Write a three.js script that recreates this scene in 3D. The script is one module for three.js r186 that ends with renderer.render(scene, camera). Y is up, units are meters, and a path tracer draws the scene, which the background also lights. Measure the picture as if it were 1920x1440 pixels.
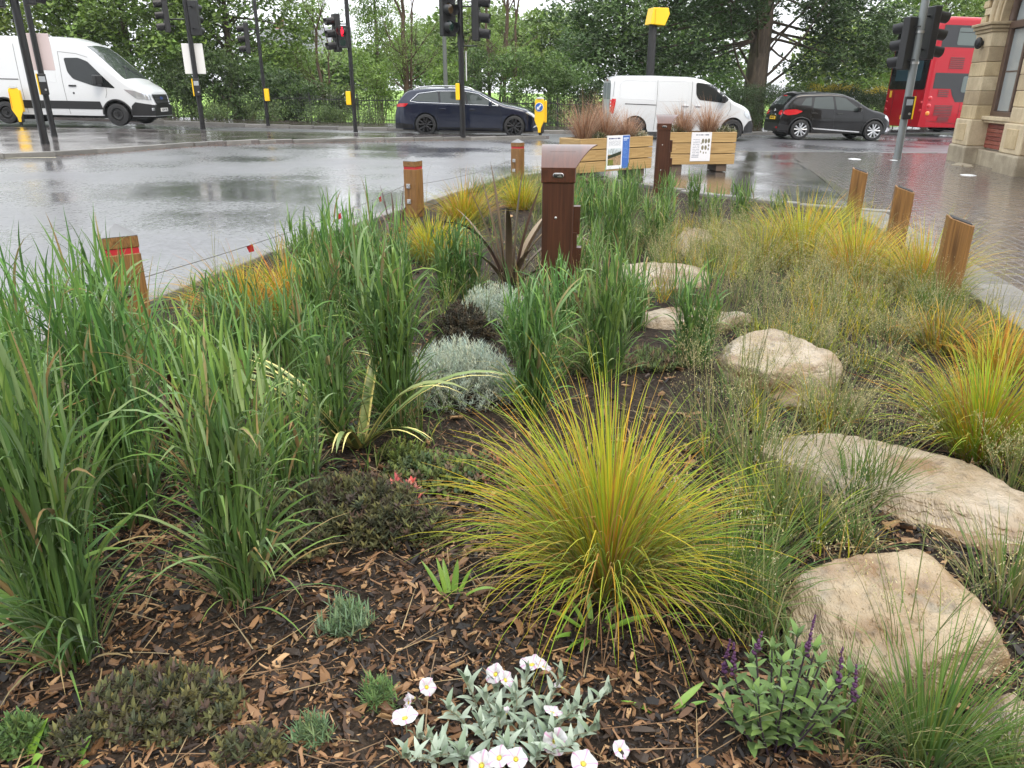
import * as THREE from 'three';
import { mergeGeometries, toCreasedNormals } from 'three/addons/utils/BufferGeometryUtils.js';
import { RoundedBoxGeometry } from 'three/addons/geometries/RoundedBoxGeometry.js';
import { FontLoader } from 'three/addons/loaders/FontLoader.js';
import { TextGeometry } from 'three/addons/geometries/TextGeometry.js';
import { ImprovedNoise } from 'three/addons/math/ImprovedNoise.js';

// ------------------------------------------------------------------ camera, sky, sun, exposure
const scene = new THREE.Scene();
const FOCAL = 1400, PITCH = THREE.MathUtils.degToRad(21.4), EYE = 1.45;      // focal length in pixels of a 1920 x 1440 frame
const camera = new THREE.PerspectiveCamera(2 * THREE.MathUtils.radToDeg(Math.atan(720 / FOCAL)), 4 / 3, 0.05, 900);
camera.position.set(0, EYE, 0);
camera.rotation.set(-PITCH, 0, 0);
scene.add(camera);
const renderer = new THREE.WebGLRenderer({ antialias: true });
renderer.toneMapping = THREE.LinearToneMapping;
renderer.toneMappingExposure = 1.66;
renderer.shadowMap.enabled = true;
{
  // a bright, even rain sky: a little brighter overhead, soft cloud mottling
  const W = 512, H = 256, d = new Float32Array(W * H * 4);
  const hsh = (x, y) => { const s = Math.sin(x * 127.1 + y * 311.7) * 43758.5453; return s - Math.floor(s); };
  const vn = (x, y, wrap) => { const xi = Math.floor(x), yi = Math.floor(y), fx = x - xi, fy = y - yi, q = (a) => ((a % wrap) + wrap) % wrap, s = (t) => t * t * (3 - 2 * t); const a = hsh(q(xi), yi), b = hsh(q(xi + 1), yi), c = hsh(q(xi), yi + 1), e = hsh(q(xi + 1), yi + 1), u = s(fx), v = s(fy); return (a + (b - a) * u) * (1 - v) + (c + (e - c) * u) * v; };
  for (let j = 0; j < H; j++) for (let i = 0; i < W; i++) {
    const el = (j / (H - 1) - 0.5) * Math.PI, up = Math.max(0, Math.sin(el));
    const n = 0.55 * vn(i / W * 8, j / H * 8, 8) + 0.3 * vn(i / W * 16, j / H * 18, 16) + 0.15 * vn(i / W * 32, j / H * 36, 32);
    const L = (1.05 + 0.75 * up) * (0.86 + 0.28 * n), k = (j * W + i) * 4;
    d[k] = L * 0.97; d[k + 1] = L * 1.0; d[k + 2] = L * 1.045; d[k + 3] = 1;
  }
  const sky = new THREE.DataTexture(d, W, H, THREE.RGBAFormat, THREE.FloatType);
  sky.mapping = THREE.EquirectangularReflectionMapping; sky.magFilter = THREE.LinearFilter; sky.minFilter = THREE.LinearFilter; sky.needsUpdate = true;
  scene.background = sky; scene.environment = sky;
}
const sun = new THREE.DirectionalLight(0xfff1dc, 1.2);
sun.position.set(9, 22, 12); sun.target.position.set(0, 0, -6);
sun.castShadow = true; sun.shadow.radius = 40; sun.shadow.mapSize.set(2048, 2048);
Object.assign(sun.shadow.camera, { left: -40, right: 40, top: 40, bottom: -40, near: 1, far: 90 });
scene.add(sun, sun.target);
scene.fog = new THREE.FogExp2(0xe8eef0, 0.0003);

// ------------------------------------------------------------------ small helpers
let seed = 12345;
const R = () => { seed = (seed + 0x6D2B79F5) | 0; let t = Math.imul(seed ^ (seed >>> 15), 1 | seed); t = (t + Math.imul(t ^ (t >>> 7), 61 | t)) ^ t; return ((t ^ (t >>> 14)) >>> 0) / 4294967296; };
const reseed = (n) => { seed = n * 7919 + 17; };
const rr = (a, b) => a + (b - a) * R();
const V = (x, y, z) => new THREE.Vector3(x, y, z);
const clamp = (x, a, b) => Math.min(b, Math.max(a, x));
const lerp = (a, b, t) => a + (b - a) * t;
const G = (x, z) => -0.019 * x - 0.002 * z;                                  // the junction falls gently to the right
const CP = Math.cos(PITCH), SP = Math.sin(PITCH);
function ray(px, py) { const cx = (px - 960) / FOCAL, cy = (720 - py) / FOCAL; return V(cx, CP * cy - SP, -SP * cy - CP); }
function gp(px, py, lift = 0) { const d = ray(px, py), t = -(EYE - lift) / (d.y + 0.019 * d.x + 0.002 * d.z); return V(d.x * t, EYE + d.y * t, d.z * t); }   // a measured pixel to its place on the ground
function wp(px, py, zc) { const d = ray(px, py).multiplyScalar(zc); return V(d.x, d.y + EYE, d.z); }
const used = {};
function numbered(n) { const k = used[n] = (used[n] ?? -1) + 1; return k ? `${n}_${String(k).padStart(3, '0')}` : n; }
function tag(o, label, category, group) { o.userData.label = label; o.userData.category = category; if (group) o.userData.group = group; return o; }
function thing(name, label, category, pos = [0, 0, 0], turn = 0, group) {
  const o = new THREE.Group(); o.name = numbered(name); o.position.set(...pos); o.rotation.y = turn; scene.add(o); return tag(o, label, category, group);
}
function part(name, geo, mat, parent, opts) {
  const m = new THREE.Mesh(Array.isArray(geo) ? (geo.length > 1 ? merge(geo) : geo[0]) : geo, mat); m.name = name; m.castShadow = m.receiveShadow = true;
  if (opts) Object.assign(m.userData, opts); parent.add(m); return m;
}
function struct(name, geo, mat) { const m = part(name, geo, mat, scene); m.userData.kind = 'structure'; return m; }
function merge(list) {
  const flat = list.map((g) => g.index ? g.toNonIndexed() : g);
  const keys = ['position', 'normal', 'uv', 'color'].filter((k) => flat.every((g) => g.attributes[k]));
  for (const g of flat) for (const k of Object.keys(g.attributes)) if (!keys.includes(k)) g.deleteAttribute(k);
  return mergeGeometries(flat);
}
const box = (w, h, d, x = 0, y = 0, z = 0, ry = 0, rx = 0, rz = 0) => { const g = new THREE.BoxGeometry(w, h, d); if (rx) g.rotateX(rx); if (rz) g.rotateZ(rz); if (ry) g.rotateY(ry); return g.translate(x, y, z); };
const rbox = (w, h, d, r, x = 0, y = 0, z = 0) => new RoundedBoxGeometry(w, h, d, 2, r).translate(x, y, z);
const cyl = (r0, r1, h, x = 0, y = 0, z = 0, n = 14, axis = 'y') => { const g = new THREE.CylinderGeometry(r1, r0, h, n); if (axis === 'x') g.rotateZ(-Math.PI / 2); if (axis === 'z') g.rotateX(Math.PI / 2); return g.translate(x, y, z); };
const tube = (pts, r, seg = 8, n = 5, closed = false) => new THREE.TubeGeometry(new THREE.CatmullRomCurve3(pts, closed, 'centripetal'), Math.max(seg, 1), r, n, closed);
function taperTube(pts, radii, n = 7) {        // a limb: rings along the points, each with its own radius
  const pos = [], nor = [], uv = [], idx = []; let len = 0;
  let side = V(0.31, 0.17, 0.93);
  for (let i = 0; i < pts.length; i++) {
    const a = pts[Math.max(i - 1, 0)], b = pts[Math.min(i + 1, pts.length - 1)], t = b.clone().sub(a).normalize();
    const u = side.clone().addScaledVector(t, -side.dot(t)).normalize(), w = t.clone().cross(u); side = u;
    if (i) len += pts[i].distanceTo(pts[i - 1]);
    for (let k = 0; k <= n; k++) { const an = k / n * Math.PI * 2, c = Math.cos(an), s = Math.sin(an), nx = u.x * c + w.x * s, ny = u.y * c + w.y * s, nz = u.z * c + w.z * s; pos.push(pts[i].x + nx * radii[i], pts[i].y + ny * radii[i], pts[i].z + nz * radii[i]); nor.push(nx, ny, nz); uv.push(k / n, len); }
    if (i) for (let k = 0; k < n; k++) { const p = (i - 1) * (n + 1) + k, q = p + n + 1; idx.push(p, p + 1, q, q, p + 1, q + 1); }
  }
  const g = new THREE.BufferGeometry(); g.setAttribute('position', new THREE.Float32BufferAttribute(pos, 3)); g.setAttribute('normal', new THREE.Float32BufferAttribute(nor, 3)); g.setAttribute('uv', new THREE.Float32BufferAttribute(uv, 2)); g.setIndex(idx); return g;
}
// noise
const PT = new Float32Array(65536); { let h = 99991; for (let i = 0; i < 65536; i++) { h = (Math.imul(h, 1664525) + 1013904223) | 0; PT[i] = ((h >>> 8) & 0xffff) / 65535; } }
const hash2 = (x, y, s = 0) => PT[(Math.imul(x | 0, 73856093) ^ Math.imul(y | 0, 19349663) ^ Math.imul(s | 0, 83492791)) >>> 7 & 65535];
function vnoise(x, y, wrap = 0, s = 0) {
  const xi = Math.floor(x), yi = Math.floor(y), fx = x - xi, fy = y - yi, q = wrap ? (a) => ((a % wrap) + wrap) % wrap : (a) => a, f = (t) => t * t * (3 - 2 * t), u = f(fx), v = f(fy);
  const a = hash2(q(xi), q(yi), s), b = hash2(q(xi + 1), q(yi), s), c = hash2(q(xi), q(yi + 1), s), e = hash2(q(xi + 1), q(yi + 1), s);
  return (a + (b - a) * u) * (1 - v) + (c + (e - c) * u) * v;
}
function fbm(x, y, oct = 4, wrap = 0, s = 0) { let a = 0, w = 0.5, t = 0, k = 1; for (let i = 0; i < oct; i++) { a += w * vnoise(x * k, y * k, wrap ? wrap * k : 0, s + i); t += w; w *= 0.5; k *= 2; } return a / t; }
function tex(n, fn, { srgb = false, repeat = [1, 1] } = {}) {       // fn(u, v) -> [r, g, b] 0..1 or one number
  const d = new Uint8Array(n * n * 4);
  for (let j = 0; j < n; j++) for (let i = 0; i < n; i++) { const c = fn(i / n, j / n), k = (j * n + i) * 4; if (typeof c === 'number') d[k] = d[k + 1] = d[k + 2] = clamp(c, 0, 1) * 255; else { d[k] = clamp(c[0], 0, 1) * 255; d[k + 1] = clamp(c[1], 0, 1) * 255; d[k + 2] = clamp(c[2], 0, 1) * 255; } d[k + 3] = 255; }
  const t = new THREE.DataTexture(d, n, n); t.wrapS = t.wrapT = THREE.RepeatWrapping; t.magFilter = THREE.LinearFilter; t.minFilter = THREE.LinearMipmapLinearFilter; t.generateMipmaps = true; t.repeat.set(...repeat); if (srgb) t.colorSpace = THREE.SRGBColorSpace; t.needsUpdate = true; return t;
}
const lin = (r, g, b) => new THREE.Color().setRGB(r, g, b);
const std = (c, roughness = 0.7, extra = {}) => new THREE.MeshPhysicalMaterial({ color: Array.isArray(c) ? lin(...c) : c, roughness, ...extra });
const vary = (amp, base, n, rep, s) => tex(n, (u, v) => { const k = 1 - amp + 2 * amp * fbm(u * base, v * base, 4, base, s); return [k * 0.5, k * 0.5, k * 0.5].map((x) => Math.pow(x, 1 / 2.2)); }, { srgb: true, repeat: rep });
// a flat sheet following the ground; pts are [x, z]
function sheet(pts, lift, step = 0) {
  const sh = new THREE.Shape(pts.map(([x, z]) => new THREE.Vector2(x, -z))), g = new THREE.ShapeGeometry(sh), p = g.attributes.position, uv = g.attributes.uv, n = g.attributes.normal;
  for (let i = 0; i < p.count; i++) { const x = p.getX(i), z = -p.getY(i); p.setXYZ(i, x, G(x, z) + lift, z); uv.setXY(i, x, z); n.setXYZ(i, 0.019, 1, 0.002); }
  return g;
}
// a raised slab following the ground: top sheet and skirt
function slab(pts, y0, y1) {
  const top = sheet(pts, y1).toNonIndexed(), pos = [], nor = [], uv = [];
  let area = 0; pts.forEach(([x, z], i) => { const [a, b] = pts[(i + 1) % pts.length]; area += x * b - a * z; });
  pts.forEach(([x, z], i) => {
    const [a, b] = pts[(i + 1) % pts.length], l = Math.hypot(a - x, b - z) || 1, s = area > 0 ? 1 : -1, nx = (b - z) / l * s, nz = -(a - x) / l * s;
    const q = [[x, G(x, z) + y0, z], [a, G(a, b) + y0, b], [a, G(a, b) + y1, b], [x, G(x, z) + y1, z]];
    for (const k of s > 0 ? [0, 2, 1, 0, 3, 2] : [0, 1, 2, 0, 2, 3]) { pos.push(...q[k]); nor.push(nx, 0, nz); uv.push(k === 0 || k === 3 ? 0 : l, k > 1 ? y1 : y0); }
  });
  const g = new THREE.BufferGeometry(); g.setAttribute('position', new THREE.Float32BufferAttribute(pos, 3)); g.setAttribute('normal', new THREE.Float32BufferAttribute(nor, 3)); g.setAttribute('uv', new THREE.Float32BufferAttribute(uv, 2));
  return merge([top, g]);
}
// ------------------------------------------------------------------ ground, roads, pavements
const inPoly = (pts, x, z) => { let c = false; for (let i = 0, j = pts.length - 1; i < pts.length; j = i++) { const [a, b] = pts[i], [e, f] = pts[j]; if ((b > z) !== (f > z) && x < (e - a) * (z - b) / (f - b) + a) c = !c; } return c; };
const grassTex = tex(512, (u, v) => { const n = fbm(u * 64, v * 64, 3, 64, 3), m = fbm(u * 6, v * 6, 3, 6, 9); return [0.30 + 0.2 * n + 0.12 * m, 0.43 + 0.22 * n + 0.1 * m, 0.16 + 0.1 * n]; }, { srgb: true, repeat: [0.25, 0.25] });
struct('ground', sheet([[-350, 60], [350, 60], [350, -400], [-350, -400]], -0.05), std([1, 1, 1], 0.95, { map: grassTex }));

// wet asphalt: dark stone grain, films of standing water in broad soft patches
const wetPatch = (u, v) => fbm(u * 5, v * 5, 4, 5, 21);
const grain = (u, v, n, s) => 0.6 * vnoise(u * n, v * n, n, s) + 0.4 * vnoise(u * n * 2, v * n * 2, n * 2, s + 1);
const asphaltMap = tex(1024, (u, v) => { const g = grain(u, v, 256, 31), w = wetPatch(u, v), k = 0.3 + 0.2 * (g - 0.5) + 0.05 * (w - 0.5); return [k * 1.0, k * 1.0, k * 1.06]; }, { srgb: true, repeat: [1 / 9, 1 / 9] });
const asphaltRough = tex(1024, (u, v) => { const w = wetPatch(u, v), g = grain(u, v, 256, 31); return clamp(0.31 - 0.34 * (w - 0.45) + 0.16 * (g - 0.5), 0.12, 0.55); }, { repeat: [1 / 9, 1 / 9] });
const asphaltBump = tex(1024, (u, v) => { const g = grain(u, v, 300, 31), w = wetPatch(u, v), r = vnoise(u * 90, v * 90, 90, 5); return 0.5 + (g - 0.5) * clamp(1.7 - 2.1 * w, 0.35, 1) * 0.9 + 0.12 * (r - 0.5); }, { repeat: [1 / 9, 1 / 9] });
const filmRough = tex(1024, (u, v) => { const w = wetPatch(u, v), g = grain(u, v, 200, 37); return clamp(0.34 - 0.95 * (w - 0.5) + 0.2 * (g - 0.5), 0.1, 0.62); }, { repeat: [1 / 9, 1 / 9] });
const asphalt = std([1, 1, 1], 1, { map: asphaltMap, roughnessMap: asphaltRough, bumpMap: asphaltBump, bumpScale: 0.0045, ior: 1.45, clearcoat: 0.85, clearcoatRoughness: 1, clearcoatRoughnessMap: filmRough });
struct('road', sheet([[-120, 12], [120, 12], [120, -60], [40, -47], [16, -34.5], [8, -30], [0, -28.4], [-7, -28.4], [-14, -30.4], [-40, -37], [-120, -58]], 0), asphalt);

// kerbs of single stones along a line of [x, z] points
const stoneMap = tex(256, (u, v) => { const k = 0.36 + 0.2 * grain(u, v, 96, 44) + 0.1 * fbm(u * 4, v * 4, 3, 4, 8); return [k, k * 0.985, k * 0.95]; }, { srgb: true });
const stoneBump = tex(256, (u, v) => grain(u, v, 96, 44));
const granite = [0.62, 0.72, 0.8, 0.55].map((k) => std([k, k, k], 0.38, { map: stoneMap, bumpMap: stoneBump, bumpScale: 0.002 }));
function along(line, step) {
  const out = []; let acc = 0;
  for (let i = 0; i + 1 < line.length; i++) { const [x0, z0] = line[i], [x1, z1] = line[i + 1], l = Math.hypot(x1 - x0, z1 - z0); let s = step - acc; if (i === 0) { s = 0; } while (s <= l) { out.push([x0 + (x1 - x0) * s / l, z0 + (z1 - z0) * s / l, Math.atan2(-(z1 - z0), x1 - x0)]); s += step; } acc = l - (s - step); }
  return out;
}
function smoothLine(pts, n) { const c = new THREE.CatmullRomCurve3(pts.map(([x, z]) => V(x, 0, z))); return c.getSpacedPoints(n).map((p) => [p.x, p.z]); }
const kerbGeo = [0.898, 0.893, 0.9].map((l, i) => rbox(l, 0.25, 0.145, 0.012 + 0.004 * i));
function kerb(name, line, top, step = 0.9, parent = scene) {
  const g = new THREE.Group(); g.name = numbered(name); g.userData.kind = 'structure'; parent.add(g);
  let k = 0; const s = along(line, step);
  for (const [x, z, a] of s) { const xm = x + Math.cos(a) * step / 2, zm = z - Math.sin(a) * step / 2, m = part('kerb_stone', kerbGeo[k % 3], granite[(k * 7 + 3) % 4], g); m.position.set(xm, G(xm, zm) + top - 0.125 + rr(-0.004, 0.004), zm); m.rotation.y = a; m.scale.x = step / 0.9; k++; }
  return g;
}
reseed(3);
const bedLeft = [[-3.75, 1.5], [-3.3, -1.2], [-2.82, -3.1], [-2.44, -4.94], [-2.2, -6.11], [-1.9, -7.23], [-1.6, -8.21], [-1.34, -9.01], [-0.98, -10.21], [-0.5, -11.6], [-0.05, -12.9], [0.5, -13.5]];
const bedFar = [[0.5, -13.5], [1.2, -13.2], [1.9, -12.3], [3.0, -10.9], [4.05, -10.05], [4.36, -9.85]];
const bedRight = [[4.36, -9.85], [4.11, -8.49], [3.72, -6.7], [3.29, -4.65], [2.9, -2.8], [2.0, 1.5]];
const bed = [...bedLeft, ...bedFar.slice(1), ...bedRight.slice(1)];
kerb('kerb', smoothLine(bedLeft, 40), 0.115);
kerb('kerb', smoothLine(bedFar, 14), 0.115, 0.6);
kerb('kerb', bedRight, 0.135);
// the bed: dark soil, gently uneven
const bedLift = (x, z) => 0.03 + 0.06 * fbm(x * 0.9 + 7, z * 0.9 + 3, 3, 0, 2) + 0.012 * fbm(x * 9, z * 9, 2, 0, 4);
const bedY = (x, z) => G(x, z) + bedLift(x, z);
const soilMap = tex(512, (u, v) => { const n = grain(u, v, 128, 61), m = fbm(u * 16, v * 16, 3, 16, 12), k = 0.12 + 0.13 * n * m * 2; return [k * 1.12, k * 0.95, k * 0.8]; }, { srgb: true, repeat: [1, 1] });
const soilBump = tex(512, (u, v) => 0.5 * grain(u, v, 96, 61) + 0.5 * fbm(u * 16, v * 16, 3, 16, 12));
const soil = std([0.8, 0.8, 0.8], 0.9, { specularIntensity: 0.35, map: soilMap, bumpMap: soilBump, bumpScale: 0.015 });
{
  const pos = [], uv = [], idx = [], S = 0.1, x0 = -3.8, z0 = -13.6, nx = 84, nz = 152;
  for (let j = 0; j <= nz; j++) for (let i = 0; i <= nx; i++) { const x = x0 + i * S, z = z0 + j * S; pos.push(x, bedY(x, z), z); uv.push(x, z); }
  for (let j = 0; j < nz; j++) for (let i = 0; i < nx; i++) { const x = x0 + (i + 0.5) * S, z = z0 + (j + 0.5) * S; if (!inPoly(bed, x, z)) continue; const a = j * (nx + 1) + i, b = a + nx + 1; idx.push(a, b, a + 1, a + 1, b, b + 1); }
  const g = new THREE.BufferGeometry(); g.setAttribute('position', new THREE.Float32BufferAttribute(pos, 3)); g.setAttribute('uv', new THREE.Float32BufferAttribute(uv, 2)); g.setIndex(idx); g.computeVertexNormals();
  struct('planting_soil', g, soil);
}
// cream edge line painted on the road beside the kerb
const lineMat = std([0.62, 0.58, 0.46], 0.4, { bumpMap: asphaltBump, bumpScale: 0.003, map: tex(256, (u, v) => { const k = 0.78 + 0.22 * fbm(u * 24, v * 24, 3, 24, 2) - (vnoise(u * 60, v * 60, 60, 3) > 0.86 ? 0.25 : 0); return [k, k, k * 0.97]; }, { srgb: true, repeat: [2, 2] }) });
function stripe(name, line, w, lift, mat) {
  const pts = []; const off = (s) => line.map(([x, z], i) => { const [a, b] = line[Math.max(i - 1, 0)], [c, d] = line[Math.min(i + 1, line.length - 1)], l = Math.hypot(c - a, d - b); return [x - (d - b) / l * s, z + (c - a) / l * s]; });
  struct(name, sheet([...off(w / 2), ...off(-w / 2).reverse()], lift), mat);
}
stripe('road_marking', smoothLine(bedLeft.slice(1, 10).map(([x, z]) => [x - 0.17, z]), 30), 0.055, 0.005, lineMat);
stripe('road_marking', [[-14.5, -13.2], [-11.2, -14.7], [-9.2, -15.7]], 0.12, 0.005, lineMat);

// wet paving: smooth dark slabs, then block paving on the right
const slabMap = tex(512, (u, v) => { const k = 0.3 + 0.12 * grain(u, v, 128, 71) + 0.12 * (fbm(u * 5, v * 5, 4, 5, 13) - 0.5); return [k, k * 0.97, k * 0.95]; }, { srgb: true, repeat: [0.3, 0.3] });
const slabRough = tex(512, (u, v) => clamp(0.2 - 0.35 * (fbm(u * 6, v * 6, 4, 6, 29) - 0.42) + 0.05 * grain(u, v, 128, 71), 0.06, 0.45), { repeat: [0.22, 0.22] });
const slabBump = tex(512, (u, v) => 0.4 * grain(u, v, 128, 71) + 0.6 * fbm(u * 10, v * 10, 3, 10, 5), { repeat: [0.3, 0.3] });
const wetSlab = std([0.62, 0.62, 0.62], 1, { map: slabMap, roughnessMap: slabRough, bumpMap: slabBump, bumpScale: 0.006, clearcoat: 0.9, clearcoatRoughness: 0.8, clearcoatRoughnessMap: slabRough });
const footEdge = [[0.4, -13.7], [0.9, -14.9], [2.0, -17.2], [3.4, -19.0], [5.2, -19.8], [8, -20.4], [12, -21.0], [20, -22.5], [60, -33]];
const footway = [...bedRight.slice().reverse().map(([x, z]) => [x + 0.05, z]), ...bedFar.slice(0, -1).reverse(), ...footEdge, [60, 12], [2.0, 12]];
struct('pavement', slab(footway, -0.06, 0.085), wetSlab);
kerb('kerb', smoothLine(footEdge.slice(0, 8), 30), 0.093);
// block paving: rows parallel to the kerb
{
  const g = new THREE.Group(); g.name = 'block_paving'; g.userData.kind = 'structure'; scene.add(g);
  const A = Math.atan2(1.07, 5.2), ux = [Math.sin(A), -Math.cos(A)], vx = [Math.cos(A), Math.sin(A)], o = [3.29 + 0.09, -4.65];   // u runs away along the kerb, v to the right
  const joint = std([0.2, 0.175, 0.145], 0.2, { clearcoat: 1, clearcoatRoughness: 0.1, bumpMap: slabBump, bumpScale: 0.004 });
  const area = [[2.62, -1], [3.37, -4.65], [4.2, -8.49], [4.47, -9.9], [5.4, -13.3], [6.6, -18.2], [7.2, -19.9], [12, -20.7], [16, -16], [16, -1]];
  part('joint_sand', sheet(area, 0.0895), joint, g);
  const cols = [[0.085, 0.062, 0.048], [0.07, 0.052, 0.042], [0.1, 0.076, 0.058], [0.06, 0.047, 0.041], [0.082, 0.068, 0.058]];
  const mats = cols.map((c) => std(c, 0.2, { roughnessMap: slabRough, bumpMap: slabBump, bumpScale: 0.006, clearcoat: 0.8, clearcoatRoughness: 0.18 })); mats.forEach((m) => { m.roughness = 1; });
  const geo = rbox(0.192, 0.06, 0.093, 0.006), L = 0.2, Wd = 0.1; reseed(8);
  const slabGeo = rbox(0.392, 0.06, 0.294, 0.008);
  const spots = [], put = new THREE.Matrix4(), q = new THREE.Quaternion();
  for (let j = 0; j < 130; j++) for (let i = -18; i < 95; i++) {
    const u = (i + (j % 2) * 0.5) * L, v = 0.32 + (j + 0.5) * Wd, x = o[0] + ux[0] * u + vx[0] * v, z = o[1] + ux[1] * u + vx[1] * v;
    if (!inPoly(area, x, z)) continue; const zc = -z * CP + 0.5; if (Math.abs(x) / zc > 0.74) continue;
    spots.push([x, z, zc, Math.floor(R() * 5), rr(-0.0016, 0.0016), rr(-0.01, 0.01)]);
  }
  spots.sort((a, b) => a[2] - b[2]);
  const turn = Math.atan2(-ux[1], ux[0]);
  spots.slice(0, 300).forEach(([x, z, , c, dy, da]) => { const m = part('paving_block', geo, mats[c], g); m.position.set(x, G(x, z) + 0.064 + dy, z); m.rotation.set(da * 0.5, turn + da, da); });
  const rest = spots.slice(300), im = new THREE.InstancedMesh(geo, std([1, 1, 1], 1, { roughnessMap: slabRough, bumpMap: slabBump, bumpScale: 0.006, clearcoat: 0.8, clearcoatRoughness: 0.15 }), rest.length), c = new THREE.Color();
  rest.forEach(([x, z, , k, dy, da], i) => { q.setFromEuler(new THREE.Euler(da * 0.4, turn + da, da * 0.5)); put.compose(V(x, G(x, z) + 0.064 + dy, z), q, V(1, 1, 1)); im.setMatrixAt(i, put); im.setColorAt(i, c.setRGB(...cols[k])); });
  im.name = 'far_paving'; im.userData.kind = 'stuff'; im.castShadow = im.receiveShadow = true; g.add(im);
  // a course of granite slabs along the kerb
  for (let i = -8; i < 13; i++) { const u = (i + 0.5) * 0.4, v = 0.165, x = o[0] + ux[0] * u + vx[0] * v, z = o[1] + ux[1] * u + vx[1] * v, m = part('edging_slab', slabGeo, granite[(i + 12) % 4], g); m.position.set(x, G(x, z) + 0.0665 + rr(-0.001, 0.001), z); m.rotation.y = turn; }
}
// traffic island in front of the parked line of vehicles
const islandFront = [[-22, -9.2], [-14, -12.8], [-10.08, -15.3], [-9.3, -16.2], [-8.55, -17.6], [-7.9, -19.1], [-7.0, -20.3], [-5.28, -21.4], [-4.0, -22.4], [-1.0, -24.0], [0.9, -25.1]];
const islandBack = [[0.9, -25.1], [1.2, -25.3], [0.6, -25.45], [-4.4, -24.9], [-8, -24.6], [-12, -24.6], [-16, -24.2], [-22, -24]];
struct('traffic_island', slab([...islandFront, ...islandBack.slice(1), [-40, -22], [-40, -9]], -0.05, 0.09), (() => { const m = wetSlab.clone(); m.color = lin(1.1, 1.02, 1.0); return m; })());
kerb('kerb', smoothLine(islandFront, 46), 0.1);
// back footway before the park fence
const backEdge = [[-120, -57.8], [-40, -36.8], [-14, -30.2], [-7, -28.2], [0, -28.2], [8, -29.8], [16, -34.3], [40, -46.8], [120, -59.8]];
const backFence = [[-120, -61], [-40, -40], [-14, -33.2], [-6, -31.6], [0, -31.4], [8, -33], [16, -37.5], [40, -50], [120, -63]];
const footMat = std([0.42, 0.35, 0.32], 1, { map: slabMap, roughnessMap: slabRough, bumpMap: slabBump, bumpScale: 0.005 });
struct('pavement', slab([...backEdge, ...backFence.slice().reverse()], -0.05, 0.11), footMat);
kerb('kerb', smoothLine(backEdge.slice(2, 7), 40), 0.117, 0.9);
// ------------------------------------------------------------------ shared materials
const M = {
  black: std([0.007, 0.007, 0.008], 0.35),
  blackMatt: std([0.016, 0.016, 0.017], 0.6),
  plastic: std([0.011, 0.011, 0.012], 0.45),
  grey: std([0.22, 0.24, 0.24], 0.42, { metalness: 0.25 }),
  steel: std([0.5, 0.5, 0.5], 0.35, { metalness: 0.9 }),
  yellow: std([0.85, 0.52, 0.01], 0.4),
  white: std([0.68, 0.68, 0.67], 0.5),
  rubber: std([0.014, 0.014, 0.015], 0.6),
  chrome: std([0.75, 0.76, 0.78], 0.15, { metalness: 1 }),
  alloy: std([0.55, 0.56, 0.58], 0.3, { metalness: 0.75 }),
  blackAlloy: std([0.03, 0.03, 0.033], 0.28, { metalness: 0.5 }),
  redLens: std([0.5, 0.012, 0.02], 0.12, { clearcoat: 1, clearcoatRoughness: 0.05 }),
  amberLens: std([0.7, 0.22, 0.02], 0.15, { clearcoat: 1 }),
  lamp: std([0.55, 0.57, 0.6], 0.08, { metalness: 0.6, clearcoat: 1, clearcoatRoughness: 0.03 }),
  glass: std([0.014, 0.017, 0.018], 0.05, { ior: 1.5 }),
  lightGlass: std([0.045, 0.055, 0.052], 0.05, { ior: 1.5 }),
  seam: std([0.02, 0.02, 0.02], 0.8),
  interior: std([0.03, 0.03, 0.03], 0.9),
};
const whitePaint = std([0.56, 0.575, 0.59], 0.32, { clearcoat: 0.7, clearcoatRoughness: 0.08 });
const navyPaint = std([0.009, 0.014, 0.033], 0.3, { specularIntensity: 0.3, clearcoat: 1, clearcoatRoughness: 0.04, metalness: 0.3 });
const blackPaint = std([0.005, 0.005, 0.006], 0.3, { specularIntensity: 0.25, clearcoat: 0.75, clearcoatRoughness: 0.04 });
const redPaint = std([0.36, 0.004, 0.014], 0.35, { specularIntensity: 0.35, clearcoat: 0.5, clearcoatRoughness: 0.06 });
const font = await new FontLoader().loadAsync('fonts/droid/droid_sans_bold.typeface.json');
const serif = await new FontLoader().loadAsync('fonts/droid/droid_serif_bold.typeface.json');
const lettering = (t, size, depth = 0.004, f = font) => { const g = new TextGeometry(t, { font: f, size, depth, curveSegments: 4 }); g.computeBoundingBox(); const b = g.boundingBox; return g.translate(-(b.min.x + b.max.x) / 2, -(b.min.y + b.max.y) / 2, 0); };
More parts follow.
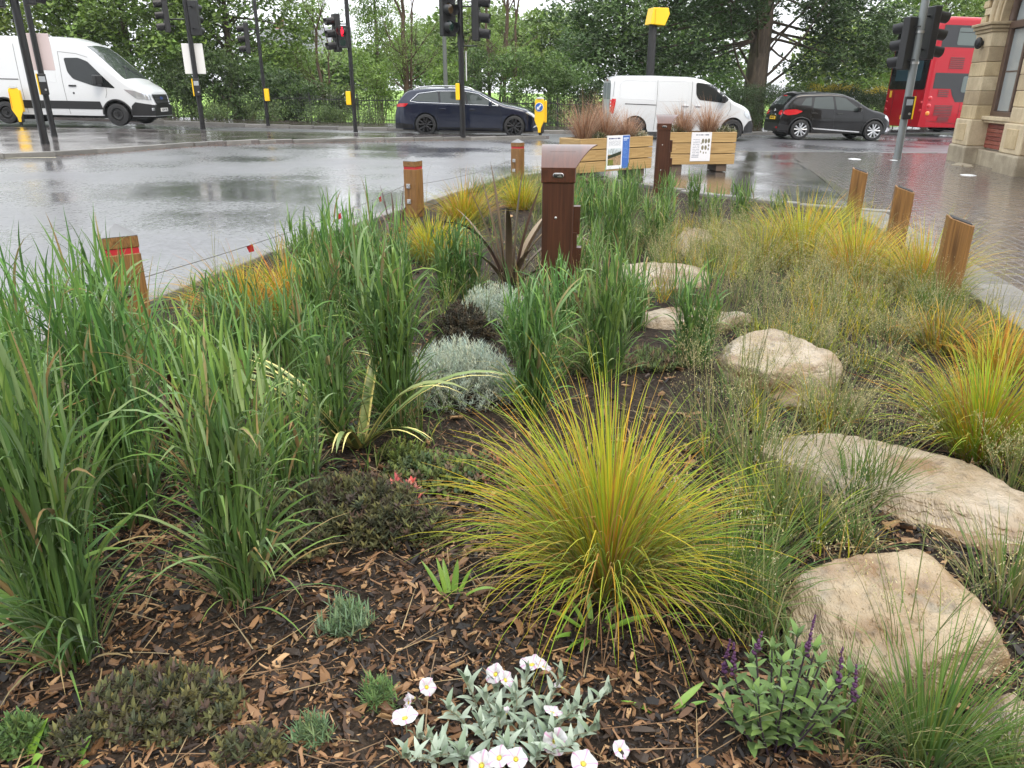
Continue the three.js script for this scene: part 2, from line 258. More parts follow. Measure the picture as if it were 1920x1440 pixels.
// ------------------------------------------------------------------ vehicles: x forward, y up, z to their right; origin on the ground between the axles
const polyAt = (pts, x) => { if (x <= pts[0][0]) return pts[0][1]; for (let i = 1; i < pts.length; i++) if (x <= pts[i][0]) { const [a, b] = pts[i - 1], [c, d] = pts[i]; return b + (d - b) * (x - a) / (c - a || 1e-6); } return pts[pts.length - 1][1]; };
function makeShell(s) {
  const x0 = s.top[0][0], x1 = s.top[s.top.length - 1][0], sm = s.smooth ?? 0.05;
  const yTop = (x) => { let a = 0; for (let k = -3; k <= 3; k++) a += polyAt(s.top, clamp(x + k * sm / 3, x0, x1)); return a / 7; };
  const plan = (x) => { let a = 0; for (let k = -2; k <= 2; k++) a += polyAt(s.plan, clamp(x + k * sm / 2, x0, x1)); return a / 5; };
  const w = (x, y) => s.W * plan(x) * (y < s.belt ? 1 - 0.06 * Math.pow(Math.max(0, (s.belt * 0.72 - y) / s.belt), 2) * 3 - 0.012 * Math.max(0, (y - s.belt * 0.72) / (s.belt * 0.28)) : 1 - 0.012 - s.tumble * Math.pow((y - s.belt) / (s.roof - s.belt), 1.15));
  const er = (x) => Math.min(s.edge, (yTop(x) - s.base) * 0.35);
  const zAt = (x, y) => { const yt = yTop(x), r = er(x); if (y <= yt - r) return w(x, y); const h = Math.min(y - (yt - r), r); return w(x, yt - r) - r + Math.sqrt(Math.max(0, r * r - h * h)); };
  const topAt = (x, z) => { const yt = yTop(x), r = er(x), we = w(x, yt - r), a = Math.abs(z); if (a <= we - r) return yt + s.crown * (1 - (a / (we - r)) ** 2); const d = Math.min(a - (we - r), r); return yt - r + Math.sqrt(Math.max(0, r * r - d * d)); };
  const yBot = (x) => { let y = s.base; for (const q of s.wheels) { const d = Math.abs(x - q); if (d < s.arch) y = Math.max(y, s.wr + Math.sqrt(s.arch ** 2 - d * d)); } return Math.min(y, yTop(x) - 0.04); };
  const xs = []; for (let x = x0; x < x1; x += 0.05) xs.push(x); xs.push(x1);
  for (const q of s.wheels) for (let k = 0; k <= 24; k++) xs.push(q - s.arch * Math.cos(k / 24 * Math.PI));
  for (let x = x1 - 0.25; x < x1; x += 0.012) xs.push(x);
  for (let x = x0; x < x0 + 0.25; x += 0.012) xs.push(x);
  xs.sort((a, b) => a - b);
  const st = xs.filter((x, i) => i === 0 || x - xs[i - 1] > 0.002), pos = [], idx = [], N1 = 16; let n = 0;
  for (const x of st) {
    const yb = yBot(x), yt = yTop(x), r = er(x), half = [];
    for (let k = 0; k <= N1; k++) { const y = yb + (yt - r - yb) * k / N1; half.push([y, w(x, y)]); }
    const we = w(x, yt - r);
    for (let k = 1; k <= 5; k++) { const a = k / 5 * Math.PI / 2; half.push([yt - r + r * Math.sin(a), we - r + r * Math.cos(a)]); }
    for (let k = 1; k <= 5; k++) { const z = (we - r) * (1 - k / 5); half.push([topAt(x, z), z]); }
    const full = [...half, ...half.slice(0, -1).reverse().map(([y, z]) => [y, -z])]; n = full.length;
    for (const [y, z] of full) pos.push(x, y, z);
  }
  for (let i = 0; i + 1 < st.length; i++) for (let k = 0; k + 1 < n; k++) { const a = i * n + k, b = a + n; idx.push(a, b, a + 1, a + 1, b, b + 1); }
  for (const [i, flip] of [[0, 0], [st.length - 1, 1]]) for (let k = 0; k < (n >> 1); k++) { const a = i * n + k, b = i * n + n - 1 - k; if (flip) idx.push(a, b, a + 1, a + 1, b, b - 1); else idx.push(a, a + 1, b, a + 1, b - 1, b); }
  let g = new THREE.BufferGeometry(); g.setAttribute('position', new THREE.Float32BufferAttribute(pos, 3)); g.setIndex(idx);
  g = toCreasedNormals(g, 0.55);
  const inside = (x, y, z) => x >= x0 && x <= x1 && Math.abs(z) <= zAt(x, y) && y <= topAt(x, z);
  const xEnd = (y, z, dir) => { let x = dir > 0 ? x1 : x0, k = 0; while (!inside(x, y, z) && k++ < 900) x -= dir * 0.004; return x; };
  return { s, geo: g, zAt, topAt, yTop, xEnd, x0, x1 };
}
function subdivided(shape, most) {
  const g = new THREE.ShapeGeometry(shape, 6), p = g.attributes.position, ix = g.index.array, out = [];
  const cut = (a, b, c, d) => { const l = [[a, b], [b, c], [c, a]].map(([u, v]) => Math.hypot(u[0] - v[0], u[1] - v[1])), m = l.indexOf(Math.max(...l)); if (l[m] < most || d > 12) { out.push(a, b, c); return; } const t = [a, b, c], u = t[m], v = t[(m + 1) % 3], q = t[(m + 2) % 3], h = [(u[0] + v[0]) / 2, (u[1] + v[1]) / 2]; cut(u, h, q, d + 1); cut(h, v, q, d + 1); };
  for (let i = 0; i < ix.length; i += 3) cut(...[0, 1, 2].map((k) => [p.getX(ix[i + k]), p.getY(ix[i + k])]), 0);
  return out;
}
function roundPoly(pts, r) {
  const s = new THREE.Shape(), n = pts.length;
  for (let i = 0; i < n; i++) { const p = pts[i], a = pts[(i + n - 1) % n], b = pts[(i + 1) % n], la = Math.hypot(a[0] - p[0], a[1] - p[1]), lb = Math.hypot(b[0] - p[0], b[1] - p[1]), ra = Math.min(r, la * 0.45), rb = Math.min(r, lb * 0.45); const q0 = [p[0] + (a[0] - p[0]) * ra / la, p[1] + (a[1] - p[1]) * ra / la], q1 = [p[0] + (b[0] - p[0]) * rb / lb, p[1] + (b[1] - p[1]) * rb / lb]; if (i) s.lineTo(...q0); else s.moveTo(...q0); s.quadraticCurveTo(p[0], p[1], ...q1); }
  s.closePath(); return s;
}
// a panel lying on the shell: face 'side' (x, y), 'front' or 'rear' (z, y), 'top' (x, z)
function panel(sh, face, pts, { r = 0.03, off = 0.006, side = 1, most = 0.14 } = {}) {
  const tri = subdivided(roundPoly(pts, r), most), pos = [];
  for (const [a, b] of tri) { if (face === 'side') pos.push(a, b, side * (sh.zAt(a, b) + off)); else if (face === 'front') pos.push(sh.xEnd(b, a, 1) + off, b, a); else if (face === 'rear') pos.push(sh.xEnd(b, a, -1) - off, b, a); else pos.push(a, sh.topAt(a, b) + off, b); }
  let g = new THREE.BufferGeometry(); g.setAttribute('position', new THREE.Float32BufferAttribute(pos, 3)); return toCreasedNormals(g, 0.9);
}
function sidePath(sh, pts, r, off = 0.002, side = 1, closed = false) {
  const c = []; for (let i = 0; i + 1 < pts.length + (closed ? 1 : 0); i++) { const [a, b] = pts[i], [d, e] = pts[(i + 1) % pts.length], n = Math.max(1, Math.ceil(Math.hypot(d - a, e - b) / 0.12)); for (let k = 0; k < n; k++) c.push([a + (d - a) * k / n, b + (e - b) * k / n]); }
  if (!closed) c.push(pts[pts.length - 1]);
  return tube(c.map(([x, y]) => V(x, y, side * (sh.zAt(x, y) + off))), r, c.length * 2, 5, closed);
}
function wheel(parent, x, z, r, w, style, rimMat, name = 'wheel') {
  const side = Math.sign(z), g = new THREE.Group(); g.name = name; g.position.set(x, r, z); parent.add(g);
  const rr0 = r * (style === 'steel' ? 0.6 : 0.7);
  const prof = [[rr0, -w / 2], [r * 0.93, -w / 2], [r * 0.985, -w * 0.42], [r, -w * 0.25], [r, w * 0.25], [r * 0.985, w * 0.42], [r * 0.93, w / 2], [rr0, w / 2]].map(([a, b]) => new THREE.Vector2(a, b));
  part('tyre', new THREE.LatheGeometry(prof, 40).rotateX(Math.PI / 2), M.rubber, g);
  const rim = [];
  rim.push(new THREE.LatheGeometry([[rr0 * 0.9, side * w * 0.2], [rr0 * 0.95, side * w * 0.4], [rr0 * 1.01, side * w * 0.47], [rr0 * 1.02, side * w * 0.5]].map(([a, b]) => new THREE.Vector2(a, b)), 40).rotateX(Math.PI / 2));
  rim.push(cyl(rr0 * 0.2, rr0 * 0.17, 0.05, 0, 0, side * w * 0.36, 20, 'z'));
  if (style === 'steel') { rim.push(new THREE.LatheGeometry([[0.02, side * w * 0.2], [rr0 * 0.45, side * w * 0.22], [rr0 * 0.6, side * w * 0.34], [rr0 * 0.78, side * w * 0.3], [rr0 * 0.95, side * w * 0.14]].map(([a, b]) => new THREE.Vector2(a, b)), 32).rotateX(Math.PI / 2)); for (let k = 0; k < 10; k++) { const a = k / 10 * Math.PI * 2; rim.push(cyl(0.012, 0.012, 0.03, Math.cos(a) * rr0 * 0.33, Math.sin(a) * rr0 * 0.33, side * w * 0.24, 8, 'z')); } }
  else for (let k = 0; k < 5; k++) for (const s of [-1, 1]) { const a = k / 5 * Math.PI * 2 + 0.3, b = a + s * 0.27, p0 = V(Math.cos(a + s * 0.1) * rr0 * 0.15, Math.sin(a + s * 0.1) * rr0 * 0.15, side * w * 0.4), p1 = V(Math.cos(b) * rr0 * 0.97, Math.sin(b) * rr0 * 0.97, side * w * 0.44); rim.push(taperTube([p0, p0.clone().lerp(p1, 0.5), p1], [0.026, 0.024, 0.03].map((q) => q * r / 0.32), 6)); }
  part('rim', merge(rim), rimMat, g);
  part('brake_disc', cyl(rr0 * 0.72, rr0 * 0.72, 0.02, 0, 0, side * w * 0.05, 24, 'z'), M.blackMatt, g);
  return g;
}
function plate(parent, text, mat, w, h, textSize) { const g = part('number_plate', rbox(0.02, h, w, 0.006), mat, parent); const t = part('lettering', lettering(text, textSize, 0.003).rotateY(Math.PI / 2), M.blackMatt, g); t.position.x = 0.0105; return g; }
const plateWhite = std([0.75, 0.75, 0.72], 0.4), plateYellow = std([0.8, 0.5, 0.03], 0.4);
function underside(parent, sh, y = 0.22) { part('underbody', box(sh.x1 - sh.x0 - 0.5, 0.34, sh.s.W * 1.5, (sh.x0 + sh.x1) / 2, y + 0.17, 0), M.interior, parent); for (const q of sh.s.wheels) part('wheel_arch', box(sh.s.arch * 2.1, sh.s.arch + sh.s.wr - 0.12, sh.s.W * 1.42, q, (sh.s.arch + sh.s.wr + 0.16) / 2, 0), M.interior, parent); }
function mirror(parent, sh, x, y, mat, sc = 1) { const z = sh.zAt(x, y); const m = part('wing_mirror', rbox(0.12 * sc, 0.2 * sc, 0.2 * sc, 0.04), mat, parent); m.position.set(x, y + 0.04, z + 0.14 * sc); m.rotation.y = -0.2; part('mirror_arm', box(0.06, 0.04, 0.16, 0, -0.04, -0.1), M.plastic, m); const l = part('wing_mirror', rbox(0.12 * sc, 0.2 * sc, 0.2 * sc, 0.04), mat, parent); l.position.set(x, y + 0.04, -z - 0.14 * sc); return m; }
function settle(o, x, z, turn = 0, lift = 0) { o.position.set(x, G(x, z) + lift, z); o.rotation.set(0, turn, 0); o.rotateZ(-0.019 * Math.cos(turn)); o.rotateX(0.019 * Math.sin(turn)); }

// --- the large white van at the left, nose to the right
{
  const sh = makeShell({ W: 1.02, belt: 1.36, roof: 2.64, tumble: 0.085, edge: 0.16, crown: 0.05, base: 0.3, wr: 0.345, arch: 0.43, wheels: [-1.8, 1.8], smooth: 0.07,
    top: [[-3.15, 2.46], [-3.1, 2.57], [-2, 2.62], [0, 2.62], [0.45, 2.59], [0.85, 2.47], [1.25, 2.2], [1.7, 1.8], [2.1, 1.44], [2.3, 1.31], [2.55, 1.2], [2.74, 1.06], [2.83, 0.85], [2.86, 0.5], [2.86, 0.3]],
    plan: [[-3.15, 0.94], [-3.05, 1], [1.6, 1], [2.1, 0.98], [2.45, 0.92], [2.7, 0.8], [2.86, 0.64]] });
  const v = thing('delivery_van', 'large high-roofed white van with black lower trim at the left edge', 'van');
  const body = part('body', sh.geo, whitePaint, v);
  const S = (name, pts, mat, o, p = v) => part(name, panel(sh, 'side', pts, o), mat, p), F = (name, pts, mat, o, p = v) => part(name, panel(sh, 'front', pts, o), mat, p);
  part('windscreen', panel(sh, 'top', [[1.0, -0.72], [1.0, 0.72], [2.14, 0.86], [2.14, -0.86]], { r: 0.08, off: 0.008, most: 0.12 }), M.lightGlass, v);
  for (const side of [1, -1]) S('side_window', [[0.34, 2.02], [0.8, 2.03], [1.08, 1.93], [1.5, 1.5], [1.86, 1.14], [1.18, 1.2], [0.55, 1.4], [0.4, 1.6]], M.glass, { r: 0.07, side });
  S('black_cladding', [[-1.3, 0.5], [-1.3, 0.74], [1.3, 0.74], [1.36, 0.5]], M.plastic, { r: 0.02, off: 0.014 });
  S('black_cladding', [[-3.1, 0.5], [-3.1, 0.74], [-2.3, 0.74], [-2.3, 0.5]], M.plastic, { r: 0.02, off: 0.014 });
  S('front_bumper', [[2.24, 0.32], [2.27, 0.62], [2.4, 0.74], [2.86, 0.66], [2.86, 0.32]], M.plastic, { r: 0.02, off: 0.014, most: 0.07 });
  const bump = F('front_bumper', [[-0.86, 0.32], [-0.9, 0.66], [0.9, 0.66], [0.86, 0.32]], M.plastic, { r: 0.03, off: 0.016, most: 0.1 });
  part('fog_lamp', rbox(0.05, 0.09, 0.2, 0.02).translate(sh.xEnd(0.5, 0.68, 1) + 0.02, 0.52, 0.68), M.lamp, bump);
  S('headlight', [[2.1, 1.12], [2.42, 1.08], [2.75, 0.94], [2.78, 0.8], [2.45, 0.84]], M.lamp, { r: 0.03, off: 0.012, most: 0.06 });
  F('headlight', [[0.66, 0.8], [0.62, 0.98], [0.86, 1.06], [0.9, 0.84]], M.lamp, { r: 0.03, off: 0.014, most: 0.06 });
  F('headlight', [[-0.66, 0.8], [-0.62, 0.98], [-0.86, 1.06], [-0.9, 0.84]], M.lamp, { r: 0.03, off: 0.014, most: 0.06 });
  const gr = F('grille', [[-0.46, 0.64], [-0.56, 0.98], [0.56, 0.98], [0.46, 0.64]], M.black, { r: 0.05, off: 0.02, most: 0.1 });
  for (const y of [0.72, 0.81, 0.9]) part('grille_bar', box(0.03, 0.025, 0.98, sh.xEnd(y, 0.2, 1) + 0.025, y, 0), M.blackMatt, gr);
  part('badge', cyl(0.1, 0.1, 0.02, sh.xEnd(0.86, 0, 1) + 0.035, 0.86, 0, 24, 'x').scale(1, 0.5, 1).translate(0, 0.43, 0), std([0.03, 0.06, 0.2], 0.3), gr);
  const np = plate(v, 'LG24 OEJ', plateWhite, 0.52, 0.11, 0.07); np.position.set(sh.xEnd(0.48, 0, 1) + 0.035, 0.5, 0);
  const wellL = (x) => sidePath(sh, Array.from({ length: 17 }, (_, k) => [x - 0.45 * Math.cos(k / 16 * Math.PI), 0.345 + 0.45 * Math.sin(k / 16 * Math.PI)]), 0.035, 0.005);
  part('arch_trim', wellL(1.8), M.plastic, v); part('arch_trim', wellL(-1.8), M.plastic, v);
  for (const line of [[[0.18, 2.2], [0.2, 1.3], [0.26, 0.34]], [[1.56, 1.3], [1.56, 1.0], [1.5, 0.85]], [[-1.2, 2.4], [-1.15, 1.3], [-1.1, 0.34]], [[0.18, 2.2], [0.75, 2.15], [1.1, 2.05]]]) part('door_seam', sidePath(sh, line, 0.005), M.seam, v);
  part('pressed_panel', sidePath(sh, [[-1.0, 1.3], [-1.0, 2.05], [-0.1, 2.05], [0.0, 1.9], [0.0, 1.3]], 0.006, -0.001, 1, true), std([0.55, 0.56, 0.58], 0.4), v);
  part('slide_rail', sidePath(sh, [[-3.0, 1.36], [-1.2, 1.36]], 0.014), M.seam, v);
  const dh = part('door_handle', rbox(0.24, 0.05, 0.04, 0.015), M.black, v); dh.position.set(0.5, 1.2, sh.zAt(0.5, 1.2) + 0.02);
  const lk = part('filler_cap', cyl(0.03, 0.03, 0.02, 0, 0, 0, 14, 'z'), M.black, v); lk.position.set(0.5, 0.98, sh.zAt(0.5, 0.98));
  mirror(v, sh, 1.42, 1.34, M.black, 1.5);
  for (const side of [1, -1]) { part('wiper', tube([V(2.1, sh.topAt(2.1, 0.5 * side) + 0.03, 0.55 * side), V(1.9, sh.topAt(1.9, 0.2) + 0.03, 0.2 * side), V(1.75, sh.topAt(1.75, 0.05) + 0.03, -0.1 * side)], 0.01, 6), M.blackMatt, v); }
  underside(v, sh);
  for (const x of [-1.8, 1.8]) for (const z of [0.93, -0.93]) wheel(v, x, z, 0.345, 0.22, 'steel', M.blackMatt);
  const p = wp(221, 218, 24.3); settle(v, p.x - 1.8, p.z - 1.02, 0.0, 0.1);
}
// --- navy estate car
{
  const sh = makeShell({ W: 0.92, belt: 0.98, roof: 1.47, tumble: 0.2, edge: 0.1, crown: 0.05, base: 0.2, wr: 0.335, arch: 0.375, wheels: [-1.43, 1.43], smooth: 0.09,
    top: [[-2.44, 0.4], [-2.45, 0.62], [-2.42, 0.9], [-2.3, 1.06], [-2.08, 1.3], [-1.95, 1.37], [-1.4, 1.43], [-0.6, 1.46], [-0.05, 1.43], [0.3, 1.35], [0.7, 1.15], [1.08, 0.99], [1.4, 0.94], [1.85, 0.84], [2.15, 0.7], [2.3, 0.5], [2.32, 0.25]],
    plan: [[-2.45, 0.7], [-2.3, 0.86], [-2.0, 0.95], [-1.4, 1], [1.3, 1], [1.8, 0.94], [2.1, 0.82], [2.32, 0.56]] });
  const v = thing('estate_car', 'navy blue estate car with chrome window line behind the traffic signals', 'car');
  part('body', sh.geo, navyPaint, v);
  const S = (name, pts, mat, o = {}) => part(name, panel(sh, 'side', pts, o), mat, v);
  for (const side of [1, -1]) {
    S('side_window', [[-1.86, 1.06], [-1.62, 1.26], [-1.05, 1.34], [-1.0, 1.02]], M.lightGlass, { side, r: 0.05, most: 0.1 });
    S('side_window', [[-0.93, 1.015], [-0.97, 1.345], [-0.22, 1.355], [-0.12, 1.0]], M.lightGlass, { side, r: 0.03, most: 0.1 });
    S('side_window', [[-0.05, 0.995], [-0.13, 1.355], [0.24, 1.29], [0.76, 1.04], [0.86, 0.975]], M.lightGlass, { side, r: 0.03, most: 0.1 });
    S('window_pillar', [[-0.99, 1.0], [-1.04, 1.35], [-0.98, 1.35], [-0.935, 1.0]], M.black, { side, r: 0.005, off: 0.007 });
    S('window_pillar', [[-0.11, 0.99], [-0.21, 1.36], [-0.14, 1.36], [-0.055, 0.99]], M.black, { side, r: 0.005, off: 0.007 });
  }
  part('window_chrome', sidePath(sh, [[-1.92, 1.045], [-1.66, 1.275], [-1.05, 1.36], [-0.2, 1.375], [0.27, 1.305], [0.92, 0.955], [-0.1, 0.98], [-1.0, 1.0], [-1.7, 1.01]], 0.011, 0.004, 1, true), M.chrome, v);
  part('windscreen', panel(sh, 'top', [[0.16, -0.56], [0.16, 0.56], [1.02, 0.68], [1.02, -0.68]], { r: 0.06, off: 0.008, most: 0.1 }), M.glass, v);
  part('rear_window', panel(sh, 'top', [[-2.3, -0.5], [-2.3, 0.5], [-2.08, 0.52], [-2.08, -0.52]], { r: 0.03, off: 0.008, most: 0.08 }), M.glass, v);
  part('spoiler', panel(sh, 'top', [[-2.07, -0.62], [-2.07, 0.62], [-1.85, 0.66], [-1.85, -0.66]], { r: 0.04, off: 0.03, most: 0.08 }), navyPaint, v);
  for (const z of [0.56, -0.56]) part('roof_rail', tube([V(-1.85, sh.topAt(-1.85, z) - 0.01, z), V(-1.6, sh.topAt(-1.6, z) + 0.045, z), V(-0.6, sh.topAt(-0.6, z) + 0.05, z), V(-0.1, sh.topAt(-0.1, z) + 0.045, z), V(0.12, sh.topAt(0.12, z), z)], 0.017, 24, 6), M.alloy, v);
  S('tail_light', [[-2.36, 0.86], [-2.38, 0.93], [-2.25, 0.97], [-1.98, 0.98], [-2.08, 0.88]], M.redLens, { r: 0.02, off: 0.012, most: 0.05 });
  part('tail_light', panel(sh, 'rear', [[0.3, 0.86], [0.34, 0.95], [0.7, 0.95], [0.68, 0.85]], { r: 0.02, off: 0.014, most: 0.06 }), M.redLens, v);
  S('headlight', [[1.78, 0.76], [1.86, 0.8], [2.1, 0.72], [2.2, 0.62], [2.08, 0.61]], M.lamp, { r: 0.02, off: 0.01, most: 0.05 });
  S('bumper_trim', [[2.05, 0.3], [2.1, 0.36], [2.28, 0.42], [2.28, 0.38]], M.chrome, { r: 0.01, off: 0.012, most: 0.05 });
  S('sill_trim', [[-0.98, 0.22], [-0.98, 0.27], [1.0, 0.27], [1.0, 0.22]], M.black, { r: 0.01, off: 0.012 });
  S('rear_bumper_trim', [[-2.42, 0.22], [-2.42, 0.38], [-1.85, 0.34], [-1.85, 0.22]], M.black, { r: 0.02, off: 0.012, most: 0.08 });
  for (const line of [[[-0.11, 0.98], [-0.1, 0.6], [-0.02, 0.26]], [[-1.02, 1.0], [-1.1, 0.78], [-1.02, 0.5]], [[0.92, 0.95], [1.0, 0.72], [0.98, 0.3]]]) part('door_seam', sidePath(sh, line, 0.004), M.seam, v);
  for (const x of [-0.88, 0.06]) { const h = part('door_handle', rbox(0.2, 0.035, 0.04, 0.012), navyPaint, v); h.position.set(x, 0.83, sh.zAt(x, 0.83) + 0.02); }
  mirror(v, sh, 0.66, 0.97, navyPaint, 0.85); underside(v, sh, 0.16);
  for (const x of [-1.43, 1.43]) for (const z of [0.82, -0.82]) wheel(v, x, z, 0.335, 0.22, 'alloy', M.blackAlloy);
  const p = wp(880, 236, 24.2); settle(v, p.x, p.z - 0.92, 0.015);
}
// --- white panel van behind the planters
{
  const sh = makeShell({ W: 0.96, belt: 1.15, roof: 1.95, tumble: 0.12, edge: 0.13, crown: 0.04, base: 0.24, wr: 0.335, arch: 0.4, wheels: [-1.63, 1.63], smooth: 0.08,
    top: [[-2.48, 1.74], [-2.43, 1.87], [-2.2, 1.92], [-1, 1.94], [0.2, 1.92], [0.55, 1.87], [0.95, 1.68], [1.3, 1.42], [1.6, 1.22], [1.95, 1.1], [2.2, 0.95], [2.36, 0.72], [2.42, 0.45], [2.42, 0.25]],
    plan: [[-2.48, 0.93], [-2.38, 1], [1.3, 1], [1.8, 0.96], [2.15, 0.86], [2.42, 0.62]] });
  const v = thing('panel_van', 'white panel van standing behind the two timber planters', 'van');
  part('body', sh.geo, whitePaint, v);
  const S = (name, pts, mat, o = {}) => part(name, panel(sh, 'side', pts, o), mat, v), Rr = (name, pts, mat, o = {}) => part(name, panel(sh, 'rear', pts, o), mat, v);
  for (const side of [1, -1]) S('side_window', [[0.3, 1.78], [0.86, 1.72], [1.12, 1.54], [1.44, 1.28], [1.28, 1.17], [0.42, 1.25], [0.32, 1.4]], M.glass, { r: 0.08, side, most: 0.1 });
  part('windscreen', panel(sh, 'top', [[0.75, -0.64], [0.75, 0.64], [1.6, 0.76], [1.6, -0.76]], { r: 0.08, off: 0.008, most: 0.1 }), M.glass, v);
  const rg = std([0.3, 0.33, 0.34], 0.08);
  Rr('rear_window', [[0.06, 1.22], [0.06, 1.72], [0.74, 1.72], [0.8, 1.22]], rg, { r: 0.06 }); Rr('rear_window', [[-0.06, 1.22], [-0.06, 1.72], [-0.74, 1.72], [-0.8, 1.22]], rg, { r: 0.06 });
  S('tail_light', [[-2.44, 0.78], [-2.44, 1.24], [-2.3, 1.24], [-2.36, 0.78]], M.redLens, { r: 0.02, off: 0.012, most: 0.08 });
  Rr('tail_light', [[0.84, 0.78], [0.84, 1.24], [0.93, 1.24], [0.94, 0.78]], M.redLens, { r: 0.01, off: 0.012, most: 0.08 });
  Rr('tail_light', [[-0.84, 0.78], [-0.84, 1.24], [-0.93, 1.24], [-0.94, 0.78]], M.redLens, { r: 0.01, off: 0.012, most: 0.08 });
  Rr('brake_light', [[-0.13, 1.78], [-0.13, 1.83], [0.13, 1.83], [0.13, 1.78]], M.redLens, { r: 0.01, off: 0.012 });
  Rr('rear_bumper', [[-0.9, 0.26], [-0.92, 0.5], [0.92, 0.5], [0.9, 0.26]], M.plastic, { r: 0.02, off: 0.03 });
  S('front_bumper', [[2.04, 0.25], [2.06, 0.45], [2.2, 0.62], [2.41, 0.66], [2.42, 0.25]], M.plastic, { r: 0.03, off: 0.012, most: 0.06 });
  S('headlight', [[1.98, 0.86], [2.02, 0.98], [2.18, 0.92], [2.33, 0.72], [2.22, 0.68], [2.08, 0.74]], M.lamp, { r: 0.04, off: 0.012, most: 0.06 });
  const press = std([0.56, 0.57, 0.59], 0.4);
  part('pressed_panel', sidePath(sh, [[-2.18, 1.25], [-2.18, 1.68], [-2.05, 1.8], [-1.02, 1.8], [-1.02, 1.22]], 0.007, -0.001, 1, true), press, v);
  part('pressed_panel', sidePath(sh, [[-0.9, 1.2], [-0.9, 1.8], [0.0, 1.8], [0.08, 1.7], [0.08, 1.2]], 0.007, -0.001, 1, true), press, v);
  for (const line of [[[-0.96, 1.86], [-0.96, 1.2], [-1.0, 0.28]], [[0.18, 1.84], [0.18, 1.2], [0.2, 0.28]], [[1.45, 1.25], [1.5, 1.0], [1.4, 0.78]], [[-2.36, 1.84], [-2.4, 1.3]]]) part('door_seam', sidePath(sh, line, 0.005), M.seam, v);
  part('slide_rail', sidePath(sh, [[-2.0, 1.09], [-0.98, 1.07]], 0.012), M.seam, v);
  for (const x of [0.0, 0.4]) { const h = part('door_handle', rbox(0.2, 0.05, 0.04, 0.015), press, v); h.position.set(x, 1.07, sh.zAt(x, 1.07) + 0.02); }
  mirror(v, sh, 1.2, 1.24, M.black, 1.1); underside(v, sh);
  for (const x of [-1.63, 1.63]) for (const z of [0.86, -0.86]) wheel(v, x, z, 0.335, 0.22, 'steel', M.blackMatt);
  const p = wp(1372, 241, 24.7); settle(v, p.x - 1.63, p.z - 0.96, 0.03);
}
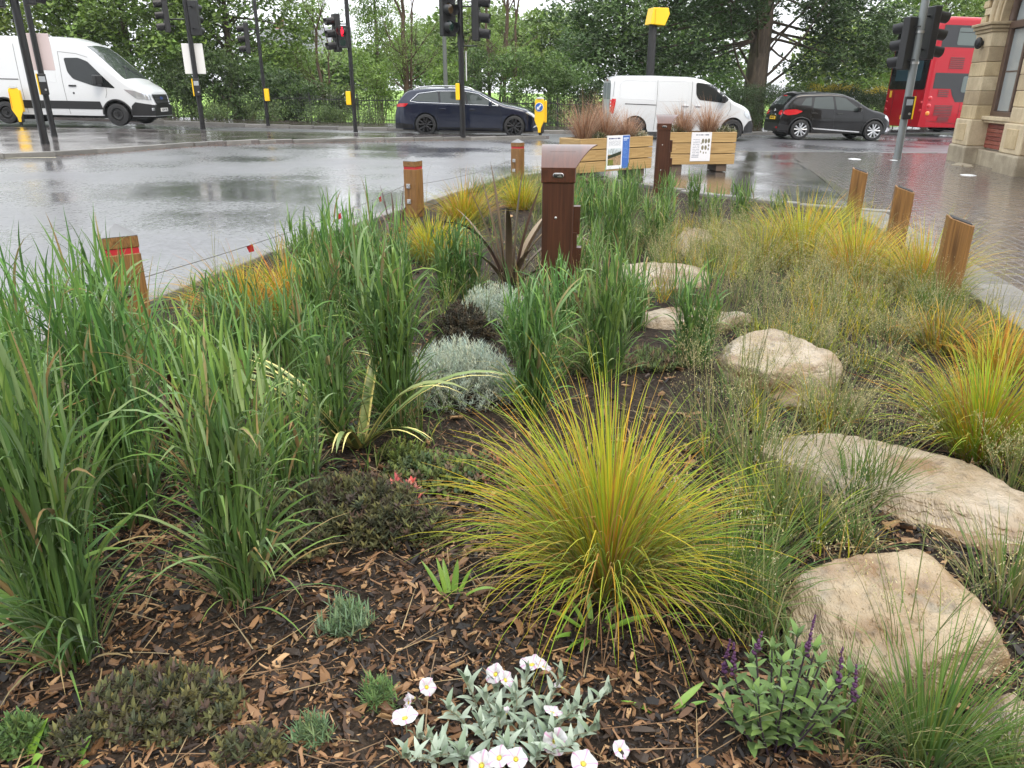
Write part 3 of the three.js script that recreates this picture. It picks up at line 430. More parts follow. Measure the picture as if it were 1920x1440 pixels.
// --- black hatchback
{
  const sh = makeShell({ W: 0.88, belt: 1.02, roof: 1.56, tumble: 0.2, edge: 0.11, crown: 0.05, base: 0.24, wr: 0.335, arch: 0.385, wheels: [-1.31, 1.31], smooth: 0.09,
    top: [[-2.02, 0.5], [-2.04, 0.76], [-1.98, 0.98], [-1.86, 1.16], [-1.62, 1.42], [-1.5, 1.49], [-1.2, 1.52], [-0.4, 1.55], [0.1, 1.52], [0.5, 1.38], [0.95, 1.12], [1.2, 1.02], [1.55, 0.96], [1.85, 0.84], [2.0, 0.66], [2.07, 0.45], [2.07, 0.25]],
    plan: [[-2.04, 0.78], [-1.9, 0.9], [-1.6, 0.97], [-1.2, 1], [1.2, 1], [1.65, 0.93], [1.9, 0.8], [2.07, 0.58]] });
  const v = thing('hatchback_car', 'black hatchback car with silver wheels and yellow rear plate beside the bus', 'car');
  part('body', sh.geo, blackPaint, v);
  const S = (name, pts, mat, o = {}) => part(name, panel(sh, 'side', pts, o), mat, v), Rr = (name, pts, mat, o = {}) => part(name, panel(sh, 'rear', pts, o), mat, v);
  for (const side of [1, -1]) {
    S('side_window', [[-1.38, 1.14], [-1.22, 1.36], [-1.02, 1.4], [-1.02, 1.12]], M.lightGlass, { side, r: 0.03, most: 0.1 });
    S('side_window', [[-0.96, 1.05], [-0.9, 1.4], [-0.28, 1.44], [-0.2, 1.02]], M.lightGlass, { side, r: 0.04, most: 0.1 });
    S('side_window', [[-0.12, 1.01], [-0.2, 1.44], [0.18, 1.39], [0.62, 1.08], [0.66, 0.98]], M.lightGlass, { side, r: 0.04, most: 0.1 });
    S('side_window', [[0.7, 0.98], [0.67, 1.1], [0.82, 1.0]], M.lightGlass, { side, r: 0.01, most: 0.08 });
  }
  part('windscreen', panel(sh, 'top', [[0.32, -0.58], [0.32, 0.58], [1.12, 0.7], [1.12, -0.7]], { r: 0.06, off: 0.008, most: 0.1 }), M.glass, v);
  part('rear_window', panel(sh, 'top', [[-1.9, -0.52], [-1.9, 0.52], [-1.64, 0.5], [-1.64, -0.5]], { r: 0.04, off: 0.01, most: 0.06 }), M.lightGlass, v);
  part('spoiler', panel(sh, 'top', [[-1.63, -0.56], [-1.63, 0.56], [-1.4, 0.58], [-1.4, -0.58]], { r: 0.04, off: 0.03, most: 0.08 }), blackPaint, v);
  part('brake_light', rbox(0.04, 0.04, 0.24, 0.012).translate(-1.66, 1.44, 0.0), M.redLens, v);
  S('tail_light', [[-1.98, 0.86], [-1.9, 0.98], [-1.55, 1.0], [-1.3, 0.94], [-1.5, 0.84], [-1.8, 0.8]], M.redLens, { r: 0.05, off: 0.014, most: 0.05 });
  Rr('tail_light', [[0.46, 0.82], [0.5, 0.96], [0.7, 0.96], [0.72, 0.8]], M.redLens, { r: 0.03, off: 0.014, most: 0.05 });
  Rr('tail_light', [[-0.46, 0.82], [-0.5, 0.96], [-0.7, 0.96], [-0.72, 0.8]], M.redLens, { r: 0.03, off: 0.014, most: 0.05 });
  const np = plate(v, 'LM63 KXJ', plateYellow, 0.5, 0.11, 0.065); np.rotation.y = Math.PI; np.position.set(sh.xEnd(0.7, 0, -1) - 0.02, 0.7, 0.05);
  part('boot_trim', rbox(0.03, 0.05, 0.46, 0.012).translate(sh.xEnd(0.8, 0, -1) - 0.015, 0.81, 0.05), M.chrome, v);
  part('badge', new THREE.TorusGeometry(0.05, 0.012, 4, 4).scale(0.7, 1.15, 1).rotateY(Math.PI / 2).translate(sh.xEnd(0.95, 0, -1) - 0.015, 0.95, 0), M.chrome, v);
  Rr('rear_bumper', [[-0.72, 0.27], [-0.74, 0.54], [0.74, 0.54], [0.72, 0.27]], M.plastic, { r: 0.03, off: 0.03, most: 0.08 });
  S('rear_bumper', [[-2.02, 0.3], [-2.02, 0.52], [-1.72, 0.48], [-1.7, 0.3]], M.plastic, { r: 0.02, off: 0.014, most: 0.06 });
  Rr('reflector', [[0.5, 0.36], [0.5, 0.42], [0.66, 0.42], [0.66, 0.36]], M.redLens, { r: 0.01, off: 0.04, most: 0.06 });
  S('sill_trim', [[-0.82, 0.36], [-0.9, 0.41], [0.82, 0.31], [0.82, 0.27]], M.chrome, { r: 0.005, off: 0.014 });
  S('sill_cladding', [[-0.9, 0.25], [-0.9, 0.34], [0.9, 0.27], [0.9, 0.25]], M.plastic, { r: 0.005, off: 0.01 });
  S('headlight', [[1.66, 0.78], [1.7, 0.88], [1.9, 0.78], [2.0, 0.62], [1.86, 0.66]], M.lamp, { r: 0.03, off: 0.012, most: 0.05 });
  S('front_trim', [[1.8, 0.3], [1.86, 0.46], [2.04, 0.42], [2.05, 0.34]], M.lamp, { r: 0.02, off: 0.012, most: 0.05 });
  for (const x of [-1.31, 1.31]) part('arch_trim', sidePath(sh, Array.from({ length: 15 }, (_, k) => [x - 0.4 * Math.cos(k / 14 * Math.PI), 0.335 + 0.4 * Math.sin(k / 14 * Math.PI)]), 0.026, 0.002), M.plastic, v);
  for (const line of [[[-0.2, 1.0], [-0.16, 0.6], [-0.1, 0.32]], [[-1.0, 1.1], [-1.0, 0.86], [-0.92, 0.62]], [[0.82, 0.98], [0.9, 0.7], [0.86, 0.34]]]) part('door_seam', sidePath(sh, line, 0.004), M.seam, v);
  for (const x of [-0.9, 0.0]) { const h = part('door_handle', rbox(0.2, 0.04, 0.04, 0.012), blackPaint, v); h.position.set(x, 0.88, sh.zAt(x, 0.88) + 0.02); }
  mirror(v, sh, 0.64, 1.0, blackPaint, 0.9); underside(v, sh);
  for (const x of [-1.31, 1.31]) for (const z of [0.79, -0.79]) wheel(v, x, z, 0.335, 0.21, 'alloy', M.alloy);
  const p = wp(1567, 243, 26.2); settle(v, p.x, p.z - 0.88, 0.04);
}
// --- red double-decker bus, tail towards the camera
{
  const sh = makeShell({ W: 1.26, belt: 1.3, roof: 4.35, tumble: 0.02, edge: 0.16, crown: 0.05, base: 0.28, wr: 0.47, arch: 0.56, wheels: [-2.6, 3.2], smooth: 0.1,
    top: [[-5.25, 3.9], [-5.2, 4.12], [-5.0, 4.26], [-4.6, 4.31], [5, 4.31], [5.25, 4.2]], plan: [[-5.25, 0.93], [-5.1, 0.99], [-4.9, 1], [5, 1], [5.25, 0.94]] });
  const v = thing('double_decker_bus', 'red double-decker bus with black tail glazing half hidden by the stone building', 'bus');
  part('body', sh.geo, redPaint, v);
  const S = (name, pts, mat, o = {}, p = v) => part(name, panel(sh, 'side', pts, { most: 0.4, ...o }), mat, p), Rr = (name, pts, mat, o = {}, p = v) => part(name, panel(sh, 'rear', pts, { most: 0.25, ...o }), mat, p);
  const trim = std([0.02, 0.02, 0.024], 0.25), busGlass = std([0.1, 0.125, 0.12], 0.06);
  const band = S('window_band', [[-5.0, 3.22], [-5.0, 4.0], [5.0, 4.0], [5.0, 3.22]], trim, { off: 0.008 });
  for (let k = 0; k < 7; k++) { const a = -4.35 + k * 1.32 + (k ? -0.22 : 0), b = k ? a + 1.22 : a + 1.0; S('upper_window', [[a, 3.3], [a, 3.92], [b, 3.92], [b, 3.3]], busGlass, { off: 0.016, r: 0.09 }, band); part('window_bar', sidePath(sh, [[a + 0.03, 3.76], [b - 0.03, 3.76]], 0.012, 0.016), trim, band); }
  const low = S('window_band', [[-5.0, 1.72], [-5.0, 2.3], [5.0, 2.3], [5.0, 1.24], [-3.9, 1.24], [-4.1, 1.5], [-4.2, 1.72]], trim, { off: 0.008, r: 0.02 });
  for (const [a, b, y] of [[-3.75, -2.95, 1.6], [-2.85, -1.5, 1.35], [-1.4, -0.1, 1.35], [0.0, 1.4, 1.35], [1.5, 2.8, 1.35], [2.9, 4.3, 1.35]]) S('lower_window', [[a, y], [a, 2.2], [b, 2.2], [b, y]], busGlass, { off: 0.016, r: 0.1 }, low);
  const vent = (x0, x1, y0, y1, n) => { const g = S('vent', [[x0, y0], [x0, y1], [x1, y1], [x1, y0]], redPaint, { off: 0.01, r: 0.01 }); for (let k = 0; k < n; k++) { const y = y0 + (y1 - y0) * (k + 0.5) / n; part('slat', box(x1 - x0 - 0.04, (y1 - y0) / n * 0.4, 0.02, (x0 + x1) / 2, y, sh.zAt(x0, y) + 0.012, 0, -0.4), M.blackMatt, g); } };
  vent(-4.5, -3.85, 2.45, 2.88, 6); vent(-4.75, -4.25, 1.42, 1.68, 4); vent(-4.78, -3.95, 0.72, 1.12, 7); vent(-4.55, -4.0, 0.5, 0.7, 4);
  const ad = S('advert_frame', [[-2.72, 2.42], [-2.72, 3.18], [2.6, 3.18], [2.6, 2.42]], std([0.5, 0.12, 0.16], 0.4), { off: 0.014, r: 0.01 });
  S('advert_panel', [[-2.66, 2.47], [-2.66, 3.13], [2.54, 3.13], [2.54, 2.47]], std([0.035, 0.025, 0.055], 0.35), { off: 0.022, r: 0.005 }, ad);
  const D = part('lettering', lettering('D', 0.26, 0.006, serif), std([0.8, 0.76, 0.72], 0.5), ad); D.position.set(-2.34, 2.84, sh.zAt(-2.4, 2.8) + 0.026);
  for (const [y, m] of [[1.28, M.redLens], [1.0, M.redLens], [0.72, M.amberLens]]) { const l = part('tail_lamp', new THREE.SphereGeometry(0.085, 16, 8).scale(1, 1, 0.4), m, v); l.position.set(-5.02, y + 0.08, sh.zAt(-5.02, y) + 0.01); l.rotation.y = -0.5; }
  for (const line of [[[-3.65, 1.22], [-3.65, 0.32]], [[-5.0, 0.52], [-3.65, 0.42]], [[-3.65, 0.9], [-3.1, 0.9]]]) part('panel_seam', sidePath(sh, line, 0.006), M.seam, v);
  Rr('rear_glazing', [[-1.12, 1.68], [-1.14, 3.9], [1.14, 3.9], [1.12, 1.68]], std([0.01, 0.01, 0.012], 0.09), { r: 0.1, off: 0.01 });
  Rr('rear_window', [[-0.8, 2.0], [-0.8, 2.75], [0.8, 2.75], [0.8, 2.0]], std([0.03, 0.06, 0.075], 0.06), { r: 0.08, off: 0.018 });
  const np = plate(v, 'LX', plateYellow, 0.5, 0.16, 0.09); np.rotation.y = Math.PI; np.position.set(-5.29, 0.62, 0.25);
  part('warning_label', rbox(0.01, 0.26, 0.14, 0.004).translate(-5.27, 1.5, -0.9), plateYellow, v);
  for (const z of [-1.12, 1.12]) for (const y of [0.9, 1.2, 3.95]) part('tail_lamp', new THREE.SphereGeometry(0.07, 12, 8).scale(0.4, 1, 1).translate(sh.xEnd(y, z * 0.97, -1) - 0.01, y, z * 0.97), M.redLens, v);
  for (const z of [-0.5, 0.5]) part('panel_seam', tube([V(-5.262, 0.4, z * 1.4), V(-5.262, 1.6, z * 1.4)], 0.006, 2), M.seam, v);
  underside(v, sh, 0.25);
  for (const x of [-2.6, 3.2]) for (const z of [1.08, -1.08]) wheel(v, x, z, 0.47, 0.3, 'steel', M.blackMatt);
  const a = 0.17, c = wp(1727, 252, 30), ox = 5.1 * Math.cos(a) - 1.26 * Math.sin(a), oz = -5.1 * Math.sin(a) - 1.26 * Math.cos(a); settle(v, c.x + ox, c.z + oz, a, 0.08);
}
// ------------------------------------------------------------------ signals, signs, posts
const lensDark = (r, g, b) => std([r, g, b], 0.15, { clearcoat: 1 });
const lensOff = [lensDark(0.13, 0.025, 0.02), lensDark(0.07, 0.04, 0.012), lensDark(0.012, 0.04, 0.03)];
const hoodGeo = (r, l) => new THREE.CylinderGeometry(r, r * 1.02, l, 18, 1, true, -2.2, 4.4).rotateX(Math.PI / 2);   // open below, along z
function signalHead(parent, x, y, z, yaw, n = 3, k = 1) {
  const h = new THREE.Group(); h.name = 'signal_head'; h.position.set(x, y, z); h.rotation.y = yaw; parent.add(h);
  part('housing', rbox(0.29 * k, 0.32 * n * k, 0.16 * k, 0.025), M.plastic, h);
  for (let i = 0; i < n; i++) {
    const cy = ((n - 1) / 2 - i) * 0.31 * k;
    part('lens', new THREE.SphereGeometry(0.1 * k, 18, 10).scale(1, 1, 0.25).translate(0, cy, 0.083 * k), lensOff[n === 2 ? i * 2 : i], h);
    part('visor', merge([hoodGeo(0.118 * k, 0.24 * k).rotateX(0.12).translate(0, cy, 0.19 * k), new THREE.TorusGeometry(0.115 * k, 0.012 * k, 5, 20).translate(0, cy, 0.085 * k)]), M.plastic, h);
  }
  part('bracket', merge([box(0.04, 0.03, 0.2, 0, 0.3 * k * n / 3, -0.14), box(0.04, 0.03, 0.2, 0, -0.3 * k * n / 3, -0.14)]), M.black, h);
  return h;
}
function pushUnit(parent, y, yaw, side = 1) {
  const b = new THREE.Group(); b.name = 'push_button_unit'; b.position.set(0, y, 0); b.rotation.y = yaw; parent.add(b);
  part('casing', rbox(0.19, 0.5, 0.12, 0.02, 0, 0, 0.12), M.plastic, b); part('side_plate', rbox(0.03, 0.5, 0.13, 0.006, -0.11 * side, 0, 0.12), M.yellow, b);
  part('display', rbox(0.14, 0.13, 0.012, 0.004, 0, 0.12, 0.183), std([0.32, 0.34, 0.36], 0.3), b); part('button', cyl(0.026, 0.026, 0.02, 0.035, -0.13, 0.185, 14, 'z'), M.steel, b); return b;
}
function signalPost(px, py, topPx, topPy, label, { r = 0.065, h = 5, mat = M.black, zc } = {}) {
  const b = zc ? wp(px, py, zc) : gp(px, py, 0.09), t = thing('traffic_signal', label, 'traffic light', [b.x, b.y, b.z], 0, 'traffic signals at the junction');
  part('post', merge([cyl(r, r, h, 0, h / 2, 0, 16), cyl(r * 1.12, r * 1.08, 0.06, 0, 0.03, 0, 16)]), mat, t);
  return t;
}
// heights are read off the frame at each post's distance
const yAt = (t, py) => { const z0 = -t.position.z; const d = ray(960, py); return EYE + d.y / -d.z * z0 - t.position.y; };
const xAt = (t, px, py) => { const d = ray(px, py); return d.x / -d.z * -t.position.z - t.position.x; };
{
  const a = signalPost(85, 270, 20, 0, 'leftmost black signal post standing nearest on the island kerb', { r: 0.085 });
  signalHead(a, -0.28, yAt(a, 12) + 0.45, 0.05, -1.2); signalHead(a, 0.3, yAt(a, 6) + 0.45, -0.05, 2.5);
  const b = signalPost(102, 255, 60, 0, 'black signal post just right of the leftmost, with a push button and pinkish board', { r: 0.07 });
  signalHead(b, 0.32, yAt(b, 2) + 0.45, 0, 1.7); pushUnit(b, yAt(b, 158), 0.5);
  const bd = part('sign_board', rbox(0.62, 0.86, 0.02, 0.01), std([0.55, 0.46, 0.46], 0.6), b); bd.position.set(-0.02, yAt(b, 97), -0.1); bd.rotation.y = 0.3;
  const c = signalPost(381, 243, 355, 0, 'black signal post with a white board, right of the large white van', { r: 0.075 });
  signalHead(c, -0.62, yAt(c, 28), 0.02, -1.1); signalHead(c, 0.22, yAt(c, 34), 0.0, 3.0); pushUnit(c, yAt(c, 164), 0.3);
  part('arm', cyl(0.02, 0.02, 0.5, -0.35, yAt(c, 36), 0, 8, 'x'), M.black, c);
  const wb = part('sign_board', rbox(0.62, 0.86, 0.02, 0.01), M.white, c); wb.position.set(-0.02, yAt(c, 110), -0.1); wb.rotation.y = 0.12;
  const d = signalPost(503, 236, 487, 35, 'thin black signal post with a yellow box before the dense shrubs', { r: 0.06, h: 4.0 });
  signalHead(d, -0.38, yAt(d, 72), 0.02, -1.25); part('arm', cyl(0.018, 0.018, 0.3, -0.2, yAt(d, 55), 0, 8, 'x'), M.black, d);
  part('button_box', rbox(0.15, 0.4, 0.12, 0.02, 0.09, yAt(d, 178), 0.06), M.yellow, d);
  const e = signalPost(667, 248, 660, 25, 'black signal post showing a red standing figure left of the navy car', { r: 0.065, h: 4.05 });
  signalHead(e, -0.36, yAt(e, 62), 0.02, -1.0, 3, 1.1); part('arm', cyl(0.018, 0.018, 0.3, -0.2, yAt(e, 45), 0, 8, 'x'), M.black, e);
  part('button_box', rbox(0.15, 0.4, 0.12, 0.02, -0.14, yAt(e, 184), 0.03), M.yellow, e);
  {
    const h = new THREE.Group(); h.name = 'pedestrian_signal'; h.position.set(-0.13, yAt(e, 70), 0.16); h.rotation.y = -0.15; e.add(h);
    part('housing', rbox(0.27, 0.62, 0.16, 0.02), M.plastic, h);
    const man = new THREE.MeshStandardMaterial({ color: lin(0.5, 0.01, 0.02), emissive: lin(1, 0.02, 0.06), emissiveIntensity: 0.9 }), f = 0.083;
    part('red_figure', merge([new THREE.SphereGeometry(0.028, 10, 8).translate(0, 0.245, f), rbox(0.075, 0.11, 0.02, 0.009, 0, 0.155, f), box(0.03, 0.1, 0.018, -0.02, 0.065, f), box(0.03, 0.1, 0.018, 0.02, 0.065, f)]), man, h);
    part('lower_lens', cyl(0.1, 0.1, 0.012, 0, -0.15, f, 20, 'z'), lensDark(0.01, 0.03, 0.025), h);
    part('visor', hoodGeo(0.125, 0.16).translate(0, 0.16, 0.16), M.plastic, h);
    const l = new THREE.PointLight(0xff2030, 0.04); l.position.set(0, 0.15, 0.16); l.castShadow = true; h.add(l);
  }
  const f = signalPost(868, 257, 871, 0, 'tall black signal post with big round lenses before the navy car', { r: 0.08, h: 5.2 });
  signalHead(f, -0.36, yAt(f, 18), 0.06, 0.5, 3, 1.45); signalHead(f, 0.45, yAt(f, 32), 0.02, 1.45, 3, 1.3);
  part('arm', merge([cyl(0.02, 0.02, 0.5, 0.22, yAt(f, 12), 0, 8, 'x'), cyl(0.02, 0.02, 0.5, 0.22, yAt(f, 86), 0, 8, 'x'), cyl(0.02, 0.02, 0.4, -0.2, yAt(f, 60), 0, 8, 'x'), cyl(0.1, 0.1, 0.3, 0, yAt(f, 78), 0, 14)]), M.black, f);
  part('button_box', rbox(0.12, 0.46, 0.14, 0.02, -0.12, yAt(f, 172), 0.05), M.yellow, f);
  const nb = part('sign_board', rbox(0.02, 0.8, 0.5, 0.008), M.white, f); nb.position.set(0.13, yAt(f, 124), -0.2); nb.rotation.y = 0.08;
  // grey post at the pavement corner on the right
  const g = signalPost(1682, 297, 1728, 15, 'grey steel signal post on the wet paving before the red bus', { r: 0.085, h: 4.05, mat: M.grey });
  signalHead(g, -0.22, yAt(g, 82), -0.03, -2.6, 3, 1.15); signalHead(g, 0.26, yAt(g, 62), -0.06, 1.75, 3, 1.15); pushUnit(g, yAt(g, 202), -0.15, -1);
  part('clamp', merge([cyl(0.1, 0.1, 0.05, 0, yAt(g, 60), 0), cyl(0.1, 0.1, 0.05, 0, yAt(g, 118), 0)]), M.steel, g);
}
{ // lamp column behind the estate car
  const p = gp(838, 236, 0.1), t = thing('lamp_column', 'plain dark grey lamp column rising behind the navy car', 'lamp post', [p.x, p.y, p.z]);
  part('column', merge([cyl(0.085, 0.06, 7, 0, 3.5, 0, 16), cyl(0.12, 0.12, 1.2, 0, 0.6, 0, 16)]), std([0.1, 0.11, 0.1], 0.5), t);
  part('lantern', rbox(0.6, 0.12, 0.25, 0.04, 0.3, 7.05, 0), std([0.1, 0.11, 0.1], 0.5), t);
}
{ // enforcement camera: yellow housing on a thick black pole
  const p = wp(1212, 248, 29.5), t = thing('speed_camera', 'yellow camera housing on a thick black pole behind the white panel van', 'camera', [p.x, G(p.x, p.z) + 0.1, p.z]);
  part('pole', cyl(0.17, 0.15, 3.75, 0, 1.87, 0, 20), M.blackMatt, t);
  const s = new THREE.Shape([[-0.36, -0.24], [0.2, -0.28], [0.36, 0.1], [0.3, 0.28], [-0.26, 0.28]].map((q) => new THREE.Vector2(...q)));
  const hd = part('housing', new THREE.ExtrudeGeometry(s, { depth: 0.5, bevelEnabled: true, bevelSize: 0.02, bevelThickness: 0.02, bevelSegments: 2 }), M.yellow, t); hd.position.set(0.08, 3.98, -0.25); hd.rotation.y = 0.25;
  part('seam', box(0.012, 0.5, 0.02, -0.2, 0, 0.53), std([0.6, 0.36, 0.01], 0.5), hd);
}
function islandBollard(px, py, label, turn, arrow) {
  const p = gp(px, py, 0.09), t = thing('traffic_bollard', label, 'bollard', [p.x, p.y, p.z], turn, 'yellow island bollards');
  const shape = new THREE.Shape(); shape.moveTo(-0.14, 0.95); shape.quadraticCurveTo(-0.14, 1.06, 0, 1.06); shape.quadraticCurveTo(0.14, 1.06, 0.14, 0.95); shape.lineTo(0.15, 0.4); shape.lineTo(0.04, 0.16); shape.lineTo(0.03, 0.04); shape.lineTo(-0.03, 0.04); shape.lineTo(-0.04, 0.16); shape.lineTo(-0.15, 0.4); shape.closePath();
  const ex = new THREE.ExtrudeGeometry(shape, { depth: 0.05, bevelEnabled: true, bevelSize: 0.008, bevelThickness: 0.008, bevelSegments: 2 });
  const fp = part('front_panel', ex, M.yellow, t); fp.position.set(0, 0.06, 0.08);
  const bp = part('rear_panel', rbox(0.14, 0.66, 0.05, 0.02, 0.13, 0.72, -0.02), M.yellow, t); bp.rotation.y = 0.3;
  part('core', merge([rbox(0.2, 1.02, 0.14, 0.05, 0.02, 0.58, 0), cyl(0.05, 0.05, 0.2, 0, 0.08, 0)]), M.blackMatt, t);
  part('cap', new THREE.SphereGeometry(0.14, 16, 8, 0, Math.PI * 2, 0, Math.PI / 2).scale(1, 0.45, 0.8).translate(0, 1.1, 0.05), std([0.3, 0.31, 0.3], 0.4), t);
  if (arrow) {
    const ring = part('sign_face', cyl(0.135, 0.135, 0.012, 0, 0.86, 0.15, 28, 'z'), M.white, t); part('blue_disc', cyl(0.122, 0.122, 0.012, 0, 0.86, 0.157, 28, 'z'), std([0.01, 0.1, 0.4], 0.35), ring);
    const ar = new THREE.Shape([[0, -0.1], [0.065, -0.03], [0.024, -0.03], [0.024, 0.1], [-0.024, 0.1], [-0.024, -0.03], [-0.065, -0.03]].map((q) => new THREE.Vector2(...q)));
    const m = part('arrow', new THREE.ExtrudeGeometry(ar, { depth: 0.006, bevelEnabled: false }), M.white, ring); m.position.set(0, 0.86, 0.164); m.rotation.z = -0.75;
  } else part('reflector', rbox(0.02, 0.5, 0.03, 0.008, -0.13, 0.75, 0.14), M.amberLens, t);
}
islandBollard(1013, 254, 'yellow bollard with a blue keep-left arrow at the nose of the navy car', -0.35, true);
islandBollard(40, 234, 'yellow bollard with plain panels in front of the large white van', 0.5, false);

// ------------------------------------------------------------------ timber posts with a cable along the kerb
const woodGrain = (s, dark, light) => tex(256, (u, v) => { const w = 0.22 * fbm(u * 4, v * 2, 3, 4, s), k = 0.5 + 0.5 * Math.sin((u + w) * 46 + 5 * fbm(u * 3, v * 3, 2, 0, s + 3)), f = fbm(u * 90, v * 4, 2, 0, s + 6), kn = Math.max(0, 1 - Math.hypot((u - 0.35 - 0.2 * hash2(s, 1)) * 9, (v - 0.55) * 5)), t = clamp(0.14 * k + 0.6 * f + 0.3 * fbm(u * 6, v * 2, 3, 0, s + 9) + 0.02 - kn * 0.45, 0, 1); return dark.map((d, i) => d + (light[i] - d) * t); }, { srgb: true, repeat: [1, 1] });
const postWood = [1, 2, 3].map((s) => std([1, 1, 1], 0.5, { map: woodGrain(s, [0.31, 0.21, 0.105], [0.62, 0.455, 0.25]), bumpMap: tex(128, (u, v) => fbm(u * 60, v * 3, 2, 0, s)), bumpScale: 0.002 }));
const paleWood = [4, 5, 6].map((s) => std([1, 1, 1], 0.55, { map: woodGrain(s, [0.52, 0.41, 0.25], [0.78, 0.66, 0.45]), bumpMap: tex(128, (u, v) => fbm(u * 4, v * 50, 2, 0, s)), bumpScale: 0.0015 }));
const redTape = std([0.4, 0.02, 0.025], 0.5);
function boxUV(w, h, d) { const g = new RoundedBoxGeometry(w, h, d, 2, 0.006); return g; }
const cappedSpots = [];
function cappedPost(x, z, h, turn, label, i) {
  const w = 0.16, t = thing('timber_bollard', label, 'bollard', [x, bedY(x, z), z], turn, 'timber posts along the road kerb');
  part('post', boxUV(w, h - 0.088, w).translate(0, (h - 0.088) / 2, 0), postWood[i % 3], t); part('head_block', boxUV(w, 0.06, w).translate(0, h - 0.03, 0), postWood[(i + 1) % 3], t);
  part('red_band', box(w * 0.94, 0.03, w * 0.94, 0, h - 0.074, 0), redTape, t);
  part('metal_cap', new THREE.ConeGeometry(w * 0.73, 0.055, 4).rotateY(Math.PI / 4).translate(0, h + 0.028, 0), std([0.2, 0.2, 0.2], 0.4, { metalness: 0.7 }), t);
  for (const y of [h - 0.27, 0.18]) { const b = part('cable_bracket', rbox(0.05, 0.05, 0.012, 0.004, -0.02, y, w / 2 + 0.006), M.steel, t); part('bolt', cyl(0.009, 0.009, 0.012, -0.02, y, w / 2 + 0.016, 8, 'z'), M.chrome, b); }
  cappedSpots.push([V(x, bedY(x, z) + h - 0.27, z), turn]);
}
cappedPost(-1.97, -3.74, 0.67, 0.62, 'timber post with a grey metal cap rising from tall grass at the left', 0);
cappedPost(-1.12, -8.75, 0.62, -0.42, 'timber post with red band before the wet road, between the other two capped posts', 1);
cappedPost(0.09, -12.35, 0.6, -0.5, 'farthest capped timber post beside the timber planter', 2);
{
  const wire = std([0.22, 0.22, 0.22], 0.5, { metalness: 0.6 }), side = (q, s) => q[0].clone().add(V(-0.11, 0, 0.06));
  const P = cappedSpots.map((q) => side(q)); const first = P[0].clone().add(P[0].clone().sub(P[1]).multiplyScalar(0.75)).setY(P[0].y - 0.02);
  const chain = [first, ...P];
  ['guard cable with a red pennant left of the capped post in the grass', 'guard cable with red pennants between the near and middle capped posts', 'bare guard cable between the middle and far capped posts'].forEach((label, i) => {
    const a = chain[i], b = chain[i + 1], t = thing('guard_cable', label, 'cable', [a.x, a.y, a.z], 0, 'guard cables along the kerb'), d = b.clone().sub(a), sag = (s) => d.clone().multiplyScalar(s).add(V(0, -0.05 * 4 * s * (1 - s), 0));
    part('cable', tube([0, 0.25, 0.5, 0.75, 1].map(sag), 0.0035, 24, 5), wire, t);
    for (const s of [[0.72], [0.3, 0.62, 0.84], []][i]) { const q = sag(s), sh = new THREE.Shape([[-0.024, 0], [0.024, 0], [0.02, -0.052], [-0.017, -0.048]].map((p) => new THREE.Vector2(...p))), m = part('red_pennant', new THREE.ExtrudeGeometry(sh, { depth: 0.002, bevelEnabled: false }), redTape, t); m.position.copy(q); m.rotation.set(0.1, 0.4 + s, 0.15); }
  });
}
// slant-topped posts along the paved side
const slantPost = (() => { const w = 0.15, h = 0.65, s = new THREE.Shape([[-w / 2, 0], [w / 2, 0], [w / 2, h - 0.035], [-w / 2, h + 0.015]].map((q) => new THREE.Vector2(...q))); return new THREE.ExtrudeGeometry(s, { depth: w, bevelEnabled: true, bevelSize: 0.004, bevelThickness: 0.004, bevelSegments: 1 }).translate(0, 0, -w / 2); })();
{ const uv = slantPost.attributes.uv; for (let i = 0; i < uv.count; i++) uv.setXY(i, uv.getX(i) * 4 + 0.5, uv.getY(i) * 1.2); }
[[3.74, -8.3, 'farthest of the three slant-topped timber posts beside the block paving', -0.42], [3.46, -6.75, 'middle of the three slant-topped timber posts, behind golden grass', -0.4], [3.0, -5.05, 'nearest and largest of the three slant-topped timber posts', -0.38]].forEach(([x, z, label, turn], i) => {
  const t = thing('slanted_timber_bollard', label, 'bollard', [x, bedY(x, z), z], turn, 'slant-topped posts beside the paving');
  part('post', slantPost, postWood[i], t);
  const c = part('top_plate', rbox(0.13, 0.012, 0.13, 0.004), M.blackMatt, t); c.position.set(0.004, 0.645, 0); c.rotation.z = -0.32;
});

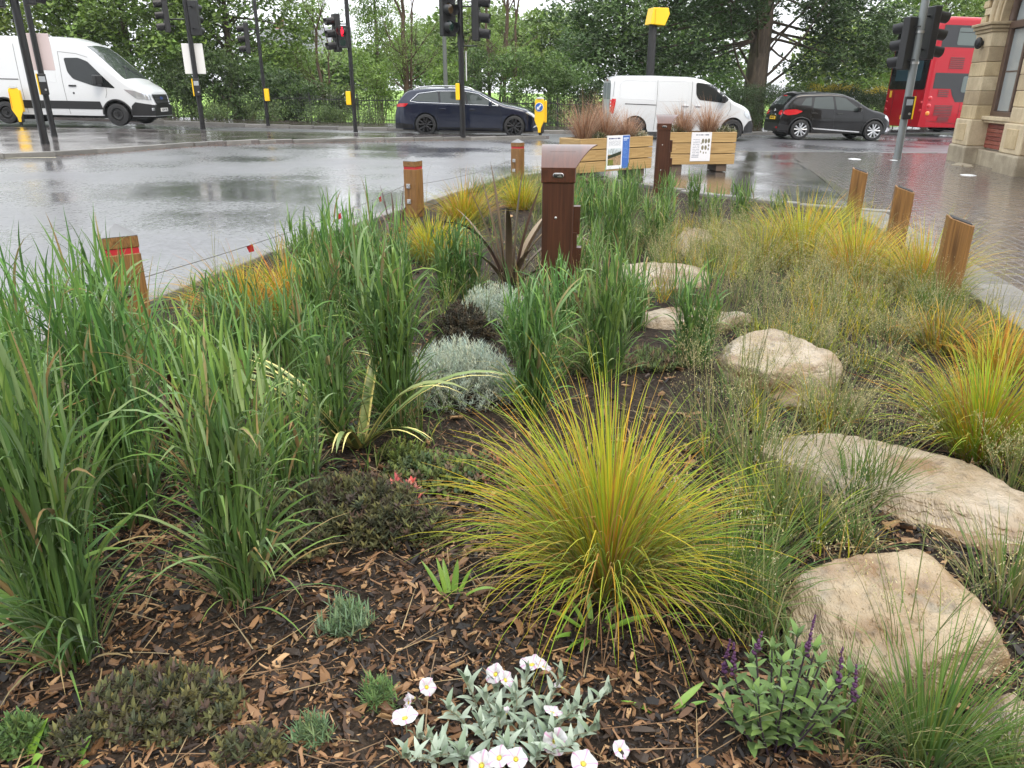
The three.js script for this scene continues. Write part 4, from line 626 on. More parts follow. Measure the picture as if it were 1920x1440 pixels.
// ------------------------------------------------------------------ weathered steel posts with curved hoods
const rustMap = tex(512, (u, v) => { const n = fbm(u * 8, v * 3, 5, 0, 81), f = fbm(u * 70, v * 10, 3, 0, 83), st = fbm(u * 40, v * 1.2, 2, 0, 85), t = clamp(0.5 * n + 0.3 * f + 0.35 * st - 0.1, 0, 1); return [0.17 + 0.25 * t, 0.105 + 0.15 * t, 0.08 + 0.1 * t]; }, { srgb: true });
const rust = std([1, 1, 1], 0.4, { map: rustMap, bumpMap: rustMap, bumpScale: 0.001, metalness: 0.2 });
const rustWet = std([1.15, 1.0, 0.95], 0.34, { map: rustMap, metalness: 0.2, clearcoat: 0.4, clearcoatRoughness: 0.3 });
function hoodGeometry() {
  const pos = [], idx = [], n = 12, m = 4, th = 0.006;
  const at = (t, s, o) => { const d = 0.26 * t, h = 0.11 * (1 - Math.pow(1 - t, 1.7)), x0 = -0.098 - 0.012 * t, x1 = 0.098 + 0.12 * t; return [x0 + (x1 - x0) * s, h + o, -d]; };
  for (const o of [0, -th]) for (let i = 0; i <= n; i++) for (let k = 0; k <= m; k++) pos.push(...at(i / n, k / m, o));
  const q = (n + 1) * (m + 1), id = (l, i, k) => l * q + i * (m + 1) + k;
  for (let i = 0; i < n; i++) for (let k = 0; k < m; k++) { idx.push(id(0, i, k), id(0, i, k + 1), id(0, i + 1, k), id(0, i + 1, k), id(0, i, k + 1), id(0, i + 1, k + 1)); idx.push(id(1, i, k), id(1, i + 1, k), id(1, i, k + 1), id(1, i + 1, k), id(1, i + 1, k + 1), id(1, i, k + 1)); }
  for (let i = 0; i < n; i++) for (const k of [0, m]) idx.push(id(0, i, k), id(0, i + 1, k), id(1, i, k), id(1, i, k), id(0, i + 1, k), id(1, i + 1, k));
  for (let k = 0; k < m; k++) for (const i of [0, n]) idx.push(id(0, i, k), id(1, i, k), id(0, i, k + 1), id(0, i, k + 1), id(1, i, k), id(1, i, k + 1));
  const g = new THREE.BufferGeometry(); g.setAttribute('position', new THREE.Float32BufferAttribute(pos, 3)); g.setIndex(idx); const c = toCreasedNormals(g, 0.6); const p = c.attributes.position, uv = []; for (let i = 0; i < p.count; i++) uv.push(p.getX(i) * 1.5, p.getZ(i) * 1.5); c.setAttribute('uv', new THREE.Float32BufferAttribute(uv, 2)); return c;
}
function steelPost(x, z, turn, label, badge) {
  const t = thing('weathered_steel_post', label, 'post', [x, bedY(x, z) - 0.06, z], turn, 'rusted steel posts with curved hoods');
  part('post', rbox(0.182, 1.0, 0.13, 0.008, 0, 0.5, 0), rust, t);
  part('collar', rbox(0.196, 0.085, 0.145, 0.006, 0, 1.0, 0), rustWet, t);
  part('hood', hoodGeometry().translate(0, 1.042, 0.073), rustWet, t);
  part('hood_support', box(0.15, 0.08, 0.08, 0.02, 1.08, -0.1), rust, t);
  part('side_channel', merge([box(0.03, 0.62, 0.09, 0.1, 0.36, -0.01), box(0.045, 0.16, 0.07, 0.108, 0.74, -0.012), box(0.05, 0.12, 0.07, 0.118, 0.52, -0.012), box(0.05, 0.14, 0.07, 0.118, 0.24, -0.012)]), rust, t);
  for (const y of [0.76, 0.42]) part('rivet', new THREE.SphereGeometry(0.008, 10, 6).scale(1, 1, 0.5).translate(-0.01, y, 0.066), M.steel, t);
  const b = part('badge', new THREE.CapsuleGeometry(0.014, 0.034, 4, 12).rotateZ(Math.PI / 2).scale(1, 1, 0.3).translate(0, 1.0, 0.0735), M.steel, t);
  part('badge_face', new THREE.CapsuleGeometry(0.0115, 0.034, 4, 12).rotateZ(Math.PI / 2).scale(1, 1, 0.3).translate(0, 1.0, 0.075), M.blackMatt, b);
  if (badge) part('badge_emblem', merge([box(0.02, 0.004, 0.002, -0.008, 1.005, 0.0792), box(0.014, 0.006, 0.002, 0.01, 1.003, 0.0792), box(0.026, 0.004, 0.002, 0.008, 0.994, 0.0792)]), M.steel, b);
}
steelPost(0.27, -4.45, -0.1, 'rusted steel post with a curved hood in the middle of the bed, nearer one', true);
steelPost(2.12, -11.0, -0.12, 'rusted steel post with a curved hood between the two timber planters', false);

// ------------------------------------------------------------------ timber planters
const planterWood = (len, h, k) => { const g = new RoundedBoxGeometry(len, h, 0.045, 2, 0.009), uv = g.attributes.uv, p = g.attributes.position; for (let i = 0; i < uv.count; i++) uv.setXY(i, p.getY(i) * 1.6 + k * 0.37, p.getX(i) * 0.9 + k * 0.61); return g; };
const bar = (u, v, x0, x1, y0, y1) => u > x0 && u < x1 && v > y0 && v < y1;
const posterA = tex(256, (u, v) => { let c = [0.9, 0.91, 0.93]; if (u > 0.68) { c = [0.27, 0.43, 0.72]; if (bar(u, v, 0.72, 0.95, 0.9, 0.93) || bar(u, v, 0.72, 0.88, 0.85, 0.875)) c = [0.85, 0.9, 0.97]; else if (bar(u, v, 0.72, 0.93, 0.3, 0.8) && Math.sin(v * 160) > 0.55 && fbm(u * 40, v * 40, 1, 0, 2) > 0.4) c = [0.45, 0.6, 0.85]; return c; } if (bar(u, v, 0.06, 0.6, 0.9, 0.935) && fbm(u * 60, 3, 1, 0, 5) > 0.3) return [0.12, 0.16, 0.42]; if (bar(u, v, 0.06, 0.6, 0.68, 0.87) && Math.sin(v * 190) > 0.2 && fbm(u * 50, v * 50, 1, 0, 3) > 0.35) return [0.68, 0.7, 0.74]; if (bar(u, v, 0.04, 0.64, 0.1, 0.62)) { const s = v > 0.44; c = s ? [0.72, 0.76, 0.78] : [0.62, 0.53, 0.42]; const roof = v - 0.34 - 0.22 * u; if (Math.abs(roof) < 0.05) c = [0.18, 0.22, 0.17]; if (v < 0.28 && u < 0.3) c = [0.42, 0.45, 0.2]; const n = fbm(u * 20, v * 20, 3, 0, 8); return c.map((q) => q * (0.75 + 0.5 * n)); } return c; }, { srgb: true });
const posterB = tex(256, (u, v) => { let c = [0.88, 0.88, 0.9]; if (bar(u, v, 0.2, 0.86, 0.9, 0.93) && fbm(u * 60, 3, 1, 0, 5) > 0.3) return [0.2, 0.27, 0.36]; if (u < 0.45 && bar(u, v, 0.08, 0.42, 0.12, 0.8) && Math.sin(v * 110) > 0.45 && fbm(u * 50, v * 60, 1, 0, 3) > 0.35) return [0.55, 0.57, 0.62]; if (bar(u, v, 0.06, 0.38, 0.12, 0.14) || bar(u, v, 0.06, 0.38, 0.17, 0.19)) return [0.25, 0.28, 0.33]; for (const [a, b, r] of [[0.58, 0.7, 0.062], [0.73, 0.7, 0.062], [0.88, 0.71, 0.062], [0.58, 0.47, 0.062], [0.74, 0.47, 0.062], [0.89, 0.55, 0.035], [0.88, 0.42, 0.035], [0.5, 0.33, 0.03], [0.65, 0.29, 0.028], [0.78, 0.29, 0.025], [0.5, 0.62, 0.025]]) { const d = Math.hypot((u - a), (v - b) * 0.75); if (d < r) { const n = fbm(u * 60, v * 60, 2, 0, 9); return [0.3 + 0.35 * n, 0.31 + 0.3 * n, 0.27 + 0.22 * n]; } } return c; }, { srgb: true });
function planter(x, z, turn, len, wid, h, label, poster, posterLabel, at) {
  const t = thing('timber_planter', label, 'planter', [x, G(x, z) + 0.086, z], turn, 'timber planters on the paving');   // origin at the middle of the front face
  const n = 3, ph = h / n, f = 0.13; let k = 0;
  for (let i = 0; i < n; i++) { const y = f + ph * (i + 0.5); for (const [px, pz, ry, l] of [[0, 0, 0, len], [0, -wid, 0, len], [-len / 2 + 0.022, -wid / 2, Math.PI / 2, wid - 0.048], [len / 2 - 0.022, -wid / 2, Math.PI / 2, wid - 0.048]]) { const m = part('plank', planterWood(l, ph - 0.012, k), paleWood[k % 3], t); m.position.set(px, y, pz); m.rotation.y = ry; k++; } }
  for (const s of [-1, 1]) { part('foot', rbox(0.2, f, wid * 0.9, 0.01, s * (len / 2 - 0.22), f / 2, -wid / 2), std([0.12, 0.085, 0.06], 0.6), t); part('corner_post', box(0.06, h - 0.02, 0.06, s * (len / 2 - 0.08), f + h / 2 - 0.01, -0.06), paleWood[0], t); }
  part('planter_soil', box(len - 0.1, 0.04, wid - 0.1, 0, f + h - 0.1, -wid / 2), soil, t);
  const pm = std([1, 1, 1], 0.3, { map: poster }), pp = part('poster', new THREE.PlaneGeometry(at[2], at[3]).translate(at[0], f + h * at[1], 0.032), pm, t); pp.userData.label = posterLabel;
  part('poster_board', rbox(at[2] + 0.012, at[3] + 0.012, 0.008, 0.003, at[0], f + h * at[1], 0.027), M.white, t);
  return t;
}
const planterA = [1.74, -12.95, 0.62, 1.62, 0.5, 0.54], planterB = [3.5, -14.45, 0.1, 1.3, 0.55, 0.58];
const tA = planter(...planterA, 'pale timber planter with a blue and white poster, nearer of the two', posterA, 'white and blue information poster', [0.0, 0.56, 0.5, 0.52]);
const tB = planter(...planterB, 'pale timber planter with a white poster of round pictures, farther of the two', posterB, 'white poster with rows of round pictures', [-0.02, 0.55, 0.37, 0.5]);

// flat white discs lying on the paving
[[1602, 298, 'flat white disc on the paving left of the grey signal post', 0.15], [1675, 300, 'small flat white disc at the foot of the grey signal post', 0.1], [1815, 328, 'flat white disc on the paving before the stone building', 0.15]].forEach(([px, py, label, r]) => { const p = gp(px, py, 0.1), m = part(numbered('white_disc'), new THREE.SphereGeometry(r, 20, 8, 0, Math.PI * 2, 0, Math.PI / 2).scale(1, 0.16, 1), M.white, scene); m.position.set(p.x, G(p.x, p.z) + 0.088, p.z); tag(m, label, 'disc', 'white discs on the paving'); });

// ------------------------------------------------------------------ stone building on the right
{
  const t = thing('stone_building', 'pale stone building with block pilasters and an arched window at the right edge', 'building', [10.45, G(10.45, -18.5) + 0.05, -18.5]);
  // local frame: +x runs along the facade towards the camera, +z is out of the facade
  t.rotation.y = Math.atan2(-0.978, -0.21);
  const stone = (s, a, b) => tex(256, (u, v) => { const n = fbm(u * 6, v * 6, 5, 6, s), f = grain(u, v, 90, s + 2), st = fbm(u * 18, v * 2.5, 3, 0, s + 4), q = clamp(0.6 * n + 0.25 * f + 0.3 * st - 0.1, 0, 1); return a.map((x, i) => x + (b[i] - x) * q); }, { srgb: true });
  const sm = [[[0.58, 0.5, 0.37], [0.86, 0.79, 0.64]], [[0.6, 0.53, 0.42], [0.88, 0.82, 0.69]], [[0.52, 0.45, 0.35], [0.76, 0.69, 0.56]]].map(([a, b], i) => std([1, 1, 1], 0.7, { map: stone(91 + i * 7, a, b), bumpMap: stone(91 + i * 7, [0.3, 0.3, 0.3], [0.7, 0.7, 0.7]), bumpScale: 0.006 }));
  const dirty = std([1, 1, 1], 0.6, { map: stone(121, [0.45, 0.41, 0.34], [0.78, 0.73, 0.63]), bumpScale: 0.008, bumpMap: stone(122, [0.2, 0.2, 0.2], [0.8, 0.8, 0.8]) });
  const blockUV = (g, k) => { const uv = g.attributes.uv, p = g.attributes.position, n = g.attributes.normal; for (let i = 0; i < uv.count; i++) { const nx = Math.abs(n.getX(i)), ny = Math.abs(n.getY(i)); uv.setXY(i, (nx > 0.6 ? p.getZ(i) : p.getX(i)) * 0.7 + k * 0.37, (ny > 0.6 ? p.getZ(i) : p.getY(i)) * 0.7 + k * 0.23); } return g; };
  const PW = 0.95, PD = 0.34, bay = 1.95, springY = 2.95, brickRed = [[0.24, 0.062, 0.04], [0.2, 0.05, 0.035], [0.27, 0.08, 0.052]].map((c) => std(c, 0.55, { bumpMap: slabBump, bumpScale: 0.004 }));
  // the mass of the building, behind the facade
  part('rear_wall', box(9, 7, 5, 4.5, 3.5, -PD - 2.62), sm[2], t);
  const brickSize = [0.225, 0.075];
  for (let b = 0; b < 3; b++) {
    const x0 = b * (PW + bay), pil = new THREE.Group(); pil.name = 'pilaster'; pil.position.set(x0, 0, 0); t.add(pil);
    part('plinth', blockUV(rbox(PW + 0.14, 0.42, PD + 0.14, 0.05, PW / 2, 0.21, -PD / 2 + 0.03), b), dirty, pil);
    part('plinth', blockUV(rbox(PW + 0.06, 0.56, PD + 0.08, 0.03, PW / 2, 0.7, -PD / 2 + 0.02), b + 3), sm[1], pil);
    part('plinth_panel', blockUV(rbox(PW * 0.56, 0.36, 0.03, 0.008, PW / 2, 0.7, 0.062), b + 1), sm[0], pil);
    for (let k = 0; k < 6; k++) part('stone_block', blockUV(rbox(PW, 0.293, PD, 0.022, PW / 2, 0.98 + 0.295 * (k + 0.5), -PD / 2), k * 1.7 + b), sm[(k * 2 + b) % 3], pil);
    for (const [y, o, h] of [[2.78, 0.03, 0.07], [2.85, 0.07, 0.07], [2.915, 0.11, 0.06]]) part('capital_moulding', blockUV(rbox(PW + o * 2, h, PD + o * 2, 0.015, PW / 2, y, -PD / 2), b), sm[2], pil);
    if (b === 0) { const w = part('wall_lamp', new THREE.SphereGeometry(0.11, 16, 12).scale(1, 1.1, 0.7).translate(PW * 0.55, 2.55, 0.09), M.blackMatt, pil); part('lamp_mount', cyl(0.05, 0.05, 0.06, PW * 0.55, 2.55, 0.03, 12, 'z'), M.blackMatt, w); }
    if (b < 2) {
      const c = x0 + PW + bay / 2, wd = bay;
      part('base_block', blockUV(rbox(wd, 0.36, 0.3, 0.02, c, 0.18, -PD - 0.0), b), dirty, t);
      const wall = part('brick_panel', box(wd, 0.58, 0.1, c, 0.66, -PD - 0.06), std([0.4, 0.36, 0.32], 0.8), t);
      for (let j = 0; j < 7; j++) for (let i = -1; i < 9; i++) { const l = x0 + PW + (i + (j % 2 ? 0.5 : 0)) * 0.235, a = Math.max(l, x0 + PW), e = Math.min(l + 0.225, x0 + PW + wd); if (e - a < 0.04) continue; part('brick', rbox(e - a, 0.073, 0.06, 0.004, (a + e) / 2, 0.395 + (j + 0.5) * 0.083, -PD + 0.005 + 0.002 * hash2(i + 20, j, b)), brickRed[(i * 3 + j * 5 + 9) % 3], wall); }
      part('sill', merge([blockUV(rbox(wd, 0.08, 0.3, 0.015, c, 1.02, -PD + 0.05), 2), blockUV(rbox(wd, 0.06, 0.24, 0.012, c, 0.955, -PD + 0.03), 3)]), sm[1], t);
      const win = new THREE.Group(); win.name = 'window'; t.add(win); const brown = std([0.1, 0.062, 0.045], 0.4), zf = -PD - 0.02;
      const pane = std([0.33, 0.36, 0.36], 0.12, { clearcoat: 0.5 });
      for (const s of [-1, 1]) part('frame', rbox(0.16, 1.78, 0.12, 0.01, c + s * (wd / 2 - 0.08), 1.95, zf), brown, win);
      part('frame', rbox(wd, 0.12, 0.13, 0.01, c, 1.1, zf), brown, win); part('frame', rbox(wd, 0.14, 0.15, 0.01, c, 2.86, zf), brown, win); part('frame', rbox(0.09, 1.64, 0.1, 0.008, c, 1.98, zf), brown, win);
      for (const s of [-1, 1]) { part('glass_pane', box(wd / 2 - 0.2, 0.78, 0.02, c + s * (wd / 4 - 0.04), 1.56, zf - 0.02), pane, win); part('glass_pane', box(wd / 2 - 0.2, 0.82, 0.02, c + s * (wd / 4 - 0.04), 2.37, zf - 0.024), pane, win); part('glazing_bar', box(wd / 2 - 0.2, 0.025, 0.03, c + s * (wd / 4 - 0.04), 1.955, zf - 0.016), brown, win); }
      const fan = part('fan_light', new THREE.CircleGeometry(wd / 2 - 0.1, 32, 0, Math.PI).translate(c, 2.95, zf - 0.02), pane, win);
      for (const [r, w2, zz, m] of [[wd / 2 - 0.04, 0.08, zf + 0.03, brown]]) part('arched_frame', new THREE.TorusGeometry(r, w2, 8, 32, Math.PI).translate(c, 2.95, zz), m, win);
      for (const [r, w2, zz] of [[wd / 2 + 0.06, 0.055, -0.17], [wd / 2 + 0.17, 0.06, -0.1], [wd / 2 + 0.29, 0.065, -0.04]]) part('arch_moulding', new THREE.TorusGeometry(r, w2, 10, 40, Math.PI).translate(c, 2.95, zz), sm[1], t);
      // stone-faced spandrel wall with the arch cut out
      const s = new THREE.Shape(); const xl = x0 + PW / 2, xr = x0 + PW * 1.5 + bay; s.moveTo(xl, 2.95); s.lineTo(c - wd / 2 - 0.0, 2.95); s.absarc(c, 2.95, wd / 2, Math.PI, 0, true); s.lineTo(xr, 2.95); s.lineTo(xr, 6.8); s.lineTo(xl, 6.8); s.closePath();
      part('spandrel_wall', new THREE.ExtrudeGeometry(s, { depth: 0.2, bevelEnabled: false, curveSegments: 24 }).translate(0, 0, -0.32), sm[2], t);
      const faces = [rbox(0.3, 0.14, 0.06, 0.012), rbox(0.42, 0.14, 0.055, 0.014)];
      for (let j = 0; j < 14; j++) for (let i = 0; i < 8; i++) { const x = xl - (b ? 0 : 0.45) + i * 0.43 + (j % 2) * 0.2, y = 3.04 + j * 0.155; if (Math.hypot(x - c, y - 2.95) < wd / 2 + 0.55 || x > xr - 0.1 || (b === 1 && x > xr - 0.3)) continue; const m = part('facing_stone', faces[(i + j) % 2], sm[(i * 5 + j * 3) % 2], t); m.position.set(x, y, -0.1 + 0.012 * hash2(i, j, 7)); }
    }
  }
  part('side_wall', box(0.3, 4, 4, 0.16, 4.95, -2.3), sm[2], t); part('corner_pier', blockUV(box(0.55, 3.85, 0.22, 0.275, 4.88, -0.24), 1), sm[2], t);
  // loose broken slabs at the foot of the wall
  for (const [x, z, w, r] of [[1.5, 0.18, 0.5, 0.2], [2.0, 0.26, 0.35, -0.15], [1.75, 0.36, 0.3, 0.5]]) { const m = part('loose_slab', rbox(w, 0.04, 0.16, 0.008), dirty, t); m.position.set(x, 0.06, z); m.rotation.y = r; }
}
// ------------------------------------------------------------------ railings before the park
{
  const iron = std([0.014, 0.015, 0.015], 0.5), line = backFence.map(([x, z]) => [x, z - 0.15]), spots = along(smoothLine(line.slice(2, 7), 60), 2.0).filter(([x]) => x > -13 && x < 6.5);
  const barGeo = cyl(0.009, 0.009, 0.95, 0, 0.475, 0, 6), hoop = new THREE.TorusGeometry(0.055, 0.009, 5, 8, Math.PI).translate(0.055, 0.95, 0);
  const words = ['first', 'second', 'third', 'fourth', 'fifth', 'sixth', 'seventh', 'eighth', 'ninth', 'tenth', 'eleventh', 'twelfth'];
  spots.forEach(([x, z, a], i) => {
    const t = thing('railing_panel', `black hoop-topped railing panel before the park, ${words[i] ?? 'last'} from the left`, 'railing', [x, G(x, z) + 0.08, z], a, 'park railings');
    for (let k = 0; k < 18; k++) { const m = part('bar', barGeo, iron, t); m.position.x = 0.055 + k * 0.11; if (k % 2 === 0) { const h = part('hoop', hoop, iron, t); h.position.x = 0.055 + k * 0.11; } }
    part('rail', box(2, 0.035, 0.012, 1, 0.12, 0), iron, t); part('rail', box(2, 0.035, 0.012, 1, 0.86, 0), iron, t); part('post', box(0.05, 1.1, 0.05, 0.0, 0.55, 0), iron, t);
  });
}
// ------------------------------------------------------------------ a pale house far behind the trees
{
  const p = wp(585, 170, 85), t = thing('distant_house', 'pale house with a grey slate roof glimpsed between the trees', 'house', [p.x, 0, p.z], 0.15);
  const wall = std([0.52, 0.5, 0.47], 0.85), roof = std([0.16, 0.165, 0.18], 0.6);
  part('wall', box(9, 5.2, 7, 0, 2.6, 0), wall, t);
  const s = new THREE.Shape([[-5, 0], [5, 0], [0, 2.9]].map((q) => new THREE.Vector2(...q))); const rf = part('roof', new THREE.ExtrudeGeometry(s, { depth: 7.8, bevelEnabled: false }).rotateY(Math.PI / 2).translate(-3.9, 5.2, 0).scale(1.25, 1, 0.8), roof, t); part('chimney', box(0.8, 1.6, 0.7, -2.8, 8, 0), std([0.3, 0.14, 0.1], 0.8), rf);
  for (const x of [-3, 0, 3]) for (const y of [1.5, 3.9]) { const w = part('window', box(1.2, 1.4, 0.1, x, y, 3.51), M.white, t); for (const k of [-1, 1]) part('pane', box(0.5, 1.2, 0.06, x + k * 0.28, y, 3.55), M.glass, w); }
}

// ------------------------------------------------------------------ the terrace across the street behind the camera, mirrored in the vehicles
['brown brick terrace house behind the camera, leftmost', 'red brick terrace house behind the camera with a white door', 'dark brick terrace house behind the camera in the middle', 'buff brick terrace house behind the camera', 'red brick terrace house behind the camera, rightmost', 'plum brick terrace house behind the camera at the far end'].forEach((label, i) => {
  const x = -30 + i * 10.4, z = 17 + (i % 2) * 0.25, t = thing('terrace_house', label, 'house', [x, G(x, z) - 0.1, z], Math.PI, 'terrace houses behind the camera');
  part('wall', box(10.2, 7.4, 7, 0, 3.7, -3.5), std([[0.16, 0.1, 0.07], [0.2, 0.08, 0.055], [0.12, 0.075, 0.055], [0.26, 0.2, 0.13], [0.19, 0.075, 0.05], [0.14, 0.065, 0.055]][i], 0.85), t);
  const s = new THREE.Shape([[-4.0, 0], [4.0, 0], [0, 2.6]].map((q) => new THREE.Vector2(...q))); part('roof', new THREE.ExtrudeGeometry(s, { depth: 10.3, bevelEnabled: false }).rotateY(Math.PI / 2).translate(-5.15, 7.4, -3.5), std([0.08, 0.08, 0.09], 0.6), t);
  for (const wx of [-3.2, 0, 3.2]) for (const wy of [2.0, 5.2]) { if (wx === 0 && wy < 3) continue; const w = part('window', box(1.4, 1.8, 0.1, wx, wy, 0.03), M.white, t); part('pane', box(1.2, 1.6, 0.06, wx, wy, 0.07), M.glass, w); }
  part('door', box(1.1, 2.3, 0.1, 0, 1.2, 0.04), std([[0.03, 0.06, 0.05], [0.7, 0.7, 0.68], [0.02, 0.02, 0.03], [0.2, 0.02, 0.02], [0.02, 0.05, 0.12], [0.1, 0.05, 0.02]][i], 0.4), t);
});
// ------------------------------------------------------------------ trees, shrubs, hedge
const leafMat = (rough = 0.55, tr = 0.3) => new THREE.MeshPhysicalMaterial({ color: 0xffffff, roughness: rough, transmission: tr, thickness: 0, side: THREE.DoubleSide, ior: 1.4 });
const foliage = leafMat(1, 0.3); foliage.clearcoat = 0.25; foliage.clearcoatRoughness = 0.3;
// a folded pointed leaf, length l along +y
function leafTris(out, l, w, m) {
  const a = [[0, 0, 0], [-w * 0.42, l * 0.35, w * 0.16], [0, l * 0.42, -w * 0.05], [w * 0.42, l * 0.35, w * 0.16], [0, l, -w * 0.2]].map((p) => V(...p).applyMatrix4(m));
  for (const [i, j, k] of [[0, 2, 1], [0, 3, 2], [1, 2, 4], [2, 3, 4]]) out.push(...a[i].toArray(), ...a[j].toArray(), ...a[k].toArray());
}
const E = (x, y, z) => new THREE.Euler(x, y, z, 'YXZ');
function clusterGeo(n, radius, l, w, droop, s) {
  reseed(s); const out = [], m = new THREE.Matrix4(), q = new THREE.Quaternion();
  for (let i = 0; i < n; i++) { const p = V(rr(-1, 1), rr(-0.7, 0.7), rr(-1, 1)).multiplyScalar(radius); q.setFromEuler(E(rr(0.5, 1.5) + droop, rr(0, 6.28), rr(-0.5, 0.5))); const k = rr(0.7, 1.25); m.compose(p, q, V(k, k, k)); leafTris(out, l, w, m); }
  const g = new THREE.BufferGeometry(); g.setAttribute('position', new THREE.Float32BufferAttribute(out, 3)); g.computeVertexNormals(); return g;
}
const clusters = { broad: clusterGeo(10, 0.28, 0.22, 0.18, 0.35, 5), mid: clusterGeo(13, 0.22, 0.12, 0.085, 0.25, 6), fine: clusterGeo(16, 0.16, 0.07, 0.045, 0.1, 7), far: clusterGeo(9, 0.5, 0.34, 0.28, 0.3, 8) };
const barkMap = tex(256, (u, v) => { const n = fbm(u * 14, v * 4, 4, 0, 51), k = 0.2 + 0.26 * n; return [k * 1.05, k * 0.92, k * 0.8]; }, { srgb: true, repeat: [2, 0.6] });
const bark = std([1, 1, 1], 0.85, { map: barkMap, bumpMap: barkMap, bumpScale: 0.03 });
const redBark = std([0.8, 0.66, 0.57], 0.8, { map: barkMap, bumpMap: barkMap, bumpScale: 0.01 });
function scatter(parent, blobs, geo, per, colour, spreadC, name = 'crown', solid = 0.55) {
  const list = [];
  for (const [cx, cy, cz, r, ry] of blobs) { const n = Math.round(per * r * r); for (let i = 0; i < n; i++) { const th = rr(0, 6.2832), c = rr(-1, 1), s = Math.sqrt(1 - c * c), d = r * Math.pow(rr(solid * solid, 1), 0.5) * (1 + 0.16 * (R() - 0.5)); list.push([cx + Math.cos(th) * s * d, cy + c * d * (ry ?? 0.8), cz + Math.sin(th) * s * d]); } }
  const im = new THREE.InstancedMesh(geo, foliage, list.length), m = new THREE.Matrix4(), q = new THREE.Quaternion(), col = new THREE.Color();
  list.forEach((p, i) => { q.setFromEuler(E(rr(-0.4, 0.4), rr(0, 6.28), rr(-0.4, 0.4))); const k = rr(0.75, 1.3); m.compose(V(...p), q, V(k, k, k)); im.setMatrixAt(i, m); const b = 1 + spreadC * (R() - 0.5) * 2, y = rr(-0.1, 0.14); im.setColorAt(i, col.setRGB(colour[0] * b * (1 + y), colour[1] * b * (1 + y * 0.35), colour[2] * b)); });
  im.name = name; im.userData.kind = 'stuff'; im.castShadow = im.receiveShadow = true; parent.add(im); return im;
}
function limb(a, b, r0, r1, sag = 0.15) { const pts = [], rad = [], n = 5, side = V(rr(-1, 1), rr(-0.3, 0.6), rr(-1, 1)).multiplyScalar(a.distanceTo(b) * sag); for (let i = 0; i <= n; i++) { const t = i / n; pts.push(a.clone().lerp(b, t).addScaledVector(side, Math.sin(t * Math.PI) * 0.5).add(V(rr(-1, 1), rr(-1, 1), rr(-1, 1)).multiplyScalar(r0 * 0.4 * (i % n ? 1 : 0)))); rad.push(lerp(r0, r1, t)); } return taperTube(pts, rad, 7); }
function tree(s, label, px, D, o) {
  reseed(s);
  const d = ray(px, 170), x = o.x ?? d.x / -d.z * D, z = -D, t = thing(o.name ?? 'leafy_tree', label, 'tree', [x, G(x, z) - 0.05, z], 0, o.group ?? 'trees in the park');
  const lean = o.lean ?? 0, H = o.h, tr = o.r ?? 0.2, tp = (f) => V(lean * f * H, f * H, 0.02 * H * Math.sin(f * 5)), pts = [0, 0.15, 0.35, 0.55, 0.75, 0.92].map(tp);
  const mat = o.bark ?? bark, trunk = [taperTube([V(0, -0.1, 0), ...pts.slice(1)], [1.25, 1, 0.85, 0.65, 0.42, 0.2].map((k) => k * tr), 10)], blobs = [];
  const n = o.n ?? 22, rx = o.rx, y0 = o.y0, y1 = H * 1.02;
  for (let i = 0; i < n; i++) {
    const f = (i + 0.5) / n, y = lerp(y0, y1, f), an = i * 2.399 + rr(-0.4, 0.4), wide = rx * Math.pow(Math.sin(Math.PI * clamp(0.16 + f * 0.8, 0, 1)), 0.7) * rr(0.55, 1), b = rr(0.8, 1.25) * (o.br ?? 1.2), c = V(Math.cos(an) * wide + lean * y, y, Math.sin(an) * wide);
    blobs.push([c.x, c.y, c.z, b, 0.75]); const from = tp(clamp(f * 0.75 + 0.08, 0.12, 0.9)); trunk.push(limb(from, c, tr * (o.thin ?? 0.3) * (1.1 - f * 0.6), tr * 0.04));
  }
  for (const [dx, y, dz, r] of o.extra ?? []) { blobs.push([dx, y, dz, r, 0.7]); trunk.push(limb(tp(clamp(y / H + 0.1, 0.15, 0.8)), V(dx, y + 0.1, dz), tr * (o.thin ?? 0.28), tr * 0.05)); }
  part('trunk', merge(trunk), mat, t); scatter(t, blobs, o.geo, o.per ?? 60, o.c, o.sp ?? 0.18); return t;
}
const C = { left: [0.15, 0.245, 0.04], bright: [0.215, 0.31, 0.05], dark: [0.062, 0.12, 0.03], mid: [0.095, 0.17, 0.036], pale: [0.15, 0.23, 0.045], shrub: [0.075, 0.135, 0.032] };
tree(1, 'leafy tree with a bright green crown behind the large white van', 60, 37, { h: 7.0, rx: 3.4, y0: 2.0, n: 26, br: 1.35, geo: clusters.broad, c: C.bright, per: 35 });
tree(2, 'tall leafy tree at the far left edge', -110, 36, { h: 7.3, rx: 3.2, y0: 2.0, n: 24, br: 1.35, geo: clusters.broad, c: C.left, per: 33 });
tree(3, 'leafy tree with drooping boughs between the van and the thin signal post', 255, 36, { h: 7.0, rx: 3.3, y0: 1.9, n: 28, br: 1.3, geo: clusters.broad, c: C.left, per: 36 });
tree(4, 'broad leafy tree whose boughs reach towards the gap of sky', 440, 36, { h: 6.8, rx: 3.2, y0: 1.9, n: 28, br: 1.25, geo: clusters.broad, c: C.left, per: 37, extra: [[3.4, 4.6, 0.6, 0.7], [3.6, 3.6, 0.8, 0.8], [2.7, 2.6, 0.9, 0.9], [2.6, 5.6, 0.4, 0.8]] });
tree(5, 'slim leafy tree behind the post with the red figure', 712, 39, { h: 6.2, rx: 1.2, y0: 1.9, n: 14, br: 0.9, r: 0.13, geo: clusters.mid, c: C.left, per: 54 });
